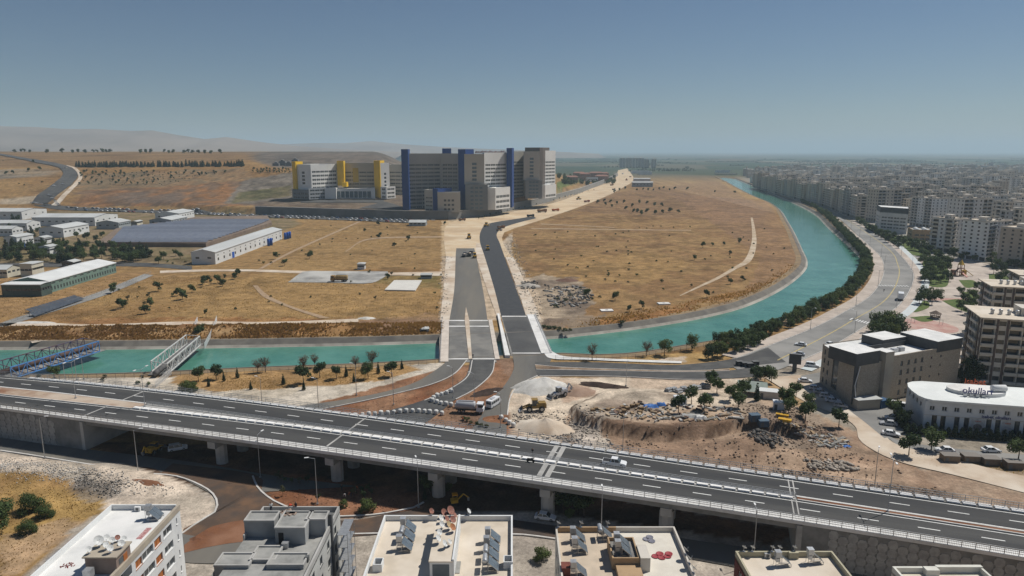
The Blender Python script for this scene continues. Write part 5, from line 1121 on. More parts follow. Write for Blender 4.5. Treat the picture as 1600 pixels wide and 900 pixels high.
t, w_, d, H = shed('green walled factory hall with long white roof', 17, 79, 182, 457, 438, sh_gr, sh_w, .12, 12, side=lambda W: [(W*(i+.5)/24-.6, W*(i+.5)/24+.6, 1.2, 3.2) for i in range(24)]+[(W*(i+.5)/10-1.6, W*(i+.5)/10+1.6, 4.6, 5.3) for i in range(10)])
shed('dark green flat front annex of the factory hall', 4, 66, 80, 463, 444, mat('shed_dkgreen', (.055,.085,.075), (.07,.10,.09), .3, .5), sh_w, .01, 8, lim=11)
shed('cream building with square windows at the left edge', -30, 12, 33, 434, 420, sh_y); shed('cream tower block behind the green factory', 33, 52, 69, 432, 412, sh_y, gable=.02, lim=14); shed('dark low shed behind the green factory roof', 97, 115, 118, 417, 409, grey_d, lim=8)
shed('white site cabin on the field edge', 559, 569, 573, 421, 412, sh_w, gable=.03, nw=2, lim=5, cat='cabin', name='site_cabin'); shed('small grey kiosk beside the dirt track', 658, 674, 677, 435, 429, sh_g, nw=3, lim=4, cat='kiosk', name='kiosk')
shed('grey flat roofed guard house below the retaining wall', 639, 665, 672, 353, 347, sh_g, nw=4, lim=14); shed('white site office beside the earth road', 990, 1016, 1042, 290, 279, sh_w, sh_w, .03, 8, lim=40)
shed('long grey shed near the site office', 988, 1020, 1036, 292, 285, sh_g, lim=20); shed('small white pump house on the canal bank', 659, 668, 672, 520, 515, sh_w, nw=2, lim=4, cat='pump house', name='pump_house')
# concrete slab and yard
MB().prism(wpts([(601,454),(616,439),(659,439),(649,455)]), 0, .55).build('concrete_slab', mat('slab_white', (.62,.60,.55), (.56,.54,.50), .1, .9)).__setitem__('kind','structure')
road('yard', [(450,441),(475,424),(500,423.5),(606,424)], [(520,441.5),(560,443),(585,441),(607,429)], mat('yard_gravel', (.40,.39,.365), (.22,.215,.205), .07, .95, c3=(.46,.45,.42), scale2=.03), .04, 14, cross=2)
# ------------------------------------------------------------------ solar field
sd = thing('solar_deck', 'brown walled platform carrying the solar field', 'platform'); MB().prism(wpts([(152,385),(322,386),(425,352),(418,341),(310,343),(182,362)]), -.3, 3.2).build('base', mat('deck_brown', (.17,.125,.095), (.22,.165,.125), .1, .9), sd)
pv_m = mat('solar_cell', (.15,.165,.205), (.19,.205,.24), .3, .28, 0, .6, rnd=.16)
pv_d = mat('solar_cell_dark', (.06,.068,.08), (.08,.088,.10), .3, .3, 0, .4)
NR = 20
for i in range(NR):
    t0 = i/(NR-1); yb = lerp(379, 345, t0**.8); xl = np.interp(yb, [343,357,379], [312,190,170]); xr = np.interp(yb, [343,350,379], [424,408,323]); a = at(xl, yb, 3.2); b_ = at(xr, yb, 3.2); w_ = b_.x-a.x
    t = thing('solar_panel_row', f'{ordn(i)} solar panel row from the front of the walled field', 'solar panels', (a.x, a.y, 3.2), 0, 'solar panel rows'); n = max(3, int(w_/9))
    dy = 4.2; mb = MB()
    for k in range(n): 
        x0, x1 = w_*k/n+.1, w_*(k+1)/n-.1; mb.poly([(x0,0,.5),(x1,0,.5),(x1,dy,1.7),(x0,dy,1.7)]); mb.poly([(x0,0,.44),(x0,dy,1.64),(x1,dy,1.64),(x1,0,.44)]); mb.poly([(x0,0,.44),(x1,0,.44),(x1,0,.5),(x0,0,.5)])
    stuff(mb.build('panel', pv_m, t)); fr = MB()
    for k in range(n+1): x = min(w_-.1, w_*k/n+.05); fr.bar((x,.3,0),(x,.3,.5),.1,.1); fr.bar((x,dy-.3,0),(x,dy-.3,1.55),.1,.1)
    stuff(fr.build('frame', M['steel'], t))
for i, q in enumerate((((40,489),(54,484),(128,466),(117,466)),((46,495),(60,490),(132,469),(124,468)))):
    A_, B_, C_, D_ = [at2(*p) for p in q]; t = thing('solar_panel_row', f'dark solar array strip beside the access lane, {"upper" if i == 0 else "lower"} of two', 'solar panels', (0,0,0), 0, 'solar panel rows'); n = 14; 
    v0 = np.array(A_); v1 = np.array(D_); off = np.array((3.6,-1.2))
    for k in range(n):
        p = v0+(v1-v0)*k/n; q_ = v0+(v1-v0)*(k+.94)/n; mb = MB(); mb.poly([(p[0],p[1],1.8),(p[0]+off[0],p[1]+off[1],.7),(q_[0]+off[0],q_[1]+off[1],.7),(q_[0],q_[1],1.8)]); mb.build('panel', pv_d, t)
    mb = MB()
    for k in range(0, n+1, 2): p = v0+(v1-v0)*min(k/n,.97); mb.bar((p[0]+.2,p[1],-.3),(p[0]+.2,p[1],1.7),.12,.12); mb.bar((p[0]+off[0]-.2,p[1]+off[1],-.3),(p[0]+off[0]-.2,p[1]+off[1],.65),.12,.12)
    stuff(mb.build('frame', M['steel'], t))
# ------------------------------------------------------------------ stone office block
sm = bpy.data.materials.new('stone_cladding'); sm.use_nodes = True; nt = sm.node_tree; N, L = nt.nodes, nt.links; b = N['Principled BSDF']; b.inputs['Roughness'].default_value = .85
tc = N.new('ShaderNodeNewGeometry'); sp_ = N.new('ShaderNodeSeparateXYZ'); L.new(tc.outputs['Position'], sp_.inputs[0]); ad = N.new('ShaderNodeMath'); L.new(sp_.outputs[0], ad.inputs[0]); L.new(sp_.outputs[1], ad.inputs[1]); cx = N.new('ShaderNodeCombineXYZ'); L.new(ad.outputs[0], cx.inputs[0]); L.new(sp_.outputs[2], cx.inputs[1])
br = N.new('ShaderNodeTexBrick'); br.inputs['Scale'].default_value = 1.1; br.inputs['Color1'].default_value = (.42,.36,.285,1); br.inputs['Color2'].default_value = (.30,.255,.20,1); br.inputs['Mortar'].default_value = (.20,.17,.14,1); br.inputs['Mortar Size'].default_value = .012; br.inputs['Bias'].default_value = .1; L.new(cx.outputs[0], br.inputs['Vector']); L.new(br.outputs[0], b.inputs['Base Color'])
so = thing('office_building', 'stone clad office building with dark grey upper corners beside the boulevard', 'building'); clad = mat('clad_charcoal', (.055,.06,.065), (.07,.075,.08), .4, .6)
P0, P1, P2, P3 = np.array((102.6,198.)), np.array((146.5,217.6)), np.array((138.5,236.)), np.array((102.9,221.))
af = math.atan2(*(P1-P0)[::-1]); Lf = np.linalg.norm(P1-P0); HS = 13.3
W_ = MB(); opf = [(u-.55,u+.55,z,z+1.5) for z in (1.2,4.5,7.7,10.6) for u in (15.6,20.2,23.4,26.5,29.6)]+[(u-.3,u+.3,z+.6,z+1.2) for z in (1.2,4.5,7.7,10.6) for u in (34,38.5)]
facade(W_, P0, af, Lf, 0, HS, opf, .25); facade(W_, P1, math.atan2(*(P2-P1)[::-1]), np.linalg.norm(P2-P1), 0, HS, [], .25); facade(W_, P2, math.atan2(*(P3-P2)[::-1]), np.linalg.norm(P3-P2), 0, HS, [], .25)
al = math.atan2(*(P0-P3)[::-1]); Ll = np.linalg.norm(P0-P3); opl = [(u-.55,u+.55,z,z+1.5) for z in (1.2,4.5,7.7,10.6) for u in (2.2,5.0)]+[(8.2,12.2,1.6,12.2,.35)]; facade(W_, P3, al, Ll, 0, HS, opl, .25); W_.build('wall', sm, so)
for o in opf: window_obj(so, P0, af, *o[:4], .25, grey_d, M['glass'], mull=0)
for o in opl[:-1]: window_obj(so, P3, al, *o[:4], .25, grey_d, M['glass'], mull=0)
window_obj(so, P3, al, 8.2, 12.2, 1.6, 12.2, .3, clad, M['glass'], 'curtain_wall', 3)
MB().poly([(*p, HS-.3) for p in (P0,P1,P2,P3)]).build('roof', roof_w, so)
def on(u, v): d1 = (P1-P0)/Lf; d2 = np.array((-d1[1], d1[0])); return P0+d1*u+d2*v
def obox(name, u0, u1, v0, v1, z0, z1, m, mt=None): return MB().prism([on(u0,v0),on(u1,v0),on(u1,v1),on(u0,v1)], z0, z1, 0, 1 if mt else None).build(name, [m, mt] if mt else m, so)
obox('upper_box', -.15, 9.8, -.15, 10, HS-.4, 16.8, clad, roof_w); obox('upper_box', 36, Lf+.15, -.15, 13, HS-.4, 16.5, clad, roof_w); obox('upper_box', 24, 35, 10, 18, HS-.3, 15.8, clad, roof_w); obox('dark_fin', -.2, 1.2, -.06, .3, 1, HS-.4, clad)
obox('stair_tower', 11.2, 14.8, -1.2, 3, -.2, 16.2, mat('tower_beige', (.37,.33,.27), (.33,.29,.24), .3, .85), roof_w); obox('parapet', 15, 36, -.05, .35, HS-.01, HS+.9, sm); obox('terrace_rail', 10, 36, 9.8, 10.1, HS-.29, 14.6, clad)
for i, u in enumerate((20,23,26)): obox('roof_unit', u, u+2, 5, 6.5, HS-.29, HS+.9, galv)
MB().bar((*on(1.3,-.25),1.5),(*on(.1,-.28),7),.18,.18).bar((*on(.1,-.28),7),(*on(1.6,-.25),12.8),.18,.18).build('facade_line', M['white_paint'], so)
p = at(1353,637); o = thing('generator_box', 'beige generator container at the foot of the stone building', 'container', (p.x,p.y,0), af-.25); MB().bb(-4,4,-1.6,1.6,0,3).build('casing', mat('container_beige', (.42,.38,.31), (.37,.33,.27), .4, .8), o); MB().bb(-4.1,4.1,-1.7,1.7,3.002,3.15).build('lid', sh_r, o)
p = at(1377,636); o = thing('dumpster', 'blue container beside the beige generator box', 'container', (p.x,p.y,0), af); MB().bb(-1.8,1.8,-1.2,1.2,.1,2.4).build('bin', mat('bin_blue', (.03,.09,.19), (.02,.07,.15), 1, .6), o); MB().bb(-1.85,1.85,-1.25,1.25,2.402,2.55).build('lid', MATS['bin_blue'], o)
# ------------------------------------------------------------------ school with rounded white roof
sc2 = thing('school_building', 'white school with rounded roof and blue lettering behind a dark hedge', 'school'); ZS = 8.6
Q0, Q1 = np.array(at2(1441,672)), np.array(at2(1660,689)); ds_ = (Q1-Q0)/np.linalg.norm(Q1-Q0); dn = np.array((-ds_[1], ds_[0])); Ls = np.linalg.norm(Q1-Q0); as_ = math.atan2(ds_[1], ds_[0])
def sq(u, v): return Q0+ds_*u+dn*v
W_ = MB(); sp = 3.05; upw = [(1.2+i*sp, 2.5+i*sp, 5.9, 7.2) for i in range(11)]; lww = [(u, u+1.3, .5, 4.6) for u in (2.0,4.2,7.6,10.0,15.4,17.6,22.2,24.4,29)]
facade(W_, sq(0,0), as_, Ls, 0, ZS, upw+lww, .3); facade(W_, sq(Ls,0), as_+math.pi/2, 15, 0, ZS, [], .3); facade(W_, sq(Ls,15), as_+math.pi, Ls, 0, ZS, [], .3); facade(W_, sq(0,15), as_-math.pi/2, 15, 0, ZS, [(u,u+1.2,5.9,7.2) for u in (2,5,8,11)], .3); W_.build('wall', wall_w, sc2)
for o in upw: window_obj(sc2, sq(0,0), as_, *o, .3, M['white_paint'], M['glass'], mull=1)
for o in lww: window_obj(sc2, sq(0,0), as_, *o, .3, grey_d, M['glass'], mull=0)
rp = [sq(-.6+u, v) for u, v in [(0,13.5),(-.9,10),(-1.0,6.5),(-.5,2.5),(.6,.4),(2.2,-.6)]]+[sq(Ls,-1.0), sq(Ls+.5,16), sq(4,16.2),(sq(1.2,15.2))]
MB().prism(rp, ZS+.01, ZS+.55).build('roof', mat('school_roof_white', (.74,.76,.74), (.66,.68,.66), .15, .6), sc2)  # school roof in its own plain white
el = [sq(15.6+7.4*math.cos(t), 9+4.2*math.sin(t)) for t in np.linspace(0, 2*math.pi, 25)[:-1]]; MB().prism(el, ZS+.56, ZS+1.5).build('turret', M['concrete_white'], sc2)
MB().lathe([(.9,-1.9),(1.0,-1.8),(1.0,1.8),(.9,1.9)], (*sq(20.8,8.0), ZS+2.4), 12, axis='x').build('tank', wall_w, sc2, smooth=True)
for i in range(4): c_ = sq(11.2+i*1.5, 4.3); MB().box((c_[0],c_[1],ZS+1.0),(.9,.4,.8),as_).build('air_conditioner', galv, sc2)
ink = mat('letter_blue', (.05,.055,.20), None, 1, .5); red_l = mat('letter_orange', (.62,.13,.05), None, 1, .5)
sign_text(sc2, 'okulları', (*sq(14.2,4.6), ZS+1.5), 2.5, as_, ink, .1); sign_text(sc2, 'isabet', (*sq(14.4,7.2), ZS+3.35), 2.3, as_, red_l, .1)
sign_text(sc2, 'isabet okulları', (*sq(17.6,-.12), 4.85), 1.25, as_, ink, .06); sign_text(sc2, 'isabet okulları', (*sq(28.5,-.12), 4.85), 1.0, as_, ink, .06)
for i, (u0, u1) in enumerate(((11.7,15.1),(19.2,22))):
    a = sq(u0,-.05); b_ = sq(u1,-.05); po = MB().poly([(*a,.9),(*b_,.9),(*b_,4.4),(*a,4.4)]).build('poster', mat('poster_white', (.60,.59,.57), (.48,.46,.45), 1.5, .7), sc2)
    c_ = sq((u0+u1)/2,-.09); MB().poly([(c_[0]+ds_[0]*1.1*math.cos(t), c_[1]+ds_[1]*1.1*math.cos(t), 2.1+.95*math.sin(t)) for t in np.linspace(0, 2*math.pi, 15)[:-1]]).build('poster_print', mat('print_dark', (.10,.09,.09), (.30,.24,.22), 2.5, .7) if i == 0 else mat('print_pale', (.42,.40,.40), (.55,.52,.50), 2, .7), po)
    sign_text(po, 'isabet', (*sq((u0+u1)/2,-.1), 3.6), .62, as_, red_l, .02)
for z in (5.15,): MB().bar((*sq(0,-.05),4.62),(*sq(Ls,-.05),4.62),.14,.12).build('ledge', wall_c, sc2)
# ------------------------------------------------------------------ city
FH = 3.05
def apt_proto(w_, d, nf, pat, seed):
    """apartment block meshes; pat: bays of the long sides, W window, B balcony, N none"""
    rr = random.Random(seed); H = nf*FH+.8; wall = MB(); win = MB(); bal = MB()
    def side(O, ang, W, bays):
        n = len(bays); bw = W/n; ops = []; ca, sa = math.cos(ang), math.sin(ang); nx_, ny_ = sa, -ca
        for f in range(nf):
            zb = .8+f*FH
            for i, k in enumerate(bays):
                u0, u1 = i*bw, (i+1)*bw; c = (u0+u1)/2
                if f == 0 and k != 'N': ops.append((u0+.4, u1-.4, .3, 3.2, .3)); continue
                if k == 'W': ops.append((c-min(.75,bw*.3), c+min(.75,bw*.3), zb+.9, zb+2.3, .2))
                elif k == 'B':
                    ops.append((u0+.25, u1-.25, zb+.12, zb+2.55, 1.2))
                    P = lambda u, q: (O[0]+ca*u+nx_*q, O[1]+sa*u+ny_*q)
                    if rr.random() < .93: bal.prism([P(u0+.12,-.06),P(u1-.12,-.06),P(u1-.12,.95),P(u0+.12,.95)], zb-.05, zb+.92 if rr.random() < .8 else zb+1.0, bottom=True)
        facade(wall, O, ang, W, -.5, H, ops, .2, glass=win)
    p1, p2 = pat; h2 = math.pi/2
    side((-w_/2,-d/2), 0, w_, p1); side((w_/2,-d/2), h2, d, p2); side((w_/2,d/2), 2*h2, w_, p1[::-1]); side((-w_/2,d/2), -h2, d, p2[::-1])
    roof = MB(); roof.bb(-w_/2-.35,w_/2+.35,-d/2-.35,d/2+.35,H,H+.25)
    par = MB()
    for q in ((-w_/2,w_/2,-d/2,-d/2+.2),(-w_/2,w_/2,d/2-.2,d/2),(-w_/2,-w_/2+.2,-d/2+.2,d/2-.2),(w_/2-.2,w_/2,-d/2+.2,d/2-.2)): par.bb(*q, H+.252, H+1.0)
    st = MB(); sx = rr.uniform(-.15,.15)*w_; st.bb(sx-2.6,sx+2.6,-2,3,H+.252,H+2.9).bb(sx-2.9,sx+2.9,-2.3,3.3,H+2.902,H+3.1)
    eq = MB()
    for i in range(int(w_*d/60)+3):
        x, y = rr.uniform(-w_*.42,w_*.42), rr.uniform(-d*.4,d*.4)
        if abs(x-sx) < 4 and -3 < y < 4: continue
        eq.box((x,y,H+1.6),(.8,.8,.8),0,0); eq.poly([(x+.5,y-.9,H+.6),(x+2.0,y-.9,H+.6),(x+2.0-1.2,y-.9+0,H+1.7),(x+.3,y-.9,H+1.7)],1); eq.poly([(x+2.0,y-.9,H+.5),(x+2.0,y+1,H+.5),(x+.6,y+1,H+1.8),(x+.6,y-.9,H+1.8)],1); eq.bb(x-.3,x-.2,y-.3,y-.2,H+.25,H+1.2); eq.bb(x+.2,x+.3,y+.2,y+.3,H+.25,H+1.2)
    return dict(w=w_, d=d, h=H, wall=wall, window=win, balcony=bal, roof=roof, parapet=par, stair_house=st, roof_tanks=eq)
PAT = [('WBWNWBW','WWW'),('BWWB','BWB'),('WBBW','WNW'),('BWBWWBWB','WBW'),('WWBNBWW','BWWB'),('BWNWB','WWB'),('WBWWBW','NWN'),('BBWWBB','WWWW')]
SZ = [(24,15,9),(20,16,8),(18,18,7),(30,15,8),(26,17,9),(19,15,6),(22,14,5),(28,18,10)]
wcol = [mat('flat_'+n, c, tuple(q*.88 for q in c), .2, .85, coord='o', rnd=.08) for n, c in (('cream',(.62,.57,.49)),('white',(.73,.72,.69)),('beige',(.53,.475,.40)),('grey',(.46,.455,.44)),('sand',(.58,.52,.44)),('tan',(.43,.365,.30)),('pale',(.67,.645,.605)))]
wname = ['cream','white','beige','grey','sand','tan','pale']
PR = []
for i, (s_, p_) in enumerate(zip(SZ, PAT)):
    q = apt_proto(*s_, p_, i)
    q['me'] = {n: q[n].mesh(n, m) for n, m in (('wall',wcol[i%7]),('window',M['glass']),('balcony',wcol[(i+3)%7]),('roof',roof_m),('parapet',wall_c),('stair_house',wall_c),('roof_tanks',[galv, coll]))}
    j = MB()
    for k, n in enumerate(('wall','window','balcony','roof','parapet','stair_house')): j.add(q[n], mo=[0,1,2,3,3,3][k])
    q['joined'] = j; PR.append(q)
rs = random.Random(5)
NSTOREY = ['','one','two','three','four','five','six','seven','eight','nine','ten']
def place_apt(i, x, y, rz, label, ci=None, parts=True, z=0, group='apartment blocks of the city', sz=1):
    q = PR[i]; ci = rs.randrange(7) if ci is None else ci
    t = thing('apartment_block', label.replace('%c', wname[ci]).replace('%f', NSTOREY[SZ[i][2]]+'-storey'), 'building', (x, y, z), rz, group); t.scale = (1, 1, sz)
    for n in ('wall','window','balcony','roof','parapet','stair_house','roof_tanks'):
        if n in ('roof_tanks',) and not parts: continue
        o = link(n, q['me'][n], t)
        if n in ('window','balcony','roof_tanks'): o['kind'] = 'stuff'
        if n == 'wall': o.material_slots[0].link = 'OBJECT'; o.material_slots[0].material = wcol[ci]
    return t
used = []
def free(x, y, r):
    for a, b_, c in used:
        if (x-a)**2+(y-b_)**2 < (r+c)**2: return False
    used.append((x, y, r)); return True
# front row along the boulevard and the canal
fr_ = resample(crom(wpts([(1172,292),(1200,300),(1240,312),(1283,324),(1330,343)]), 8), n=200); d_ = np.r_[0, np.cumsum(np.linalg.norm(np.diff(fr_, axis=0), axis=1))]; s_ = 8; i = 0
while s_ < d_[-1]:
    x, y = np.interp(s_, d_, fr_[:,0]), np.interp(s_, d_, fr_[:,1]); k = min(len(fr_)-2, int(np.searchsorted(d_, s_))); tx, ty = fr_[k+1]-fr_[k]; rz = math.atan2(ty, tx)
    pi = [0,4,7,3,1][i % 5]; x2, y2 = x-ty/math.hypot(tx,ty)*13, y+tx/math.hypot(tx,ty)*13
    if free(x2, y2, 10): place_apt(pi, x2, y2, rz+math.pi, f'%c %f block, {ordn(i)} from the far end of the canal front', [2,0,5,0,3,4][i % 6]); i += 1
    s_ += PR[pi]['w']*.5+PR[[0,4,7,3,1][(i) % 5]]['w']*.5+5
# hand-placed blocks near the park
def apx(px, yb, i, rz, label, ci, sz=1): p = at(px, yb); used.append((p.x, p.y, 16)); return place_apt(i, p.x, p.y, rz, label, ci, sz=sz)
apx(1478, 392, 1, .55, 'white and beige block with plain blind flank by the park trees', 6, 1.0); apx(1535, 404, 7, .5, 'wide white ten-storey block with curved balcony column beyond the playground', 1, .88); apx(1590, 414, 0, .5, 'brown-grey block at the edge beyond the playground', 5, .9)
apx(1640, 420, 4, .5, 'beige block at the right border beyond the playground', 2)
apx(1500, 342, 3, .2, 'long cream block above the domed bathhouse', 0, 1.1); apx(1545, 345, 3, .2, 'long white block right of the cream one', 1, 1.1); apx(1590, 347, 3, .2, 'long pale block at the right border', 6, 1.1); apx(1448, 338, 4, .4, 'beige block rising behind the dark-banded building', 2); apx(1415, 332, 7, .3, 'tan ten-storey block left of the empty plot', 5)
# dark-banded building and domed bathhouse
db = thing('office_building', 'pale building with dark top band and white roof beside the boulevard trees', 'building'); p = at(1372, 362); q = at(1416, 366); r_ = at(1424, 360)
pts = [(p.x,p.y),(q.x,q.y),(q.x+12,q.y+22),(p.x+10,p.y+26)]; block(db, pts, 0, 18.5, wcol[6], strips(3.1, 6, 1, 1.3, 1, 0, n=2)); block(db, pts, 18.52, 23.5, clad, None, 'dark_band', roof_w, rim=.3); used.append((p.x+20,p.y+12,26))
bh = thing('bathhouse', 'low tan bathhouse with rows of small white domes', 'building'); p = at(1424, 376); pts = [(p.x,p.y),(p.x+24,p.y-7),(p.x+30,p.y+12),(p.x+6,p.y+18)]; block(bh, pts, 0, 9, tan, strips(3.2, 5, 1, 1.5, 0, 0, n=1)); used.append((p.x+15,p.y+6,18))
dom = MB().lathe([(1.9,0),(1.8,.6),(1.4,1.2),(.7,1.6),(.1,1.75)], k=10).mesh('dome', wall_w, True)
for a in range(4):
    for b_ in range(3): link('dome', dom, bh, (p.x+5+a*6+b_*2, p.y+1.5-a*1.75+b_*5, 8.98))
# right-hand flats beside the park
def flats(label, px, py, rz, w_, d, nf, z=0):
    p = at(px, py); t = thing('apartment_block', label, 'building', (p.x, p.y, 0), rz); W_ = MB(); G = MB(); h2 = math.pi/2; H = nf*3.1+.6; dk_ = mat('pilaster_brown', (.13,.095,.085), (.105,.08,.07), .5, .8)
    for O, ang, L_ in (((0,0),0,w_),((0,d),-h2,d)):
        n = int(L_/3.6); bw = L_/n; ops = []
        for f in range(nf):
            for i in range(n):
                zb = .6+f*3.1; 
                if i % 3 == 1: ops.append((i*bw+.9, (i+1)*bw-.9, zb+.8, zb+2.3, .2))
                else: ops.append((i*bw+.2, (i+1)*bw-.2, zb+.15, zb+2.6, 1.1))
        facade(W_, O, ang, L_, 0, H, ops, .2, glass=G); ca, sa = math.cos(ang), math.sin(ang); P = lambda u, q: (O[0]+ca*u+sa*q, O[1]+sa*u-ca*q)
        for f in range(nf):
            for i in range(n):
                zb = .6+f*3.1
                if i % 3 == 1: continue
                MB().prism([P(i*bw+.1,-.02),P((i+1)*bw-.1,-.02),P((i+1)*bw-.1,.9),P(i*bw+.1,.9)], zb-.05, zb+.85, bottom=True).build('balcony', wcol[0], t)
        for i in range(n):
            if i % 3 == 1: 
                for u in (i*bw+.1, (i+1)*bw-.75): MB().prism([P(u,-.01),P(u+.65,-.01),P(u+.65,.3),P(u,.3)], .1, H-.1).build('pilaster', dk_, t)
    facade(W_, (w_,0), h2, d, 0, H, []); facade(W_, (w_,d), 2*h2, w_, 0, H, []); W_.build('wall', wcol[0], t); stuff(G.build('window', M['glass'], t))
    MB().bb(-1.1,w_+.8,-1.1,d+.8,H,H+.35).build('roof', roof_m, t); MB().bb(w_*.35,w_*.6,d*.3,d*.7,H+.352,H+3).build('stair_house', wall_c, t)
    for i in range(4): pp_ = MB().lathe([(.45,-.7),(.5,-.6),(.5,.6),(.45,.7)], (w_*.12+i*2.4, d*.35, H+1.6), 10, axis='y').bb(w_*.12+i*2.4-.4,w_*.12+i*2.4+.4,d*.35-.5,d*.35+.5,H+.352,H+1.12); pp_.build('roof_tank', galv, t)
    used.append((p.x+w_/2, p.y+d/2, 20)); return t
flats('cream flats with brown pilasters rising behind the school', 1523, 598, -.33, 34, 18, 7); flats('cream flats behind the nearer brown-pilastered block', 1541, 531, -.33, 34, 16, 7); flats('dark grey edged flats at the right border above the park', 1588, 480, -.33, 30, 16, 5)
# the rest of the city, block by block
CITY = [(1160,273),(1178,288),(1240,306),(1338,338),(1372,350),(1470,380),(1600,392),(1760,420),(1760,268),(1420,266),(1260,270)]
cand = []; ax = -.12
for iy in range(70):
    for ix in range(60):
        u0, v0 = -300+ix*47+(iy % 2)*12, 480+iy*44; x = u0*math.cos(ax)-v0*math.sin(ax)*-1*0+u0*0; x = u0+v0*.16; y = v0-u0*.10
        x += rs.uniform(-6,6); y += rs.uniform(-5,5); px_, py_ = pix(x, y, 0)
        if 1140 < px_ < 1640 and inpoly(np.array([px_]), np.array([py_]), CITY)[0] and rs.random() < .9: cand.append((y, x, ix, iy))
cand.sort(); nth = 0; rest = MB(); cnt = {}
for y, x, ix, iy in cand:
    px_, py_ = pix(x, y, 0); pi = rs.choice([0,1,2,3,4,5,6,6,5,2] if y > 900 else [0,1,3,4,7]); rz = -.1+rs.choice((0,0,1))*math.pi/2+(.25 if y < 1000 else 0)
    if not free(x, y, max(SZ[pi][0], SZ[pi][1])*.52): continue
    if px_ > 1625: continue
    if nth < 285:
        cnt.setdefault(iy, []).append((x, place_apt(pi, x, y, rz, '%c %f', None, y < 900, sz=rs.uniform(.85,1.15)))); nth += 1
    else: rest.add(PR[pi]['joined'] if False else MB().bb(-SZ[pi][0]/2,SZ[pi][0]/2,-SZ[pi][1]/2,SZ[pi][1]/2,-1,PR[pi]['h']*rs.uniform(.6,1.1),rs.randrange(4),4).bb(-2,2,-2,2,PR[pi]['h']*.8,PR[pi]['h']+1.5,3), (x,y,0), rz)
for r_, iy in enumerate(sorted(cnt)):
    for k, (x, t) in enumerate(sorted(cnt[iy], key=lambda q: q[0])): t['label'] = f"{t['label']} block, {ordn(k)} from the canal in the {ordn(r_)} city row"
# outer suburbs, too far to tell blocks apart
for i in range(700):
    y = rs.uniform(1500, 3300); px_ = rs.uniform(1180, 1660); d__ = y*CP+CAMH*SP; x = (px_-800)/FPX*d__; px2, py2 = pix(x, y, 0)
    if py2 > 290 or (py2 > lerp(262, 276, (px_-1180)/400) and False): continue
    if rs.random() > np.interp(y, [1500,2200,2900,4200], [.5,.35,.14,.03]): continue
    w_, dd, hh = rs.uniform(12,30), rs.uniform(12,20), rs.uniform(8,24); rest.add(MB().bb(-w_/2,w_/2,-dd/2,dd/2,-1,hh,rs.randrange(4),4).bb(-w_/2-.1,w_/2+.1,-dd/2-.1,dd/2+.1,hh*.45,hh*.6,3), (x,y,0), rs.choice((-.1,.2,.5)))
stuff(tag(rest.build('distant_city', [wcol[0],wcol[3],wcol[2],wcol[5],wcol[6]]), 'hazy mass of far city blocks towards the plain', 'city'))
# far estates left of the canal
for i, (px_, yb, pi) in enumerate(((972,262,0),(982,262,4),(992,262.5,0),(1001,262,4),(1010,262.5,1),(1021,262,1))): p = at(px_, yb); place_apt(pi, p.x, p.y, 0, f'{ordn(i)} pale tower of the estate at the end of the earth road', [3,2,0,3,5,3][i], False, sz=1.5, group='estate towers at the end of the earth road')
for i, (px_, yb, w_, h_) in enumerate(((897,277,30,11),(907,281,24,14),(922,279,34,14),(932,282,30,10),(884,283,30,9),(940,277,20,10))):
    p = at(px_, yb, 6); t = thing('campus_building', f'{ordn(i)} red-roofed campus building beyond the brown hospital tower', 'building', (p.x,p.y,0), .1, 'campus buildings'); block(t, [(0,0),(w_,0),(w_,18),(0,18)], 4, 6+h_, mat('campus_pink', (.36,.22,.175), (.31,.19,.15), .1, .85), strips(3.4, 8, 1, 1.4, 0, 0, n=3)); MB().poly([(-1,-1,6+h_+.7),(w_+1,-1,6+h_+.7),(w_-4,9,9.5+h_),(4,9,9.5+h_)]).poly([(-1,19,6+h_+.7),(-1,-1,6+h_+.7),(4,9,9.5+h_)]).poly([(w_+1,-1,6+h_+.7),(w_+1,19,6+h_+.7),(w_-4,9,9.5+h_)]).poly([(w_+1,19,6+h_+.7),(-1,19,6+h_+.7),(4,9,9.5+h_),(w_-4,9,9.5+h_)]).build('hip_roof', mat('campus_roof', (.25,.12,.09), None, 1, .85), t)
for i, (px_, yb, w_) in enumerate(((918,283,26),(941,277,18))): p = at(px_, yb, 6); t = thing('villa', f'{ordn(i)} small white house on the slope beside the earth road', 'house', (p.x,p.y,5), .2); block(t, [(0,0),(w_,0),(w_,14),(0,14)], -1, 9, wall_w, strips(4, 6, 1, 1.5, 0, 0, n=2))
for i, (px_, yb, w_) in enumerate(((988,271,60),(1000,273,40),(1120,270,50))): p = at(px_, yb); t = thing('farm_shed', f'{ordn(i)} low pale shed on the plain beyond the field', 'building', (p.x,p.y,0), .1); block(t, [(0,0),(w_,0),(w_,18),(0,18)], 0, 9, sh_w, None)
ob = thing('canal_bridge', 'low dark road bridge where the canal meets the plain', 'bridge'); a = at(1118,273.5); b_ = at(1152,273.5); MB().bb(a.x,b_.x,a.y,a.y+14,1.5,4.5).build('deck', M['concrete_dark'], ob); MB().bb((a.x+b_.x)/2-1,(a.x+b_.x)/2+1,a.y+1,a.y+13,-3,1.5).build('pier', M['concrete_dark'], ob)
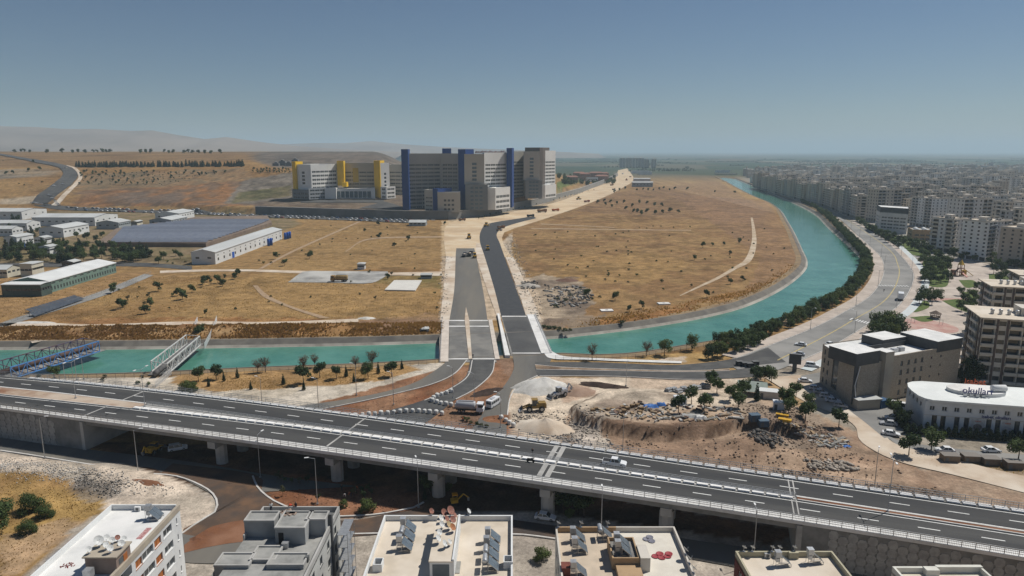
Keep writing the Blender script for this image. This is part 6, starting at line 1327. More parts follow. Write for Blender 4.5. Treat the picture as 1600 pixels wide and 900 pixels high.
# ------------------------------------------------------------------ hillside highway on the left
def ray(px, d0=150, d1=2600, nd=1500):
    """first places where the sight lines of photo points meet the ground"""
    P = np.array(px, float); u = (P[:,0]-800)/FPX; v = (450-P[:,1])/FPX; D = np.linspace(d0, d1, nd)[None,:]
    Xr = u[:,None]*D; Yr = D*(CP+v*SP)[:,None]; Zr = CAMH+D*(v*CP-SP)[:,None]; H_ = hfun(Xr.ravel(), Yr.ravel()).reshape(Xr.shape)
    hit = Zr <= H_; k = np.where(hit.any(1), hit.argmax(1), D.shape[1]-1); r_ = np.arange(len(P)); return np.stack([Xr[r_,k], Yr[r_,k], H_[r_,k]], 1)
def drp(px, n=8, step=14): return resample(crom([tuple(q[:2]) for q in ray(px)], n), step)
hl = drp([(-40,239),(0,243),(45,252),(80,259),(97,267),(97,276),(80,291),(55,310),(50,318)]); hr = drp([(-40,237),(0,240.5),(50,249),(90,256),(113,263),(122,274),(112,289),(90,305),(75,319)])
ribbon('highway', hl, hr, M['asphalt'], dz=1.0, n=90, drape=True, cross=4)
ribbon('highway_verge', drp([(90,262),(100,262),(118,270),(122,280),(100,303),(80,322)]), drp([(95,259),(106,259),(126,270),(127,282),(108,303),(90,323)]), M['pale_dirt'], dz=.7, n=50, drape=True, cross=2)
ribbon('road', drp([(52,321),(100,329),(200,332),(300,335),(400,339.5),(520,344),(640,349)]), drp([(76,320),(110,324),(200,327.5),(300,330.5),(400,336),(520,340.5),(640,344.8)]), M['asphalt'], dz=.5, n=70, drape=True, cross=3)
# hospital forecourt
ribbon('car_park', [pY(470,885,14),pY(520,885,14),pY(580,885,14),pY(600,880,14)], [pY(470,912,14),pY(520,908,14),pY(580,908,14),pY(600,905,14)], M['asphalt'], dz=.5, n=20, drape=True, cross=3)
ribbon('car_park', [pY(560,840,12),pY(600,835,12),pY(630,820,12)], [pY(600,895,12),pY(612,880,12),pY(645,822,12)], M['asphalt'], dz=.4, n=20, drape=True, cross=3)
# ------------------------------------------------------------------ vegetation
nr = np.random.RandomState(3)
def leaf_mesh(name, lobes, n, size, m, squash=1.0, up=.3):
    """crown of n leaf clumps spread through lobes (x,y,z,r)"""
    Lb = np.array(lobes); wts = Lb[:,3]**2; k = nr.choice(len(Lb), n, p=wts/wts.sum()); d = nr.normal(size=(n,3)); d /= np.linalg.norm(d, axis=1)[:,None]
    r = Lb[k,3]*(nr.uniform(.25,1,n)**.45)*(1+nr.normal(0,.10,n)); c = Lb[k,:3]+d*r[:,None]*np.array((1,1,squash))
    nrm = d+nr.normal(0,.55,(n,3)); nrm[:,2] += up; nrm /= np.linalg.norm(nrm, axis=1)[:,None]; a = np.cross(nrm, nr.normal(size=(n,3))); a /= np.linalg.norm(a, axis=1)[:,None]; b_ = np.cross(nrm, a)
    s = size*nr.uniform(.55,1.25,n)[:,None]; t = nr.uniform(.45,.9,n)[:,None]
    V = np.stack([c-a*s*.5, c+b_*s*t*.5, c+a*s*.6, c-b_*s*t*.5], 1).reshape(-1,3)
    me_ = bpy.data.meshes.new(name); me_.vertices.add(4*n); me_.vertices.foreach_set('co', V.ravel()); me_.loops.add(4*n); me_.loops.foreach_set('vertex_index', np.arange(4*n, dtype=np.int32)); me_.polygons.add(n); me_.polygons.foreach_set('loop_start', np.arange(0,4*n,4,dtype=np.int32)); me_.update(calc_edges=True); me_.materials.append(m); return me_
def leafmat(name, c, v=.35, mixf=.22):
    m = mat(name, c, tuple(q*.7 for q in c), .7, .75, 0, .15, coord='o', isl=v); nt = m.node_tree; b = nt.nodes['Principled BSDF']
    tr = nt.nodes.new('ShaderNodeBsdfTranslucent'); tr.inputs[0].default_value = (c[0]*1.5,c[1]*1.5,c[2]*.8,1); ms = nt.nodes.new('ShaderNodeMixShader'); ms.inputs[0].default_value = mixf
    out = nt.nodes['Material Output']; nt.links.new(b.outputs[0], ms.inputs[1]); nt.links.new(tr.outputs[0], ms.inputs[2]); nt.links.new(ms.outputs[0], out.inputs[0]); return m
LG = leafmat('leaf_green', (.072,.105,.038)); LD = leafmat('leaf_dark', (.042,.068,.028)); LY = leafmat('leaf_fresh', (.098,.128,.042)); LO = leafmat('leaf_olive', (.085,.090,.048)); LP = leafmat('leaf_pine', (.032,.052,.028)); LB_ = leafmat('leaf_dry', (.16,.115,.075)); bark = mat('bark', (.10,.075,.055), (.07,.052,.04), 3, .9, coord='o')
def trunk_mesh(h, r, lean=0, limbs=5, spread=1.2, top=.75):
    mb = MB(); p = Vector((0,0,-.2)); k = 4; pts = [p]
    for i in range(1, k+1): pts.append(Vector((lean*i/k+random.uniform(-.05,.05)*h*.3, random.uniform(-.05,.05)*h*.3, h*top*i/k)))
    for i in range(k): mb.tube(pts[i], pts[i+1], r*(1-.2*i), r*(1-.2*(i+1)), 6)
    for i in range(limbs):
        a = 6.28*i/limbs+random.random(); s = pts[2].lerp(pts[4], random.random()); e = s+Vector((math.cos(a)*spread, math.sin(a)*spread, h*random.uniform(.12,.3))); mb.tube(s, e, r*.4, r*.12, 4)
    return mb.mesh('trunk', bark, True)
def round_lobes(h, r, n, z0=.35):
    out = [(0,0,h*.68,r*.62)]
    for i in range(n): a = 6.28*i/n+random.random()*.8; q = random.uniform(.35,.7)*r; out.append((q*math.cos(a), q*math.sin(a), h*random.uniform(z0+.12,.86), r*random.uniform(.32,.52)))
    return out
def cone_lobes(h, r, n): return [(random.uniform(-.12,.12)*r, random.uniform(-.12,.12)*r, h*(.1+.86*i/n), r*(1-.88*(i/n))*random.uniform(.85,1.12)) for i in range(n)]
TP = {}
def tp(kind, variants):
    TP[kind] = variants
tp('broad', [(trunk_mesh(6.2,.17), leaf_mesh('crown', round_lobes(6.4,2.7,8), 900, .62, m)) for m in (LG,LG,LD,LG)])
tp('dense', [(trunk_mesh(6.5,.18), leaf_mesh('crown', round_lobes(7.2,3.2,7+k,.16), 900+150*k, .62, m)) for k, m in enumerate((LD,LG,LY,LG,LD,LG))])
tp('willow', [(trunk_mesh(6,.2), leaf_mesh('crown', round_lobes(7.4,3.3,10,.25), 1500, .5, LY)) for _ in range(2)])
tp('sapling', [(trunk_mesh(3.4,.07,0,4,.6), leaf_mesh('crown', round_lobes(3.6,1.1,5,.3), 220, .42, m)) for m in (LG,LO,LD)])
tp('orchard', [(trunk_mesh(3.2,.12,0,4,.7,.6), leaf_mesh('crown', round_lobes(5.2,2.2,6,.2), 420, .75, m)) for m in (LD,LG,LD)])
tp('cypress', [(trunk_mesh(5,.12,0,0), leaf_mesh('crown', cone_lobes(6.2,1.15,9), 700, .45, LP)) for _ in range(2)])
tp('pine', [(trunk_mesh(8,.18,0,5,.9,.9), leaf_mesh('crown', cone_lobes(9.5,2.8,8), 800, .85, LP)) for _ in range(3)])
tp('shrub', [(trunk_mesh(.7,.05,0,5,.4), leaf_mesh('crown', round_lobes(1.5,1.2,5,.05), 240, .38, m, .7)) for m in (LD,LO,LG,LD)])
tp('hedge', [(trunk_mesh(1.5,.07,0,3,.3), leaf_mesh('crown', [(0,0,.7,.95),(.3,.2,1.5,.9),(-.2,-.1,2.2,.7),(0,0,2.8,.45)], 600, .34, LP)) for _ in range(2)])
tp('bush', [(trunk_mesh(2.2,.1,0,7,1.4), leaf_mesh('crown', round_lobes(4.2,3.6,12,-.05), 5200, .33, m, .8)) for m in (LG,LG)])
tp('smallbush', [(trunk_mesh(1.2,.06,0,6,.7), leaf_mesh('crown', round_lobes(2.4,1.6,8,.05), 1500, .26, LY, .85))])
def bare_mesh(h):
    mb = MB(); 
    for i in range(46): a = random.random()*6.28; s = Vector((0,0,h*random.uniform(.25,.5))); e = Vector((math.cos(a)*h*random.uniform(.15,.36), math.sin(a)*h*random.uniform(.15,.36), h*random.uniform(.55,1.0))); mb.tube(s, e, .05, .03, 3, cap=False)
    return mb.mesh('twigs', mat('twig', (.16,.115,.10), (.12,.09,.08), 1, .9, coord='o'))
tp('bare', [(trunk_mesh(5,.15,0,6,1.4,.6), leaf_mesh('crown', round_lobes(6.2,2.4,7,.2), 420, .34, LB_), bare_mesh(6.2)) for _ in range(2)])
NM = dict(broad='broadleaf_tree', dense='broadleaf_tree', willow='willow_tree', sapling='sapling', orchard='orchard_tree', cypress='cypress_tree', pine='pine_tree', shrub='shrub', hedge='hedge_bush', bush='bush', smallbush='bush', bare='bare_tree')
CT = dict(shrub='shrub', hedge='hedge', bush='bush', smallbush='bush')
GN = {'canal-side tree belt':'canal_tree','boulevard trees':'street_tree','park trees':'park_tree','works trees':'works_tree','campus grove':'campus_tree'}
def tree(kind, x, y, label, group=None, sc=None, z=0.):
    v = random.choice(TP[kind]); t = thing(GN.get(group, NM[kind]), label, CT.get(kind, 'tree'), (x, y, z), random.random()*6.28, group); s = sc if sc else random.uniform(.8,1.2); t.scale = (s*random.uniform(.92,1.08), s, s*random.uniform(.9,1.1))
    for n, me_ in zip(('trunk','crown','twigs'), v): link(n, me_, t)
    return t
def trees(kinds, px, desc, group, sc=None, ground=False, j=0):
    """one tree for each photo point, named in order from the left edge"""
    px = sorted(px); P = ray(px) if ground else np.array([(*at2(a, b_), 0) for a, b_ in px])
    for i, p in enumerate(P):
        k = kinds if isinstance(kinds, str) else random.choice(kinds); tree(k, p[0], p[1], f'{ordn(i)} {desc}', group, (sc*random.uniform(.85,1.15)) if sc else None, float(p[2])-.05)
# canal-side belt
cl = resample(pp([(1160,551),(1200,541),(1272,512),(1315,490),(1360,462),(1380,430),(1378,405),(1358,384),(1300,334),(1262,316)]), 4.6); o1 = offs(cl, 9.0); o2 = offs(cl, 12.2); i = 0
for p, q in zip(o1, o2):
    px_, py_ = pix(p[0], p[1], 0)
    for c in ((p, q) if py_ > 330 else (p,)):
        if random.random() < .9: tree('dense', c[0]+random.uniform(-1.2,1.2), c[1]+random.uniform(-1.2,1.2), f'{ordn(i)} leafy tree from the junction in the canal-side belt', 'canal-side tree belt', random.uniform(.58,.86)); i += 1
# boulevard east side
trees('dense', [(1340,349),(1346,352),(1352,356),(1358,360),(1365,364),(1372,369),(1380,374),(1388,379),(1396,384),(1404,388),(1378,368),(1386,372),(1395,376),(1404,380),(1412,384),(1420,388),(1428,391),(1436,393),(1445,395),(1412,378),(1422,381),(1432,385),(1442,388),(1450,390),(1452,398),(1440,400),(1462,402)], 'tree from the far end along the boulevard east side', 'boulevard trees', 1.0)
park = [(random.uniform(1440,1482), random.uniform(404,446)) for _ in range(22)]+[(1548,408),(1560,412),(1572,414),(1585,418),(1596,424),(1486,402),(1505,402),(1530,404),(1456,476),(1462,470),(1536,488),(1502,486),(1544,478),(1495,398),(1515,400)]+[(1442,412),(1450,416),(1458,411),(1466,418),(1474,412),(1448,424),(1458,430),(1468,427),(1476,434),(1452,440),(1462,444),(1446,436),(1470,442),(1480,424),(1482,440),(1468,410),(1490,405),(1500,408),(1510,405),(1522,409),(1545,414),(1556,420),(1566,426),(1552,428),(1575,420),(1440,468),(1448,464),(1436,476),(1444,474),(1500,462),(1525,455),(1534,462),(1520,470),(1507,478),(1518,484),(1530,482),(1512,492),(1524,496),(1560,440),(1570,436)]
trees(['broad','dense','broad'], park, 'park tree counted from the boulevard', 'park trees', .95)
trees('dense', [(1372,520),(1384,526),(1396,520),(1404,528),(1380,532),(1392,531),(1368,530)], 'tree of the big park clump behind the stone building', 'park clump behind the stone building', 1.25)
trees(['dense','cypress'], [(1505,600),(1500,590),(1512,586),(1510,606),(1518,520),(1510,575),(1520,598),(1480,552)], 'tree between the stone building and the flats', 'trees by the flats', 1.1)
# canal south bank beside the junction
trees('bare', [(925,563),(1010,556)], 'bare tree on the canal bank east of the bridge', 'bare trees by the canal', .95)
trees('willow', [(1038,555),(1081,547),(1130,540)], 'bright round willow on the canal lawn', 'willows on the canal lawn', .95)
trees('dense', [(1107,561),(1120,560),(1128,557),(1147,551),(1158,548),(1168,545),(1180,541),(1188,537)], 'dark tree at the boulevard end of the canal lawn', 'dark trees on the canal lawn', .9)
trees(['broad'], [(1120,616),(1080,633),(1153,641),(1180,600),(1195,598),(1188,594),(1205,600),(1243,625),(1262,640),(1310,668),(1258,660),(1420,712),(1590,722),(1395,655),(1410,668),(1455,705),(1060,646),(1100,642),(1140,628),(1225,640),(1232,648),(1160,622),(1110,606)], 'tree around the works yard', 'yard trees', .9, True)
trees('cypress', [(1182,628)], 'conical tree beside the site shed', None, 1.0, True)
# left canal strip
trees('bare', [(403,582),(415,581),(475,580),(492,574),(556,576),(582,575)], 'bare purplish tree along the west canal strip', 'bare trees on the west strip', .95)
trees('broad', [(310,596),(338,592),(474,600),(500,590),(526,592),(575,592),(612,588)], 'green tree along the west canal strip', 'green trees on the west strip', .85)
trees('cypress', [(541,588),(553,597),(591,583),(628,576),(371,590),(350,595),(326,603),(392,608),(475,609),(443,600)], 'small conical tree along the west canal strip', 'conical trees on the west strip', .62)
trees('smallbush', [(296,612),(302,610),(290,609)], 'dark dense bush on the west canal strip', 'dark bushes on the west strip', 1.4)
trees(['shrub','broad'], [(60,590),(85,592),(160,596),(163,590),(222,590),(215,600),(232,603),(330,520),(312,524),(305,520)], 'shrub near the two truss bridges', 'shrubs by the truss bridges', .75)
# works trees
wt = [(random.uniform(-5,235), random.uniform(388,411)) for _ in range(95)]+[(20,345),(28,346),(5,352),(45,373),(50,370),(15,362),(120,372),(122,366),(136,376),(150,378),(125,390),(100,385),(160,372),(92,385),(60,365),(68,352),(75,366)]
trees(['broad','dense','broad','pine'], wt, 'tree among the white works sheds', 'works trees', 1.05)
trees('pine', [(179,398),(197,402),(205,401),(215,402),(224,403),(193,400)], 'dark pine before the solar field wall', 'pines before the solar field', 1.1)
trees(['broad','shrub'], [(236,402),(244,408),(256,405),(262,410),(275,400),(282,404),(290,410),(248,412),(270,412),(430,405),(436,399),(424,411),(405,408),(412,412),(472,392),(484,404),(478,398),(445,415)], 'tree beside the long white factory', 'trees by the white factory', .9)
# fields
trees(['orchard','sapling'], [(200,472),(188,483),(194,480),(226,480),(227,490),(235,478),(232,468),(247,455),(285,468),(291,470),(278,462),(300,457),(317,448),(325,440),(319,444),(330,445),(340,442),(348,447),(270,465),(352,438),(367,436),(372,432),(322,495),(178,458)], 'scattered tree on the tawny west field', 'west field trees', 1.05)
trees(['sapling','orchard'], [(570,362),(580,373),(591,372),(594,370),(605,358),(638,376),(616,386),(640,372),(648,423),(606,436),(612,432),(586,470),(591,352),(695,352),(500,385),(486,400)], 'lone tree on the square field below the hospital', 'square field trees', .85)
orc = [(977,296),(995,298),(1005,297),(1013,298),(1021,298),(1030,297),(1037,295),(1046,298),(1054,297),(944,316),(946,321),(954,317),(956,324),(964,319),(975,318),(978,328),(988,324),(990,333),(996,333),(999,318),(1002,336),(1011,319),(1011,333),(1023,322),(1024,335),(1034,323),(1035,334),(1047,332),(1060,333),(934,318),(960,302),(968,298),(1074,297),(1117,301),(1148,302)]
trees('orchard', orc, 'dark orchard tree on the east field', 'east field orchard', 1.15)
trees(['orchard','broad'], [(1141,399),(1113,384),(1131,383),(1104,465),(1141,444),(1160,438),(983,487),(1003,482),(961,469),(1085,406),(1156,380),(1098,387),(917,465)], 'lone tree on the canal side of the east field', 'east field lone trees', .72)
shr = [(random.uniform(830,1230), random.uniform(350,470)) for _ in range(90)]; shr = [q for q in shr if inpoly(np.array([q[0]]), np.array([q[1]]), [(815,372),(960,335),(1180,335),(1240,405),(1160,460),(960,488),(880,450)])[0]]
trees('shrub', shr, 'low green shrub on the east field', 'east field shrubs', .8)
shr = [(random.uniform(180,690), random.uniform(352,492)) for _ in range(50)]; shr = [q for q in shr if q[0] > 470 or q[1] > 432]; trees('shrub', shr, 'low shrub on the west fields', 'west field shrubs', .7)
trees('shrub', [(850,512),(858,514),(866,514),(874,516),(882,518),(890,518),(972,506),(1034,440),(868,480),(890,462),(884,472),(872,470)], 'shrub on the rubble bank east of the bridge', 'rubble bank shrubs', 1.1)
# hill
trees('pine', [(x+random.uniform(-2,2), 261.5-(x-120)*.006+random.uniform(-.8,.8)) for x in np.cumsum(np.r_[122, nr.choice((1.5,2,2.6,4.2), 95)]) if x < 384], 'pine of the long windbreak on the hillside', 'hillside windbreak', 1.05, True)
trees(['orchard','shrub'], [(x+random.uniform(-4,4), y+random.uniform(-1.2,1.2)) for y in (270,273,276.5,280,284,288) for x in np.arange(128+(284-y)*.0,352-(y-270)*5,8.5)], 'small tree of the hillside plantation', 'hillside plantation', .85, True)
trees('orchard', [(23,239),(33,238),(38,238),(47,239),(74,240),(97,240),(114,240),(122,239),(133,240),(146,239),(152,239),(160,239),(166,239),(172,239),(220,240),(228,240),(236,240),(257,239),(264,240),(271,240),(288,240),(294,239),(301,240),(310,240),(320,241),(330,241),(344,241)], 'tree on the far hilltop skyline', 'hilltop trees', 2.0, True)
trees('orchard', [(x+random.uniform(-2,2), y+random.uniform(-1,1)) for y in (266,270) for x in np.arange(397,456,5)], 'small tree of the plot left of the yellow hospital', 'plot trees', .8, True)
trees(['shrub','orchard'], [(30,288),(38,290),(66,285),(20,272),(10,273),(45,268),(62,266),(5,252),(52,254)], 'scattered bush beside the hillside highway', 'highway bushes', 1.2, True)
trees('sapling', [(x, 344-(x-745)*.255+random.uniform(-1,1)) for x in np.arange(748,930,9)], 'sapling along the foot of the pale retaining wall', 'wall foot saplings', 1.0)
trees('dense', [(random.uniform(872,960), random.uniform(276,291)) for _ in range(64)], 'tree of the campus grove beyond the brown tower', 'campus grove', 1.5, True)
# school hedge and roadside
hp = [sq(u, -3.2) for u in np.arange(-5, 36, 1.7)]
for i, p in enumerate(hp): tree('hedge', p[0], p[1], f'{ordn(i)} dark hedge bush from the car park before the school', 'school hedge', random.uniform(.85,1.05))
for i, p in enumerate([sq(-4.4, v) for v in (0,2,4,6)]): tree('hedge', p[0], p[1], f'{ordn(i)} tall hedge bush beside the school end wall', 'school side hedge', 1.35)
# foreground
p = at(-6,826); tree('bush', p.x, p.y, 'large green bush at the left border', None, 1.25); p = at(47,800); tree('bush', p.x, p.y, 'rounded dark bush on the tawny slope', None, .78); p = at(72,807); tree('bush', p.x, p.y, 'smaller bush beside the rounded one on the tawny slope', None, .58); p = at(44,832); tree('bush', p.x, p.y, 'low bush nearest the white block on the tawny slope', None, .6)
p = at(573,800); tree('smallbush', p.x, p.y, 'bright green bush in the red soil island', None, 1.35); p = at(537,792); tree('smallbush', p.x, p.y, 'dark small bush behind the grey block', None, .7); p = at(664,780); tree('cypress', p.x, p.y, 'grey-green conical bush by the island lamp', None, .5); p = at(822,895); tree('smallbush', p.x+3, p.y+4, 'bush on the gravel between the cream blocks', None, 1.2)
trees('sapling', [(434,750),(439,752),(446,755),(456,757),(468,757),(481,756),(442,775),(553,777),(565,772),(575,770),(568,782),(497,785),(580,776)], 'newly planted sapling in the red soil island', 'island saplings', .62)
trees(['smallbush','broad'], [(680,766),(690,770),(700,765),(672,772),(880,800),(890,806),(902,803),(912,808)], 'dark planting in the shade under the overpass', 'shaded planting', .8)
trees('shrub', [(735,662),(745,664),(752,667),(760,668),(730,658),(724,656)], 'potted shrub waiting at the earthworks', 'waiting shrubs', .7)
# ------------------------------------------------------------------ uncountable ground cover
def tufts(name, label, x, y, z, h, wd, m):
    n = len(x); a = nr.uniform(0, 6.28, n); V = np.zeros((n,6,3)); 
    for k in range(2):
        ca, sa = np.cos(a+k*1.6)*wd/2, np.sin(a+k*1.6)*wd/2; V[:,k*3] = np.stack([x-ca,y-sa,z-.1],1); V[:,k*3+1] = np.stack([x+ca,y+sa,z-.1],1); V[:,k*3+2] = np.stack([x+nr.normal(0,.15,n)*h,y+nr.normal(0,.15,n)*h,z+h],1)
    me_ = bpy.data.meshes.new(name); me_.vertices.add(6*n); me_.vertices.foreach_set('co', V.ravel()); me_.loops.add(6*n); me_.loops.foreach_set('vertex_index', np.arange(6*n, dtype=np.int32)); me_.polygons.add(2*n); me_.polygons.foreach_set('loop_start', np.arange(0,6*n,3,dtype=np.int32)); me_.update(calc_edges=True); me_.materials.append(m); tag(link(name, me_), label, 'grass', None, 'stuff')
def scatter(polys, n, z=0):
    xs, ys = [], []
    for poly, w_ in polys:
        W_ = np.array(wpts(poly, z)); lo, hi = W_.min(0), W_.max(0); k = int(n*w_); X_ = nr.uniform(lo[0],hi[0],k*3); Y_ = nr.uniform(lo[1],hi[1],k*3); q = inpoly(X_+nr.normal(0,1.2,k*3), Y_+nr.normal(0,1.2,k*3), [tuple(p) for p in W_]) & (fbm(X_, Y_, 11, 3)+nr.uniform(-.28,.28,k*3) > .5); xs.append(X_[q][:k]); ys.append(Y_[q][:k])
    return np.concatenate(xs), np.concatenate(ys)
gr = leafmat('dry_tuft', (.33,.22,.105), .12, .55); gr2 = leafmat('dry_brush', (.30,.175,.08), .18, .5)
x, y = scatter([([(-60,436),(240,432),(690,432),(690,500),(-60,504)],.30),([(800,372),(980,300),(1110,285),(1240,400),(1160,462),(860,520),(835,470)],.55),([(450,350),(690,356),(690,418),(440,415)],.15)], 30000); tufts('dry_grass', 'short dry grass tufts over the tawny fields', x, y, hfun(x, y), nr.uniform(.12,.35,len(x)), nr.uniform(.35,.9,len(x)), gr)
x, y = scatter([([(-60,512),(300,510),(690,503),(690,532),(-60,540)],.6),([(870,522),(960,510),(1170,470),(1250,425),(1240,412),(1160,455),(950,495)],.4)], 26000); tufts('dry_brush', 'rusty dry brush along the canal banks', x, y, hfun(x, y), nr.uniform(.3,1.0,len(x)), nr.uniform(.4,1.2,len(x)), gr2)
x, y = scatter([([(-60,735),(60,742),(160,785),(120,820),(0,900),(-60,900)],.12),([(280,590),(640,575),(600,594),(330,612)],.35),([(1400,705),(1600,718),(1600,750),(1470,730)],.15)], 15000); tufts('dry_grass', 'dry grass tufts on the near slope and canal strip', x, y, hfun(x, y), nr.uniform(.08,.28,len(x)), nr.uniform(.2,.5,len(x)), gr)
# rubble
def rocks(name, label, P, n, s0, s1, m):
    x, y = scatter([(p, 1/len(P)) for p in P], n); z = hfun(x, y); ico = np.array([(0,0,1),(.9,0,.2),(.25,.85,.25),(-.75,.5,.2),(-.7,-.55,.25),(.3,-.85,.15),(0,0,-.6)]); tri = np.array([(0,1,2),(0,2,3),(0,3,4),(0,4,5),(0,5,1),(6,2,1),(6,3,2),(6,4,3),(6,5,4),(6,1,5)]); k = len(x)
    s = s0+(s1-s0)*nr.uniform(0,1,k)**3; V = ico[None]*(1+nr.normal(0,.22,(k,7,3)))*s[:,None,None]; a = nr.uniform(0,6.28,k); ca, sa = np.cos(a)[:,None], np.sin(a)[:,None]; V = np.stack([V[...,0]*ca-V[...,1]*sa+x[:,None], V[...,0]*sa+V[...,1]*ca+y[:,None], V[...,2]*.8+z[:,None]+s[:,None]*.2], -1)
    F = (tri[None]+np.arange(k)[:,None,None]*7).reshape(-1,3); me_ = bpy.data.meshes.new(name); me_.vertices.add(k*7); me_.vertices.foreach_set('co', V.ravel()); me_.loops.add(F.size); me_.loops.foreach_set('vertex_index', F.ravel().astype(np.int32)); me_.polygons.add(len(F)); me_.polygons.foreach_set('loop_start', np.arange(0,F.size,3,dtype=np.int32)); me_.update(calc_edges=True); me_.materials.append(m); tag(link(name, me_), label, 'rubble', None, 'stuff')
rk = mat('rock_pale', (.42,.37,.31), (.30,.26,.22), .5, .95, isl=.3); rk2 = mat('rock_brown', (.27,.20,.15), (.20,.145,.105), .5, .95, isl=.35); rk3 = mat('rock_dark', (.10,.095,.09), (.16,.145,.13), .5, .95, isl=.35)
rocks('rubble', 'pale limestone rubble around the works yard', [[(800,650),(900,640),(960,690),(950,715),(880,700),(800,665)],[(900,655),(960,700),(1040,725),(1000,730),(900,705)]], 3800, .07, .5, rk)
rocks('rubble', 'brown clods below the cut bank', [[(950,690),(1180,660),(1330,700),(1420,745),(1250,750),(1050,728)],[(1200,745),(1480,768),(1480,785),(1200,768)],[(1140,640),(1260,650),(1330,690),(1200,700)]], 5500, .07, .42, rk2)
rocks('rubble', 'heap of dark boulders near the site yard', [[(1172,690),(1215,682),(1222,700),(1180,705)]], 160, .4, 1.0, rk3); rocks('rubble', 'row of pale boulders beside the dirt track', [[(1255,722),(1335,722),(1345,736),(1265,735)]], 150, .4, 1.0, rk)
rocks('rubble', 'white rubble on the verge before the retaining wall', [[(-40,712),(60,722),(230,750),(290,775),(180,770),(120,755),(-40,735)]], 6500, .05, .26, mat('rock_white', (.52,.49,.45), (.40,.37,.33), .5, .95, isl=.25)); rocks('rubble', 'dark rubble spilled on the tawny slope', [[(118,745),(165,748),(195,765),(170,778),(130,765)]], 900, .06, .3, rk3)
rocks('rubble', 'dark rubble and broken slabs on the east field edge', [[(848,445),(915,447),(930,465),(905,485),(860,480)],[(812,440),(840,440),(838,452),(815,452)]], 700, .2, 1.1, rk3); rocks('rubble', 'pale rubble along the new road verges', [[(694,400),(700,400),(702,500),(688,500)],[(788,385),(802,368),(845,470),(850,515),(822,490),(795,410)]], 3500, .15, .7, rk)
rocks('clods', 'red clods strewn over the soil island', [[(410,748),(470,745),(655,773),(655,792),(540,806),(430,788)],[(500,632),(720,572),(790,640),(760,660),(600,660)]], 5000, .04, .2, mat('clod_red', (.21,.10,.06), (.14,.065,.04), .5, .95, isl=.3))
# far tree lines on the plain
xs, ys = [], []
for i in range(130):
    y0 = nr.uniform(1450, 7000); p0 = nr.uniform(840, 1640); d__ = y0*CP+CAMH*SP; x0 = (p0-800)/FPX*d__; L_ = nr.uniform(60,420); n = int(L_/7); a = nr.choice((0.05,.12,1.3,-.2)); t = np.linspace(0,L_,n); xs.append(x0+np.cos(a)*t+nr.normal(0,3,n)); ys.append(y0+np.sin(a)*t+nr.normal(0,5,n))
x, y = np.concatenate(xs), np.concatenate(ys); px_, py_ = pix(x, y, 0*x); kk = ~((px_ > 1090) & (px_ < 1240) & (py_ > 264)) & ~((px_ > 1165) & (py_ > 258)) & (px_ > 860) & ~((px_ < 1130) & (py_ > 270)); x, y = x[kk], y[kk]; k = len(x); mbv = []
ic = np.array([(0,0,1),(.9,0,.3),(.25,.85,.35),(-.75,.5,.3),(-.7,-.55,.35),(.3,-.85,.25),(0,0,0)]); V = ic[None]*(1+nr.normal(0,.2,(k,7,3)))*nr.uniform(4,8,k)[:,None,None]; V[...,0] += x[:,None]; V[...,1] += y[:,None]; V[...,2] += 0
tri = np.array([(0,1,2),(0,2,3),(0,3,4),(0,4,5),(0,5,1),(6,2,1),(6,3,2),(6,4,3),(6,5,4),(6,1,5)]); F = (tri[None]+np.arange(k)[:,None,None]*7).reshape(-1,3); me_ = bpy.data.meshes.new('distant_trees'); me_.from_pydata(V.reshape(-1,3).tolist(), [], F.tolist()); me_.materials.append(LP); tag(link('distant_trees', me_), 'hazy tree lines crossing the far plain', 'trees', None, 'stuff')

def junk(label, poly, n, cols, smax=2.6):
    """scattered boards, blocks and scrap"""
    P = ray([(a, b_) for a, b_ in zip(nr.uniform(min(p[0] for p in poly), max(p[0] for p in poly), n*3), nr.uniform(min(p[1] for p in poly), max(p[1] for p in poly), n*3)) if inpoly(np.array([a]), np.array([b_]), poly)[0]][:n], 150, 430, 240); mb = MB()
    for p in P: d = (random.uniform(.3,smax), random.uniform(.15,.8), random.uniform(.1,.7)); mb.box((p[0],p[1],p[2]+d[2]*.35), d, random.random()*3.14, random.randrange(len(cols)))
    tag(stuff(mb.build('scrap', cols)), label, 'scrap')
jc = [mat('scrap_'+n, q, None, 1, .9, isl=.3) for n, q in (('wood',(.28,.20,.125)),('grey',(.33,.325,.31)),('pale',(.42,.40,.37)),('dark',(.09,.085,.08)),('tan',(.38,.29,.19)),('rust',(.16,.10,.075)))]
junk('scrap timber and concrete pieces along the yard edge', [(925,643),(1000,630),(1060,634),(1130,636),(1180,652),(1110,659),(1030,660),(960,654)], 240, jc)
junk('scrap strewn below the yard by the dirt track', [(1210,648),(1262,668),(1330,692),(1300,706),(1235,676)], 150, jc); junk('broken slabs on the east field edge', [(850,450),(905,447),(922,466),(900,484),(862,478)], 110, [jc[1],jc[3],jc[1]], 5.5)
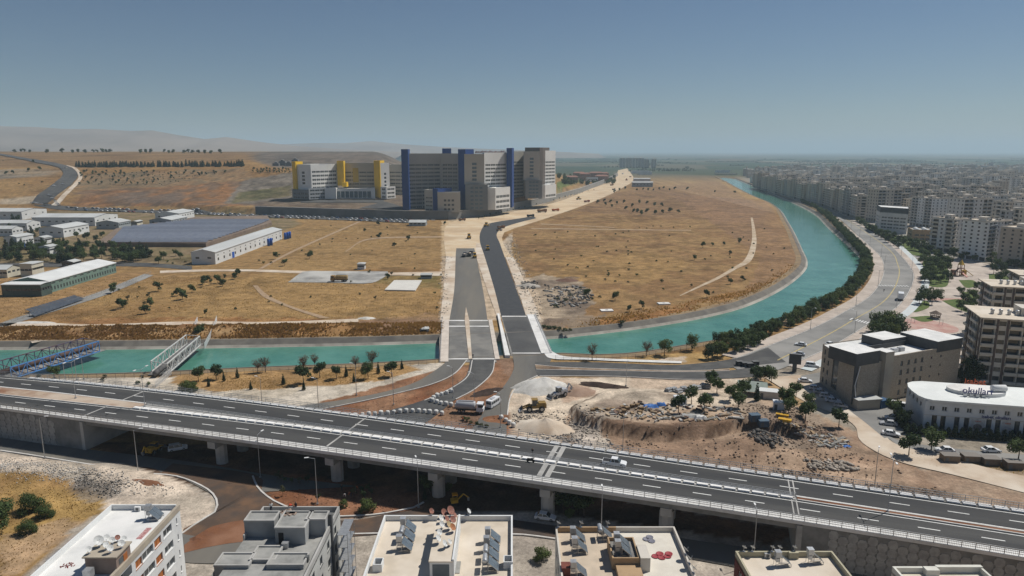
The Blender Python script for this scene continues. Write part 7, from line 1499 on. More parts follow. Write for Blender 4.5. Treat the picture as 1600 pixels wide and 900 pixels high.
# ------------------------------------------------------------------ vehicles
def paint_m(n, c): return mat('paint_'+n, c, None, 1, .32, 0, .5)
CP_ = dict(white=paint_m('white', (.72,.73,.74)), silver=paint_m('silver', (.42,.43,.45)), grey=paint_m('grey', (.16,.165,.175)), black=paint_m('black', (.03,.03,.034)), blue=paint_m('blue', (.06,.12,.26)), red=paint_m('red', (.32,.04,.035)), beige=paint_m('beige', (.45,.40,.33)))
yel = mat('machine_yellow', (.62,.36,.03), (.50,.28,.03), 1, .5, coord='o'); mor = mat('machine_orange', (.62,.17,.03), (.5,.13,.03), 1, .5, coord='o'); lamp_r = mat('tail_red', (.25,.02,.02), None, 1, .3); chrome = mat('lamp_clear', (.55,.57,.6), None, 1, .15)
def wheel_mesh(r, w_): return MB().lathe([(r*.55,-w_/2),(r*.95,-w_/2),(r,-w_/2+.04),(r,w_/2-.04),(r*.95,w_/2),(r*.55,w_/2)], k=12, axis='y').mesh('wheel', M['rubber'], False)
def rim_mesh(r, w_): return MB().lathe([(.02,-w_/2-.01),(r*.55,-w_/2-.012),(r*.55,w_/2+.012),(.02,w_/2+.01)], k=8, axis='y').mesh('rim', M['steel'])
WH = {}
def wheel(parent, x, y, r, w_=.22):
    if (r, w_) not in WH: WH[(r, w_)] = (wheel_mesh(r, w_), rim_mesh(r, w_))
    o = link('wheel', WH[(r, w_)][0], parent, (x, y, r)); link('rim', WH[(r, w_)][1], o); return o
def car_shell(kind):
    L_, W_, cab = {'sedan':(4.45,1.76,(-1.75,1.05,-1.15,.30,1.42)), 'hatch':(4.0,1.72,(-1.95,1.0,-1.65,.25,1.48)), 'suv':(4.6,1.85,(-2.2,1.05,-1.95,.35,1.72)), 'pickup':(5.2,1.82,(-.75,1.35,-.6,.65,1.72)), 'van':(5.4,1.95,(-2.6,1.75,-2.5,1.1,2.15))}[kind]
    h, hw = L_/2, W_/2; zb = .92 if kind in ('sedan','hatch') else 1.05; b_ = MB(); g_ = MB()
    prof = [(-h,.30),(-h,zb-.12),(-h+.15,zb-.02),(cab[0],zb),(cab[1],zb),(h-.25,zb-.20),(h,zb-.38),(h,.30)]
    if kind == 'pickup': prof = [(-h,.38),(-h,zb),(cab[0],zb),(cab[1],zb),(h-.25,zb-.14),(h,zb-.35),(h,.38)]
    n = len(prof)
    for sg_ in (-1, 1):
        b_.poly([(x, sg_*hw, z) for x, z in (prof if sg_ < 0 else prof[::-1])])
    for i in range(n-1): 
        (x0, z0), (x1, z1) = prof[i], prof[i+1]; b_.poly([(x0,-hw,z0),(x0,hw,z0),(x1,hw,z1),(x1,-hw,z1)])
    if kind == 'pickup': b_.bb(-h+.08,cab[0]-.08,-hw+.1,hw-.1,zb+.004,zb+.01,1)
    x0, x1, t0, t1, zt = cab; w0, w1 = hw-.06, hw-.24
    B_ = [(x0,-w0,zb),(x1,-w0,zb),(x1,w0,zb),(x0,w0,zb)]; T_ = [(t0,-w1,zt),(t1,-w1,zt),(t1,w1,zt),(t0,w1,zt)]
    for i in range(4): g_.poly([B_[i],B_[(i+1)%4],T_[(i+1)%4],T_[i]])
    b_.bb(t0-.06,t1+.06,-w1-.04,w1+.04,zt,zt+.05)
    for sg_ in (-1, 1):
        for k in range(3 if kind != 'pickup' else 2):
            f = (0,.45,.95)[k]; b_.bar((lerp(x0,x1,f)+(.06 if k == 0 else 0), sg_*(w0+.005), zb),(lerp(t0,t1,f), sg_*(w1+.005), zt),.12,.05)
    if kind == 'van':
        for sg_ in (-1, 1): b_.bb(x0+.15,x0+1.5,sg_*(w0-.1)-.06,sg_*(w0-.1)+.06,zb+.05,zt-.1)
    return L_, W_, b_, g_
CS = {}
def car(kind, colr, x, y, rz, label, z=0, group='cars', cat='car', name='car', parts=True):
    if kind not in CS:
        L_, W_, b_, g_ = car_shell(kind); CS[kind] = (L_, W_, b_, g_, g_.mesh('windows_glass', M['glass']), {}); j = MB().add(b_); j.add(g_, mo=2)
        for sx in (-1,1):
            for sy in (-1,1): j.lathe([(.1,-.1),(.32,-.1),(.32,.1),(.1,.1)], (sx*L_*.31, sy*(W_/2-.08), .32), 8, 3, 'y')
        CS[kind] += (j, {})
    L_, W_, b_, g_, gm_, bm, j, jm = CS[kind]
    if not parts:
        if colr not in jm: jm[colr] = j.mesh('car', [CP_[colr], M['dark'], M['glass'], M['rubber']])
        o = link(name, jm[colr], None, (x, y, z), rz); return tag(o, label, cat, group)
    if colr not in bm: bm[colr] = b_.mesh('body', [CP_[colr], M['dark']])
    t = thing(name, label, cat, (x, y, z), rz, group); link('body', bm[colr], t); link('glazing', gm_, t)
    for sx in (-1,1):
        for sy in (-1,1): wheel(t, sx*L_*.31, sy*(W_/2-.1), .33)
    for sy in (-1,1): MB().box((L_/2+.01, sy*(W_/2-.3), .66),(.05,.34,.14)).build('headlight', chrome, t); MB().box((-L_/2-.01, sy*(W_/2-.22), .78),(.05,.28,.14)).build('tail_light', lamp_r, t)
    return t
def cpx(kind, colr, px, py, deg, label, z=0, **k): p = at(px, py, z); return car(kind, colr, p.x, p.y, R(deg), label, z, **k)
oa = math.degrees(math.atan2(OT[1], OT[0]))
s_ = sO(975,792); p = at(960,727,ZD); car('pickup', 'white', p.x, p.y, R(oa), 'white pickup truck driving on the upper overpass carriageway', ZD+.02, cat='pickup', name='pickup_truck')
cpx('sedan','white',852,811,-14,'white sedan in the shade edge between the cream roofs'); cpx('suv','white',278,703,25,'white estate car parked in the shade beside the first pier')
cpx('sedan','white',1251,540,150,'white car on the boulevard nearest the junction'); cpx('sedan','white',1297,539,30,'white car at the kerb behind the stone building'); cpx('sedan','silver',1248,555,150,'pale car on the boulevard beside the black billboard'); cpx('suv','white',1269,573,-25,'white car parked on the paved lot beside the hedge'); cpx('sedan','white',1258,597,-15,'white car at the mouth of the side street')
for i, (a, b_) in enumerate(((1274,609),(1282,615),(1291,621),(1301,628),(1313,636))): cpx(['hatch','sedan'][i % 2], ['white','silver','white','white','silver'][i], a, b_, -20, f'{ordn(i)} parked car along the stone building shade', group='cars parked in the stone building shade')
cpx('van','white',1407,639,-35,'white van by the school end wall',cat='van',name='van'); cpx('suv','white',1430,641,-60,'white car between the van and the school'); cpx('sedan','white',1392,680,-25,'white car at the corner before the school hedge'); cpx('sedan','silver',1388,664,160,'silver car parked above the corner car'); cpx('hatch','white',1394,655,160,'small white car nearest the yard trees'); cpx('sedan','white',1548,706,-3,'white sedan on the street before the hedge'); cpx('sedan','white',1476,706,170,'white car half hidden by the roadside tree'); cpx('suv','beige',535,846,95,'pale car behind the grey concrete block')
# parked queue below the hospitals
q1 = [(52+i*1.6, 318+i*.9) for i in range(9)]; i = 0
lineP = drp([(106,325.5),(200,328.5),(300,331.5),(400,336.8),(520,341.2),(640,345.4),(690,345.6)], step=3.1); lineQ = drp([(120,329),(200,332),(300,335),(400,339.6),(520,344),(640,348.5)], step=3.4)
for nm_, LQ in (('upper', lineP), ('lower', lineQ)):
    hh = hfun(LQ[:,0], LQ[:,1]); T_ = np.gradient(LQ, axis=0); i = 0; k = 0
    while k < len(LQ)-1:
        c_ = random.choice(['white','white','white','white','white','silver','white','grey','black','silver','blue','red'])
        if random.random() < .82: car(random.choice(['sedan','hatch','suv']), c_, LQ[k,0], LQ[k,1], math.atan2(T_[k,1],T_[k,0])+random.uniform(-.2,.2), f'{c_} car, {ordn(i)} from the left in the {nm_} parked queue', float(hh[k])+.6, 'parked queue below the hospitals', parts=False); i += 1
        k += 2 if nm_ == 'upper' else random.choice((2,2,3))
for j_, (A_, B_, n) in enumerate((((50,318),(74,322),7),((77,306),(92,322),7))):
    Q_ = ray([(lerp(A_[0],B_[0],t), lerp(A_[1],B_[1],t)) for t in np.linspace(0,1,n)])
    for i, p in enumerate(Q_): c_ = random.choice(['white','silver','grey']); car('sedan', c_, p[0], p[1], random.uniform(.5,1), f'{c_} car, {ordn(i)} at the {"west" if j_ == 0 else "east"} verge of the hillside highway foot', p[2]+1.0, 'cars at the highway foot', parts=False)
Q_ = ray([(85,292),(98,289),(12,246)])
for i, p in enumerate(Q_): car('sedan', ['white','silver','grey'][i], p[0], p[1], 1.0, ['white car climbing the hillside highway bend','silver car descending the hillside highway bend','dark car high on the hillside highway'][i], p[2]+1.1, parts=False)
Q_ = ray([(547,306.5),(552,306),(556,307),(522,311),(538,309.5),(545,309),(590,306.5),(600,309)])
for i, p in enumerate(Q_): car('sedan', ['white','white','silver','grey'][i % 4], p[0], p[1], i*.6, f'{ordn(i)} car on the yellow hospital forecourt', p[2]+.6, 'forecourt cars', parts=False)
# heavy vehicles
def box_truck(label, px, py, deg):
    p = at(px, py); t = thing('box_truck', label, 'truck', (p.x,p.y,0), R(deg)); MB().bb(-4,2.2,-1.25,1.25,1.0,3.9).build('cargo_box', CP_['white'], t); MB().bb(-4,3.9,-.5,.5,.6,.998).build('chassis', M['dark'], t)
    MB().prism([(2.35,-1.15),(4.1,-1.15),(4.1,1.15),(2.35,1.15)],.6,2.0).prism([(2.35,-1.1),(3.8,-1.1),(3.8,1.1),(2.35,1.1)],2.002,2.9).build('cab', CP_['white'], t); MB().bb(3.2,3.85,-1.12,1.12,2.05,2.7).build('windscreen', M['glass'], t)
    for x in (-2.9,-1.7,3.1):
        for y in (-1,1): wheel(t, x, y*1.0, .5, .35)
box_truck('white box lorry parked on the boulevard beside the cycle path', 1407, 468, 62)
def tanker(label, px, py, deg, tankm, cabm, sc=1):
    p = at(px, py); t = thing('tanker_truck', label, 'truck', (p.x,p.y,0), R(deg)); t.scale = (sc,)*3
    MB().lathe([(.3,-4.1),(1.1,-4.0),(1.2,-3.8),(1.2,1.2),(1.1,1.4),(.3,1.5)], (0,0,2.1), 14, axis='x').build('tank', tankm, t, smooth=True); MB().bb(-4.1,3.8,-.6,.6,.7,1.0).build('chassis', M['dark'], t); MB().bb(-3.5,1,-.35,.35,3.25,3.4).build('catwalk', M['steel'], t)
    MB().bb(1.9,3.9,-1.2,1.2,.7,1.7).bb(1.95,3.7,-1.15,1.15,1.702,2.95).build('cab', cabm, t); MB().bb(2.4,3.76,-1.17,1.17,1.9,2.65).build('cab_glass', M['glass'], t)
    for x in (-3,-1.8,2.9):
        for y in (-1,1): wheel(t, x, y*1.0, .52, .35)
tanker('white water tanker lorry beside the row of white bags', 735, 644, -8, CP_['silver'], CP_['white'], 1.05); tanker('tan tanker lorry parked in the gravel yard', 530, 440, 180, mat('tank_tan', (.36,.25,.10), (.28,.19,.08), 1, .6, coord='o'), mat('cab_tan', (.30,.19,.07), None, 1, .6), 1.25)
p = at(771,634); t = thing('minibus', 'white minibus driving towards the canal bridge', 'minibus', (p.x,p.y,0), R(62)); mb = MB(); mb.poly([(-3,-1,.4),(2.7,-1,.4),(3.1,-1,1.1),(2.3,-1,2.45),(-3,-1,2.55)]); mb.poly([(-3,1,.4),(2.7,1,.4),(3.1,1,1.1),(2.3,1,2.45),(-3,1,2.55)][::-1])
pf = [(2.7,.4),(3.1,1.1),(2.3,2.45),(-3,2.55),(-3,.4)]
for i in range(4): mb.poly([(pf[i][0],-1,pf[i][1]),(pf[i][0],1,pf[i][1]),(pf[i+1][0],1,pf[i+1][1]),(pf[i+1][0],-1,pf[i+1][1])])
mb.build('body', CP_['white'], t)
for sy in (-1,1):
    for k in range(4): MB().bb(-2.8+k*1.22,-1.75+k*1.22,sy*1.005-.02,sy*1.005+.02,1.35,2.15).build('window', M['glass'], t)
MB().poly([(3.0,-.9,1.32),(3.0,.9,1.32),(2.42,.9,2.33),(2.42,-.9,2.33)]).build('windscreen', M['glass'], t); MB().bb(-3.03,-3.001,-.8,.8,1.4,2.2).build('rear_window', M['glass'], t); MB().bb(-1.5,.3,-.5,.5,2.56,2.75).build('roof_unit', CP_['silver'], t)
for x in (-1.9,2):
    for y in (-.9,.9): wheel(t, x, y, .36)
def loader(label, px, py, deg, m, back=False, z=0, sc=1):
    p = at(px, py, z); t = thing('backhoe_loader' if back else 'wheel_loader', label, 'loader', (p.x,p.y,z), R(deg)); t.scale = (sc,)*3
    MB().bb(-3.2,-.6,-1,1,1.0,2.1).bb(-3.0,-1.2,-.9,.9,2.102,2.4).build('engine_hood', m, t); MB().bb(-.6,1.6,-.8,.8,.9,1.6).build('chassis', m, t)
    cb_ = MB().bb(-.9,.5,-.75,.75,1.65,3.1).build('cab', M['glass'], t); MB().bb(-1.0,.6,-.85,.85,3.102,3.25).build('cab_roof', m, cb_); mb = MB()
    for sy in (-.6,.6): mb.bar((.9,sy,1.7),(3.0,sy,.9),.2,.35)
    mb.build('lift_arms', m, t)['kind'] = 'stuff'; MB().poly([(2.9,-1.3,1.3),(2.9,1.3,1.3),(2.8,1.3,.3),(2.8,-1.3,.3)]).poly([(2.8,-1.3,.3),(2.8,1.3,.3),(3.9,1.3,.2),(3.9,-1.3,.2)]).poly([(2.9,-1.3,1.3),(2.8,-1.3,.3),(3.9,-1.3,.2)]).poly([(2.9,1.3,1.3),(3.9,1.3,.2),(2.8,1.3,.3)]).build('bucket', M['steel'], t)
    if back: MB().bar((-3.2,0,1.2),(-4.4,0,3.6),.3,.35).bar((-4.4,0,3.6),(-5.6,0,2.2),.25,.3).build('boom', m, t); MB().bar((-5.6,0,2.3),(-5.2,0,1.3),.6,.4).build('digger_bucket', M['steel'], t)
    for x, r in ((-2.0,.78),(1.2,.78 if not back else .55)):
        for y in (-1,1): wheel(t, x, y*1.0, r, .5)
loader('yellow wheel loader working on the pale gravel heap', 834, 642, 185, mat('loader_yellow', (.30,.19,.05), (.22,.14,.045), 1, .6, coord='o'), sc=1.15); loader('white and black backhoe loader by the gravel heap', 872, 620, 215, CP_['silver'], True); loader('yellow backhoe parked in the shade behind the retaining wall', 243, 706, 80, yel, True, sc=.85)
def roller(label, p, deg, m, sc=1):
    t = thing('road_roller', label, 'roller', tuple(p), R(deg)); t.scale = (sc,)*3; MB().lathe([(.1,-1),(.75,-1),(.75,1),(.1,1)], (1.8,0,.75), 12, axis='y').build('drum', M['steel'], t); MB().bb(-2,.6,-.8,.8,.8,1.6).build('hood', m, t); MB().bb(.4,2.7,-1.15,-1.02,.7,.95).bb(.4,2.7,1.02,1.15,.7,.95).bb(.4,.7,-1.02,1.02,.7,.95).build('yoke', m, t); MB().bb(-.7,.6,-.7,.7,1.602,2.8).build('cab', M['glass'], t); MB().bb(-.8,.7,-.85,.85,2.802,2.95).build('canopy', m, t)
    for y in (-.8,.8): wheel(t, -1.4, y, .7, .45)
def dumper(label, p, deg, m, sc=1):
    t = thing('dump_truck', label, 'truck', tuple(p), R(deg)); t.scale = (sc,)*3; MB().bb(2,3.9,-1.2,1.2,.7,2.9).build('cab', m, t); MB().bb(3.2,3.94,-1.1,1.1,1.8,2.6).build('windscreen', M['glass'], t); MB().bb(-3.9,3.8,-.5,.5,.6,1.0).build('chassis', M['dark'], t)
    mb = MB().poly([(-4,-1.2,1.1),(1.7,-1.2,1.1),(1.7,-1.3,2.5),(-4,-1.3,2.5)]).poly([(-4,1.2,1.1),(-4,1.3,2.5),(1.7,1.3,2.5),(1.7,1.2,1.1)]).poly([(1.7,-1.2,1.1),(1.7,1.2,1.1),(1.7,1.3,2.7),(1.7,-1.3,2.7)]).poly([(-4,-1.2,1.1),(-4,-1.3,2.4),(-4,1.3,2.4),(-4,1.2,1.1)]).poly([(-4,-1.2,1.1),(-4,1.2,1.1),(1.7,1.2,1.1),(1.7,-1.2,1.1)]); mb.build('tipper_body', m, t); MB().lathe([(1.1,0),(.7,.35),(.1,.5)], (-1.1,0,2.1), 8).build('load', M['pale_dirt'], t)
    for x in (-3,-1.8,2.9):
        for y in (-1,1): wheel(t, x, y, .52, .35)
brn = mat('machine_brown', (.26,.13,.06), (.2,.1,.05), 1, .6, coord='o')
for lb, px, py, dg, m, fn, sc in (('roller on the pale strip above the paved left lane',733,373,90,yel,roller,1.6),('dump truck at the head of the paved left lane',735,400,80,mat('truck_dark', (.06,.06,.065), None, 1, .6),dumper,1.1),('second dump truck beside the lane head roller',726,401,85,CP_['grey'],dumper,1.0),('roller finishing the paved left lane end',742,403,90,yel,roller,1.3),('roller on the black asphalt lane',762,391,95,yel,roller,1.3),('roller where the black asphalt bends',760,354,60,yel,roller,1.5),('paver truck at the bend of the black asphalt',783,357,30,brn,dumper,1.0),('roller beside the paver truck',780,361,40,brn,roller,1.2),('dump truck at the edge of the works crossing',722,345,15,brn,dumper,1.0),
    ('brown bulldozer truck on the earth road',847,332,10,brn,dumper,1.5),('orange truck on the earth road',868,330,20,mor,dumper,1.2),('dark tipper at the asphalt end',829,339,10,MATS['truck_dark'],dumper,1.1),('yellow roller midway along the earth road',904,312,30,yel,roller,1.7),('red truck at the earth road edge',917,316,20,mat('truck_red', (.25,.05,.03), None, 1, .6),dumper,1.1),('tipper on the far earth road bend',956,290,50,brn,dumper,1.2),('tipper past the far bend',959,297,50,MATS['truck_dark'],dumper,1.1),('orange machine at the far end of the earth road',979,282,60,mor,roller,1.8),('tipper near the site office',985,277,60,brn,dumper,1.2),('white truck near the top of the earth road',973,272,60,CP_['white'],dumper,1.3)):
    p = at(px, py); fn(lb, (p.x,p.y,.08), dg, m, sc)
p = at(711,788); t = thing('mini_excavator', 'small yellow excavator with orange canopy on the brown road', 'excavator', (p.x,p.y,.05), R(15)); MB().bb(-.9,.9,-.75,-.4,0,.5).bb(-.9,.9,.4,.75,0,.5).build('tracks', M['rubber'], t)['kind'] = 'stuff'; MB().bb(-.9,.6,-.7,.7,.55,1.2).build('house', yel, t); MB().bb(-.6,.6,-.6,.6,2.3,2.45).build('canopy', mat('canopy_orange', (.75,.32,.01), None, 1, .5), t); MB().bar((.6,0,1),(1.9,0,2.2),.2,.25).bar((1.9,0,2.2),(3.0,0,1.2),.18,.2).build('boom', yel, t); MB().bb(2.8,3.2,-.25,.25,.5,1.2).build('bucket', M['steel'], t)
mb = MB()
for x in (-.5,.5):
    for y in (-.5,.5): mb.bar((x,y,1.2),(x,y,2.3),.06,.06)
mb.build('canopy_posts', yel, t)['kind'] = 'stuff'
# ------------------------------------------------------------------ people
def person_mesh(pose, top, leg_m, skin, hat=None):
    me_ = bpy.data.meshes.new('person'); J = {'stand':[(0,0,.95),(0,0,1.15),(0,0,1.40),(0,0,1.52),(0,.02,1.62),(0,.02,1.72),(.20,0,1.42),(.27,.03,1.15),(.26,.12,.92),(-.20,0,1.42),(-.27,.03,1.15),(-.26,.10,.92),(.10,0,.88),(.11,.03,.48),(.11,0,.08),(.11,.16,.05),(-.10,0,.88),(-.12,.02,.48),(-.12,-.02,.08),(-.12,.14,.05)],
        'bend':[(0,0,.90),(0,.18,1.05),(0,.42,1.10),(0,.52,1.10),(0,.60,1.08),(0,.68,1.04),(.20,.42,1.06),(.24,.55,.80),(.18,.66,.58),(-.20,.42,1.06),(-.24,.55,.80),(-.18,.66,.58),(.10,0,.85),(.12,.06,.46),(.12,-.05,.08),(.12,.12,.05),(-.10,0,.85),(-.13,.10,.46),(-.13,.02,.08),(-.13,.18,.05)]}[pose]
    E = [(0,1),(1,2),(2,3),(3,4),(4,5),(2,6),(6,7),(7,8),(2,9),(9,10),(10,11),(0,12),(12,13),(13,14),(14,15),(0,16),(16,17),(17,18),(18,19)]; Rr = [.15,.15,.17,.06,.10,.09,.08,.055,.04,.08,.055,.04,.10,.075,.05,.045,.10,.075,.05,.045]
    me_.from_pydata(J, E, []); o = bpy.data.objects.new('tmp', me_); COL.objects.link(o); md = o.modifiers.new('s', 'SKIN'); me_.skin_vertices[0].data[0].use_root = True
    for i, r in enumerate(Rr): me_.skin_vertices[0].data[i].radius = (r, r*.85)
    o.modifiers.new('u', 'SUBSURF').levels = 1; dg = bpy.context.evaluated_depsgraph_get(); dg.update(); out = bpy.data.meshes.new_from_object(o.evaluated_get(dg)); bpy.data.objects.remove(o)
    out.materials.clear(); [out.materials.append(m) for m in (top, leg_m, skin, hat or M['dark'])]; Jv = [Vector(j) for j in J]
    for f in out.polygons:
        c = f.center; k = min(range(20), key=lambda i: (Jv[i]-c).length); f.material_index = 2 if k in (4,8,11,3) else 3 if k == 5 or k in (15,19) else 1 if k >= 12 or k == 0 else 0; f.use_smooth = True
    return out
skin = mat('skin', (.32,.19,.13), None, 1, .6); cl = {n: mat('cloth_'+n, c, None, 1, .9) for n, c in (('red',(.45,.06,.03)),('orange',(.60,.13,.03)),('white',(.62,.62,.60)),('navy',(.03,.04,.08)),('black',(.025,.025,.028)),('grey',(.20,.20,.20)))}
PM = {}
def person(x, y, z, rz, pose, top, leg_, label, hat=None, sc=1.0):
    k = (pose, top, leg_, hat)
    if k not in PM: PM[k] = person_mesh(pose, cl[top], cl[leg_], skin, cl[hat] if hat else None)
    o = link('person', PM[k], None, (x, y, z), rz); o.scale = (sc,)*3; return tag(o, label, 'person')
for px, py, z, pose, top, lg, rz, lb, hat in ((424,800,ZR2,'stand','white','navy',.5,'person in white shirt on the grey block roof','black'),(457,798,ZR2,'bend','red','black',1.5,'person in red bending on the grey block roof','red'),(463,799,ZR2,'stand','black','navy',2.5,'person in black standing on the grey block roof','black'),
    (534,768,0,'stand','black','black',1,'worker in black standing at the shade edge on red soil',None),(549,776,0,'bend','orange','navy',2,'worker in orange bending over a sapling',None),(555,768,0,'bend','orange','grey',-1,'worker in orange vest beside the white-capped worker','white'),(540,778,0,'bend','white','grey',3,'worker in white crouched on the red soil',None),
    (619,652,0,'stand','black','navy',1,'person in dark clothes beside the white bag row','black'),(723,660,0,'stand','orange','navy',2,'worker in orange vest near the waiting shrubs','orange'),(832,712,ZD,'stand','black','grey',0,'person in black standing beside the motorcycle','black'),(739,560,.1,'stand','navy','black',0,'person on the canal bridge joint',None),(1381,456,0,'stand','black','black',0,'pedestrian crossing the boulevard',None)):
    p = at(px, py, z); person(p.x, p.y, z+.02, rz, pose, top, lg, lb, hat, 1.05)
p = at(829,722,ZD); t = thing('motorcycle', 'dark motorcycle stopped beside the overpass median', 'motorcycle', (p.x,p.y,ZD+.02), R(oa)); 
for x in (-.65,.65): MB().lathe([(.2,-.06),(.32,-.05),(.32,.05),(.2,.06)], (x,0,.32), 12, axis='y').build('wheel', M['rubber'], t)
MB().bar((-.6,0,.5),(.5,0,.6),.22,.3).bar((.65,0,.32),(.45,0,1.0),.08,.08).build('frame', M['dark'], t); MB().bb(-.75,.05,-.14,.14,.72,.84).build('seat', M['rubber'], t); MB().bb(.05,.45,-.16,.16,.7,.95).build('fuel_tank', CP_['black'], t); MB().bar((.42,-.35,1.05),(.42,.35,1.05),.05,.05).build('handlebar', M['steel'], t)
# ------------------------------------------------------------------ works clutter
bag = MB()
for (w0, z0), (w1, z1) in (((.38,0),(.5,.12)),((.5,.12),(.52,.7)),((.52,.7),(.42,.92)),((.42,.92),(.15,1.0))):
    for k in range(8):
        a, b_ = 6.283*k/8+.39, 6.283*(k+1)/8+.39; bag.poly([(w0*math.cos(a),w0*math.sin(a),z0),(w0*math.cos(b_),w0*math.sin(b_),z0),(w1*math.cos(b_),w1*math.sin(b_),z1),(w1*math.cos(a),w1*math.sin(a),z1)])
bag.poly([(.15*math.cos(6.283*k/8+.39),.15*math.sin(6.283*k/8+.39),1.0) for k in range(8)]); bag = bag.mesh('bulk_bag', mat('bag_white', (.64,.64,.62), (.54,.53,.50), 2, .85, coord='o', rnd=.1))
i = 0
for seg, dsc in (([(546,652),(600,648),(645,644),(690,648)], 'long'), ([(676,628),(690,632),(714,636)], 'short'), ([(674,627),(684,620),(706,613)], 'angled'), ([(784,655),(792,660),(802,667)], 'roadside')):
    Q_ = resample(crom(wpts(seg), 5), 1.75)
    for i, p in enumerate(Q_): o = link('bulk_bag', bag, None, (p[0]+random.uniform(-.15,.15), p[1]+random.uniform(-.15,.15), -.02), random.random()); s = random.uniform(1.15,1.4); o.scale = (s,s,s); tag(o, f'{ordn(i)} white bulk bag from the west in the {dsc} row', 'bag', 'white bulk bags')
def heap(name, label, px, py, rx, ry, h, m, rot=0, n=22):
    p = at(px, py); mb = MB(); ro = R(rot); pl = [random.uniform(.85,1.15) for _ in range(n)]; L_ = 9
    for j in range(L_):
        t = j/(L_-1)
        for k in range(n): a = 6.283*k/n; r = (1-t)*pl[k]*1.15+.01; x, y = rx*r*math.cos(a), ry*r*math.sin(a); mb.v.append((x*math.cos(ro)-y*math.sin(ro), x*math.sin(ro)+y*math.cos(ro), t))
    V = np.array(mb.v); X_, Y_ = V[:,0]+p.x, V[:,1]+p.y; t = V[:,2]; Z_ = np.minimum(hfun(X_, Y_), .6)-.25+h*(t**.85)*(.72+.56*fbm(X_, Y_, max(1.5, rx*.35), 44)); mb.v = [(a, b_, float(c)) for (a, b_, _), c in zip(mb.v, Z_)]
    for j in range(L_-1):
        for k in range(n): q = (k+1)%n; mb.f.append((j*n+k, j*n+q, (j+1)*n+q, (j+1)*n+k)); mb.m.append(0)
    tag(mb.build(name, m, None, (p.x, p.y, 0), True), label, 'heap')
heap('asphalt_heap', 'black elongated heap of milled asphalt beside the minibus', 762, 612, 6.5, 2.6, 1.6, M['black_soil'], 40); heap('soil_heap', 'dark brown soil heap above the gravel plot', 940, 603, 8, 2.2, 1.5, M['black_soil'], -12); heap('gravel_heap', 'large pale gravel heap beside the wheel loader', 846, 606, 9, 6, 4.2, M['white_gravel'], 10, 28); heap('gravel_heap', 'tan gravel heap spilling towards the overpass', 852, 668, 8, 5, 3.0, M['pale_dirt'], -20, 26)
heap('soil_heap', 'reddish soil heap on the white verge', 228, 757, 5.5, 1.6, .7, M['red_soil'], -14); heap('soil_heap', 'dark red soil heap on the east field', 886, 438, 7, 4, 1.6, mat('soil_maroon', (.13,.07,.05), (.17,.10,.07), .5, .95)); heap('soil_heap', 'small brown heap beside the maroon one', 893, 434, 5, 3, 1.2, M['brown_soil']); heap('rubble_heap', 'grey rubble heap beside the new road', 826, 447, 7, 5, 2.0, M['grey_rubble']); heap('gravel_heap', 'white gravel pile on the west canal bank', 572, 497, 4.5, 2.5, 1.1, M['white_gravel']); heap('gravel_heap', 'white dust pile by the west dirt path', 52, 504, 10, 3, 1.0, M['white_gravel']); heap('soil_heap', 'red mound at the lower left road bed', 306, 842, 2, 1.2, .8, M['red_soil']); heap('soil_heap', 'reddish gravel heap behind the backhoe', 895, 612, 7, 4, 2.2, mat('soil_pink', (.33,.23,.17), (.27,.18,.13), .4, .95))
def hpx(px, py): return tuple(float(q) for q in ray([(px, py)], 150, 430, 400)[0])
def crate(name, label, cat, px, py, d, m, rz=0, lid=None, group=None):
    x, y, z = hpx(px, py); t = thing(name, label, cat, (x, y, z-.15), rz, group); MB().bb(-d[0]/2,d[0]/2,-d[1]/2,d[1]/2,0,d[2]).build('body', m, t); MB().bb(-d[0]/2-.1,d[0]/2+.1,-d[1]/2-.1,d[1]/2+.1,d[2]+.002,d[2]+.14).build('cover', lid or m, t); MB().bb(-d[0]/2+.3,-d[0]/2+1.1,-d[1]/2-.03,-d[1]/2+.02,.1,d[2]*.8).build('door', grey_d, t)
    return t
wood = mat('pallet_wood', (.30,.20,.11), (.22,.145,.08), 2, .9, coord='o', isl=.2)
for i, (a, b_) in enumerate(((926,643),(931,641),(950,642),(958,640),(964,643),(972,638),(980,641),(988,637),(996,635),(1002,641),(975,646),(1000,647))):
    x, y, z = hpx(a, b_); mb = MB(); hh = random.uniform(.7,1.5)
    for k in range(int(hh/.16)): mb.bb(-.6,.6,-.5,.5,k*.16,k*.16+.11)
    tag(stuff(mb.build('pallet_pile', wood, None, (x,y,z-.1), False, random.random())), f'{ordn(i)} tan pallet pile from the west in the site yard', 'pallets', 'pallet piles')
pipe_m = mat('pipe_grey', (.24,.25,.26), (.33,.34,.35), 2, .5, coord='o', rnd=.2)
for i, (a, b_) in enumerate(((1045,613),(1052,612),(1060,614),(1068,610),(1075,612),(1083,608),(1090,609),(1098,606),(1104,607))):
    x, y, z = hpx(a, b_); t = thing('pipe_stack', f'{ordn(i)} grey drainpipe stack from the west by the yard track', 'pipes', (x,y,z), random.uniform(.3,.9), 'drainpipe stacks')
    for r_ in range(2):
        for k in range(3-r_): MB().lathe([(.28,-1),(.36,-1),(.36,1),(.28,1)], (0,(k-(2-r_)/2)*.74,.36+r_*.64), 9, axis='x').build('pipe', pipe_m, t)
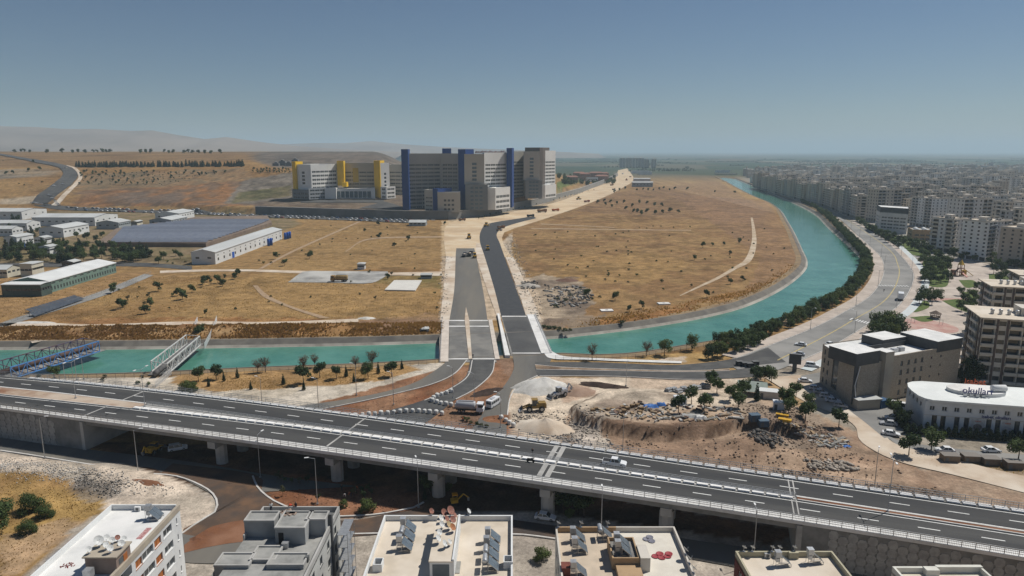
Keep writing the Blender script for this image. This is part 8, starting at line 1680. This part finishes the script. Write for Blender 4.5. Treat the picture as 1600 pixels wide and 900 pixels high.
crate('site_cabin','white container cabin in the site yard','cabin',1062,632,(3.2,2.4,2.5),CP_['white'],.2); crate('site_cabin','small white cube store beside the dirt track','cabin',1216,640,(3,2.6,2.4),CP_['white'],-.3); crate('site_cabin','white roofed hut behind the yard tree','cabin',1202,622,(6,3.5,2.6),wall_c,-.3,sh_w); crate('skip','blue steel skip in the site yard','skip',1178,665,(2.6,2,1.8),mat('skip_blue',(.06,.10,.15),(.09,.13,.17),1,.7),.1); crate('skip','second blue-grey skip beside the first','skip',1192,667,(2.6,2,1.7),MATS['skip_blue'],.05)
x, y, z = hpx(1175,617); t = thing('lean_to', 'grey-green sheet roofed lean-to in the site yard', 'shelter', (x,y,z-.2), -.3); MB().poly([(-4.5,-3.5,2.2),(4.5,-3.5,2.2),(4.5,3.5,3.4),(-4.5,3.5,3.4)]).poly([(-4.5,-3.5,2.12),(-4.5,3.5,3.32),(4.5,3.5,3.32),(4.5,-3.5,2.12)]).build('roof', mat('sheet_green', (.19,.23,.20), (.25,.28,.25), .5, .6, coord='o'), t)
for a in (-4.2,4.2):
    for b_, h in ((-3.2,2.1),(3.2,3.2)): MB().bb(a-.08,a+.08,b_-.08,b_+.08,0,h).build('post', wood, t)
MB().bb(-4.2,4.2,3.1,3.2,0,3.1).build('back_wall', brownw, t)
def tarp(label, px, py, a, b_, m, h=.9):
    x, y, z = hpx(px, py); mb = MB(); nx_, ny_ = 7, 5
    for j in range(ny_):
        for i in range(nx_): e = min(i, nx_-1-i, j, ny_-1-j); mb.v.append(((i/(nx_-1)-.5)*a, (j/(ny_-1)-.5)*b_, (.05 if e == 0 else h*random.uniform(.6,1.1))))
    for j in range(ny_-1):
        for i in range(nx_-1): mb.f.append((j*nx_+i, j*nx_+i+1, (j+1)*nx_+i+1, (j+1)*nx_+i)); mb.m.append(0)
    tag(mb.build('tarpaulin', m, None, (x,y,z), False, .1), label, 'tarpaulin')
tb = mat('tarp_blue', (.03,.12,.38), (.05,.16,.42), 1, .6); tarp('bright blue tarpaulin over goods in the site yard', 1016, 637, 5, 2.6, tb); tarp('smaller blue tarpaulin beside the large one', 1033, 634, 3, 1.8, tb); tarp('blue sheet lying on the dirt track', 1323, 699, 2, 1.2, tb, .3); tarp('grey plastic sheeting on the yard debris', 1075, 652, 5, 2.5, mat('tarp_grey', (.35,.35,.34), (.28,.28,.27), 1, .7), .8); tarp('white sacks under sheeting in the yard debris', 1095, 655, 4, 2, mat('tarp_white', (.55,.54,.52), None, 1, .7), 1.0)
for i, (a, b_, c) in enumerate(((1060,652,.3),(1085,648,-.2),(1110,656,.5),(1040,655,.1),(1130,650,.2),(1150,654,-.3),(1305,694,.55),(1296,690,.5),(1312,688,.6),(1288,697,.4))):
    x, y, z = hpx(a, b_); t = thing('plank_stack', f'{ordn(i)} stack of grey planks and sheets in the yard debris', 'planks', (x,y,z), c, 'plank stacks')
    for k in range(6): MB().bb(-2.2,2.2,-.5+.17*k,-.36+.17*k,random.uniform(.05,.3),.35).build('plank', mat('plank_grey', (.22,.21,.19), (.30,.28,.25), 1, .9, coord='o', rnd=.25), t)
for i, (a, b_) in enumerate(((1222,652),(1226,660))): crate('machine_hood', f'{["yellow machine hood lying in the yard","second yellow machine hood lying in the yard"][i]}', 'machine part', a, b_, (3.2,1.2,1.0), yel, -.5)
for i, (a, b_) in enumerate(((1483,722),(1515,722),(1546,727),(1582,732))): crate('timber_kiosk', f'{ordn(i)} brown timber kiosk from the west beside the street', 'kiosk', a, b_, (3.8,2.4,1.9), mat('kiosk_brown', (.15,.115,.085), (.19,.15,.11), 1, .9), -.1, mat('kiosk_roof', (.21,.19,.17), None, 1, .9), 'timber kiosks')
for i, (a, b_) in enumerate(((1155,572),(1164,574),(1171,575),(1180,572))): crate('bin', f'{ordn(i)} dark bin from the west at the boulevard mouth', 'bin', a, b_, (2.2,1.6,1.8), M['dark'], .1, grey_d, 'dark bins')
p = at(1241,580); t = thing('billboard', 'black billboard panel on a post beside the boulevard', 'billboard', (p.x,p.y,0), -.35); MB().bb(-2,2,-.2,.2,2.6,6.2).build('panel', clad, t); MB().bb(-.7,.7,-.35,.35,0,2.6).build('post', grey_d, t); MB().bb(-2.05,2.05,-.25,.25,6.202,6.35).build('frame', M['steel'], t)
# concrete box kerbs and slabs on the east bank
for i, (a, b_) in enumerate(((948,486),(1037,475))): x, y, z = hpx(a, b_); t = thing('concrete_cover', f'{ordn(i)} pale concrete chamber cover on the east bank', 'cover', (x,y,z), .1); MB().bb(-3,3,-2,2,-.3,.5).build('slab', M['concrete_white'], t); MB().bb(-.6,.6,-.6,.6,.502,.6).build('hatch', M['steel'], t)
# fences
def fence(label, P, h=1.6, sp=3, m=None, rails=(.1,.5,1.0)):
    t = thing('fence', label, 'fence'); P = resample(P, step=sp); mb = MB(); ra = MB()
    for i, p in enumerate(P):
        mb.box((p[0],p[1],h/2),(.09,.09,h))
        if i:
            for f in rails: ra.bar((P[i-1][0],P[i-1][1],h*f),(p[0],p[1],h*f),.035,.035)
            for k in range(1,9): q = lerp(P[i-1], p, k/9); ra.box((q[0],q[1],h*.52),(.02,.02,h*.9))
    stuff(mb.build('post', m or M['steel'], t)); stuff(ra.build('wire_mesh', m or M['steel'], t))
fence('dark wire fence along the west canal bank', wpts([(-60,601),(0,597),(200,591),(330,586),(560,577),(680,569)]), 1.7, 3, grey_d); fence('dark wire fence along the south canal bank', wpts([(868,562),(930,563),(1000,560),(1060,550),(1120,539),(1200,515)]), 1.7, 3, grey_d)
fence('pale mesh fence on the near side of the white truss', wpts([(243,606),(262,590),(268,585)]), 2.2, 1.2, M['white_paint']); fence('pale mesh fence west of the white truss landing', wpts([(299,522),(309,503)]), 2.4, 1.2, M['white_paint']); fence('pale mesh fence east of the white truss landing', wpts([(320,545),(333,520),(339,501)]), 2.4, 1.2, M['white_paint'])
fence('roadside mesh fence behind the overpass', [tuple(np.array(od(s, 1.0))+ON*1.2) for s in np.linspace(S0+5, sO(1500,857), 60)], 8.2, 4, M['steel'], (.97,)) if False else None
fence('wire fence beside the access lane', wpts([(-10,514),(45,494),(160,458),(236,428)]), 1.6, 4, M['concrete'])
# ------------------------------------------------------------------ park
def pad(name, px, m, dz, n=8): 
    P = crom(wpts(px+[px[0]]), 4)[:-1]; mb = MB(); mb.poly([(q[0],q[1],dz) for q in P])
    a = sum(P[i][0]*P[(i+1)%len(P)][1]-P[(i+1)%len(P)][0]*P[i][1] for i in range(len(P)))
    if a < 0: mb.f = [f[::-1] for f in mb.f]
    struct(mb.build(name, m))
pad('plaza', [(1376,548),(1400,512),(1428,478),(1446,450),(1440,404),(1500,404),(1580,425),(1590,470),(1550,500),(1545,560),(1440,566)], M['paving'], .05)
pad('plaza', [(1340,352),(1372,380),(1400,398),(1440,404),(1500,404),(1470,380),(1400,360),(1370,352)], mat('verge_grey', (.33,.31,.28), (.26,.25,.22), .1, .95), .045)
for q in ([(1440,414),(1448,402),(1475,404),(1482,430),(1478,448),(1450,446),(1443,430)],[(1498,438),(1520,438),(1526,446),(1510,450)],[(1502,456),(1540,458),(1545,470),(1520,472)],[(1472,470),(1500,468),(1525,478),(1520,490),(1490,480)],[(1422,480),(1446,470),(1452,480),(1430,488)],[(1422,496),(1452,494),(1458,501),(1440,503)],[(1434,520),(1446,518),(1460,526),(1444,528)],[(1350,532),(1372,516),(1405,516),(1418,530),(1385,540)],[(1545,428),(1575,432),(1572,446),(1548,444)],[(1350,356),(1380,372),(1420,396),(1445,400),(1450,390),(1400,368),(1365,352)]): pad('lawn', q, M['green_lawn'], .12)
c0 = at(1450,509); MB().poly([(c0.x+11*math.cos(t), c0.y+13*math.sin(t), .09) for t in np.linspace(0,2*math.pi,33)[:-1]]).build('rose_plaza', M['paving_pink']).__setitem__('kind','structure')
c1 = at(1485,468); MB().poly([(c1.x+14*math.cos(t), c1.y+3*math.sin(t), .085) for t in np.linspace(0,2*math.pi,25)[:-1]]).build('rose_plaza', M['paving_pink']).__setitem__('kind','structure')
p = at(1461,498); t = thing('gazebo', 'small dark wooden gazebo beside the round rose plaza', 'gazebo', (p.x,p.y,.05)); MB().lathe([(2.6,2.4),(2.7,2.5),(1.2,3.3),(.1,3.9)], k=8).build('roof', mat('gazebo_wood', (.10,.075,.06), (.13,.10,.08), 1, .9), t); MB().lathe([(2.2,0),(2.2,.25)], k=8).build('floor', M['concrete'], t)
for k in range(8): a = 6.283*k/8; MB().bb(2*math.cos(a)-.08,2*math.cos(a)+.08,2*math.sin(a)-.08,2*math.sin(a)+.08,.25,2.4).build('post', MATS['gazebo_wood'], t)
for k in range(7): a = 6.283*k/8; b_ = 6.283*(k+1)/8; MB().bar((2*math.cos(a),2*math.sin(a),.9),(2*math.cos(b_),2*math.sin(b_),.9),.06,.5).build('rail', MATS['gazebo_wood'], t)
p = at(1500,431); t = thing('playground_tower', 'tall playground tower with yellow slides and pointed roof', 'playground', (p.x,p.y,.05)); py_ = mat('play_yellow', (.55,.34,.05), None, 1, .5); pr_ = mat('play_brown', (.25,.12,.07), None, 1, .6)
for x in (-1.2,1.2):
    for y in (-1.2,1.2): MB().bb(x-.15,x+.15,y-.15,y+.15,0,7).build('post', pr_, t)
for z in (2.2,4.6): MB().bb(-1.5,1.5,-1.5,1.5,z,z+.2).build('platform', pr_, t)
MB().lathe([(2.1,7),(1.2,8.4),(.1,10.2)], k=6).build('roof', py_, t); MB().bar((1.5,0,4.7),(7,-1.5,.4),1.1,.3).build('slide', py_, t); MB().bar((-1.5,0,4.7),(-6.5,-2,.4),1.1,.3).build('slide', pr_, t); MB().bar((0,-1.5,2.3),(.5,-6,.3),1.0,.3).build('slide', mat('play_red', (.4,.08,.05), None, 1, .5), t); MB().bb(-4.5,-2.2,.5,2.8,0,3.5).build('play_house', pr_, t); MB().bb(2.4,4.6,1,3.2,0,3.2).build('play_house', py_, t)
for i, (a, b_) in enumerate(((1426,505),(1420,508),(1470,508))): 
    p = at(a, b_); t = thing('exercise_frame', f'{ordn(i)} slim exercise frame on the rose plaza', 'exercise frame', (p.x,p.y,.1)); MB().bar((-.8,0,0),(-.8,0,2.2),.1,.1).bar((.8,0,0),(.8,0,2.2),.1,.1).build('uprights', M['steel'], t)['kind'] = 'stuff'; MB().bar((-.8,0,2.2),(.8,0,2.2),.1,.1).build('bar', M['steel'], t)
# stone works on the quarry terrace
Q_ = ray([(432,259),(442,258.5),(452,259),(462,258)])
for i, p in enumerate(Q_): t = thing('plant_silo', f'{ordn(i)} grey quarry plant silo on the rocky terrace', 'silo', (p[0],p[1],p[2]-1)); MB().bb(-5,5,-4,4,0,[5,8,6,10][i]).build('body', hos_d, t); MB().lathe([(3,0),(3,2),(.4,3)], (0,0,[5,8,6,10][i]), 8).build('hopper', M['concrete_dark'], t)
# ------------------------------------------------------------------ haze: the summer air over the whole plain
hb = MB().bb(-66000, 66000, -3500, 96000, -50, 430).build('haze', [])
hb.display_type = 'WIRE'; stuff(hb)
hm = bpy.data.materials.new('haze_air'); hm.use_nodes = True; nt = hm.node_tree; nt.nodes.clear()
ho = nt.nodes.new('ShaderNodeOutputMaterial'); pv = nt.nodes.new('ShaderNodeVolumePrincipled')
pv.inputs['Color'].default_value = (.64,.83,.96,1); pv.inputs['Density'].default_value = HAZE; pv.inputs['Anisotropy'].default_value = .1
nt.links.new(pv.outputs[0], ho.inputs['Volume']); hb.data.materials.append(hm)
tag(hb, None, None, None, 'stuff')
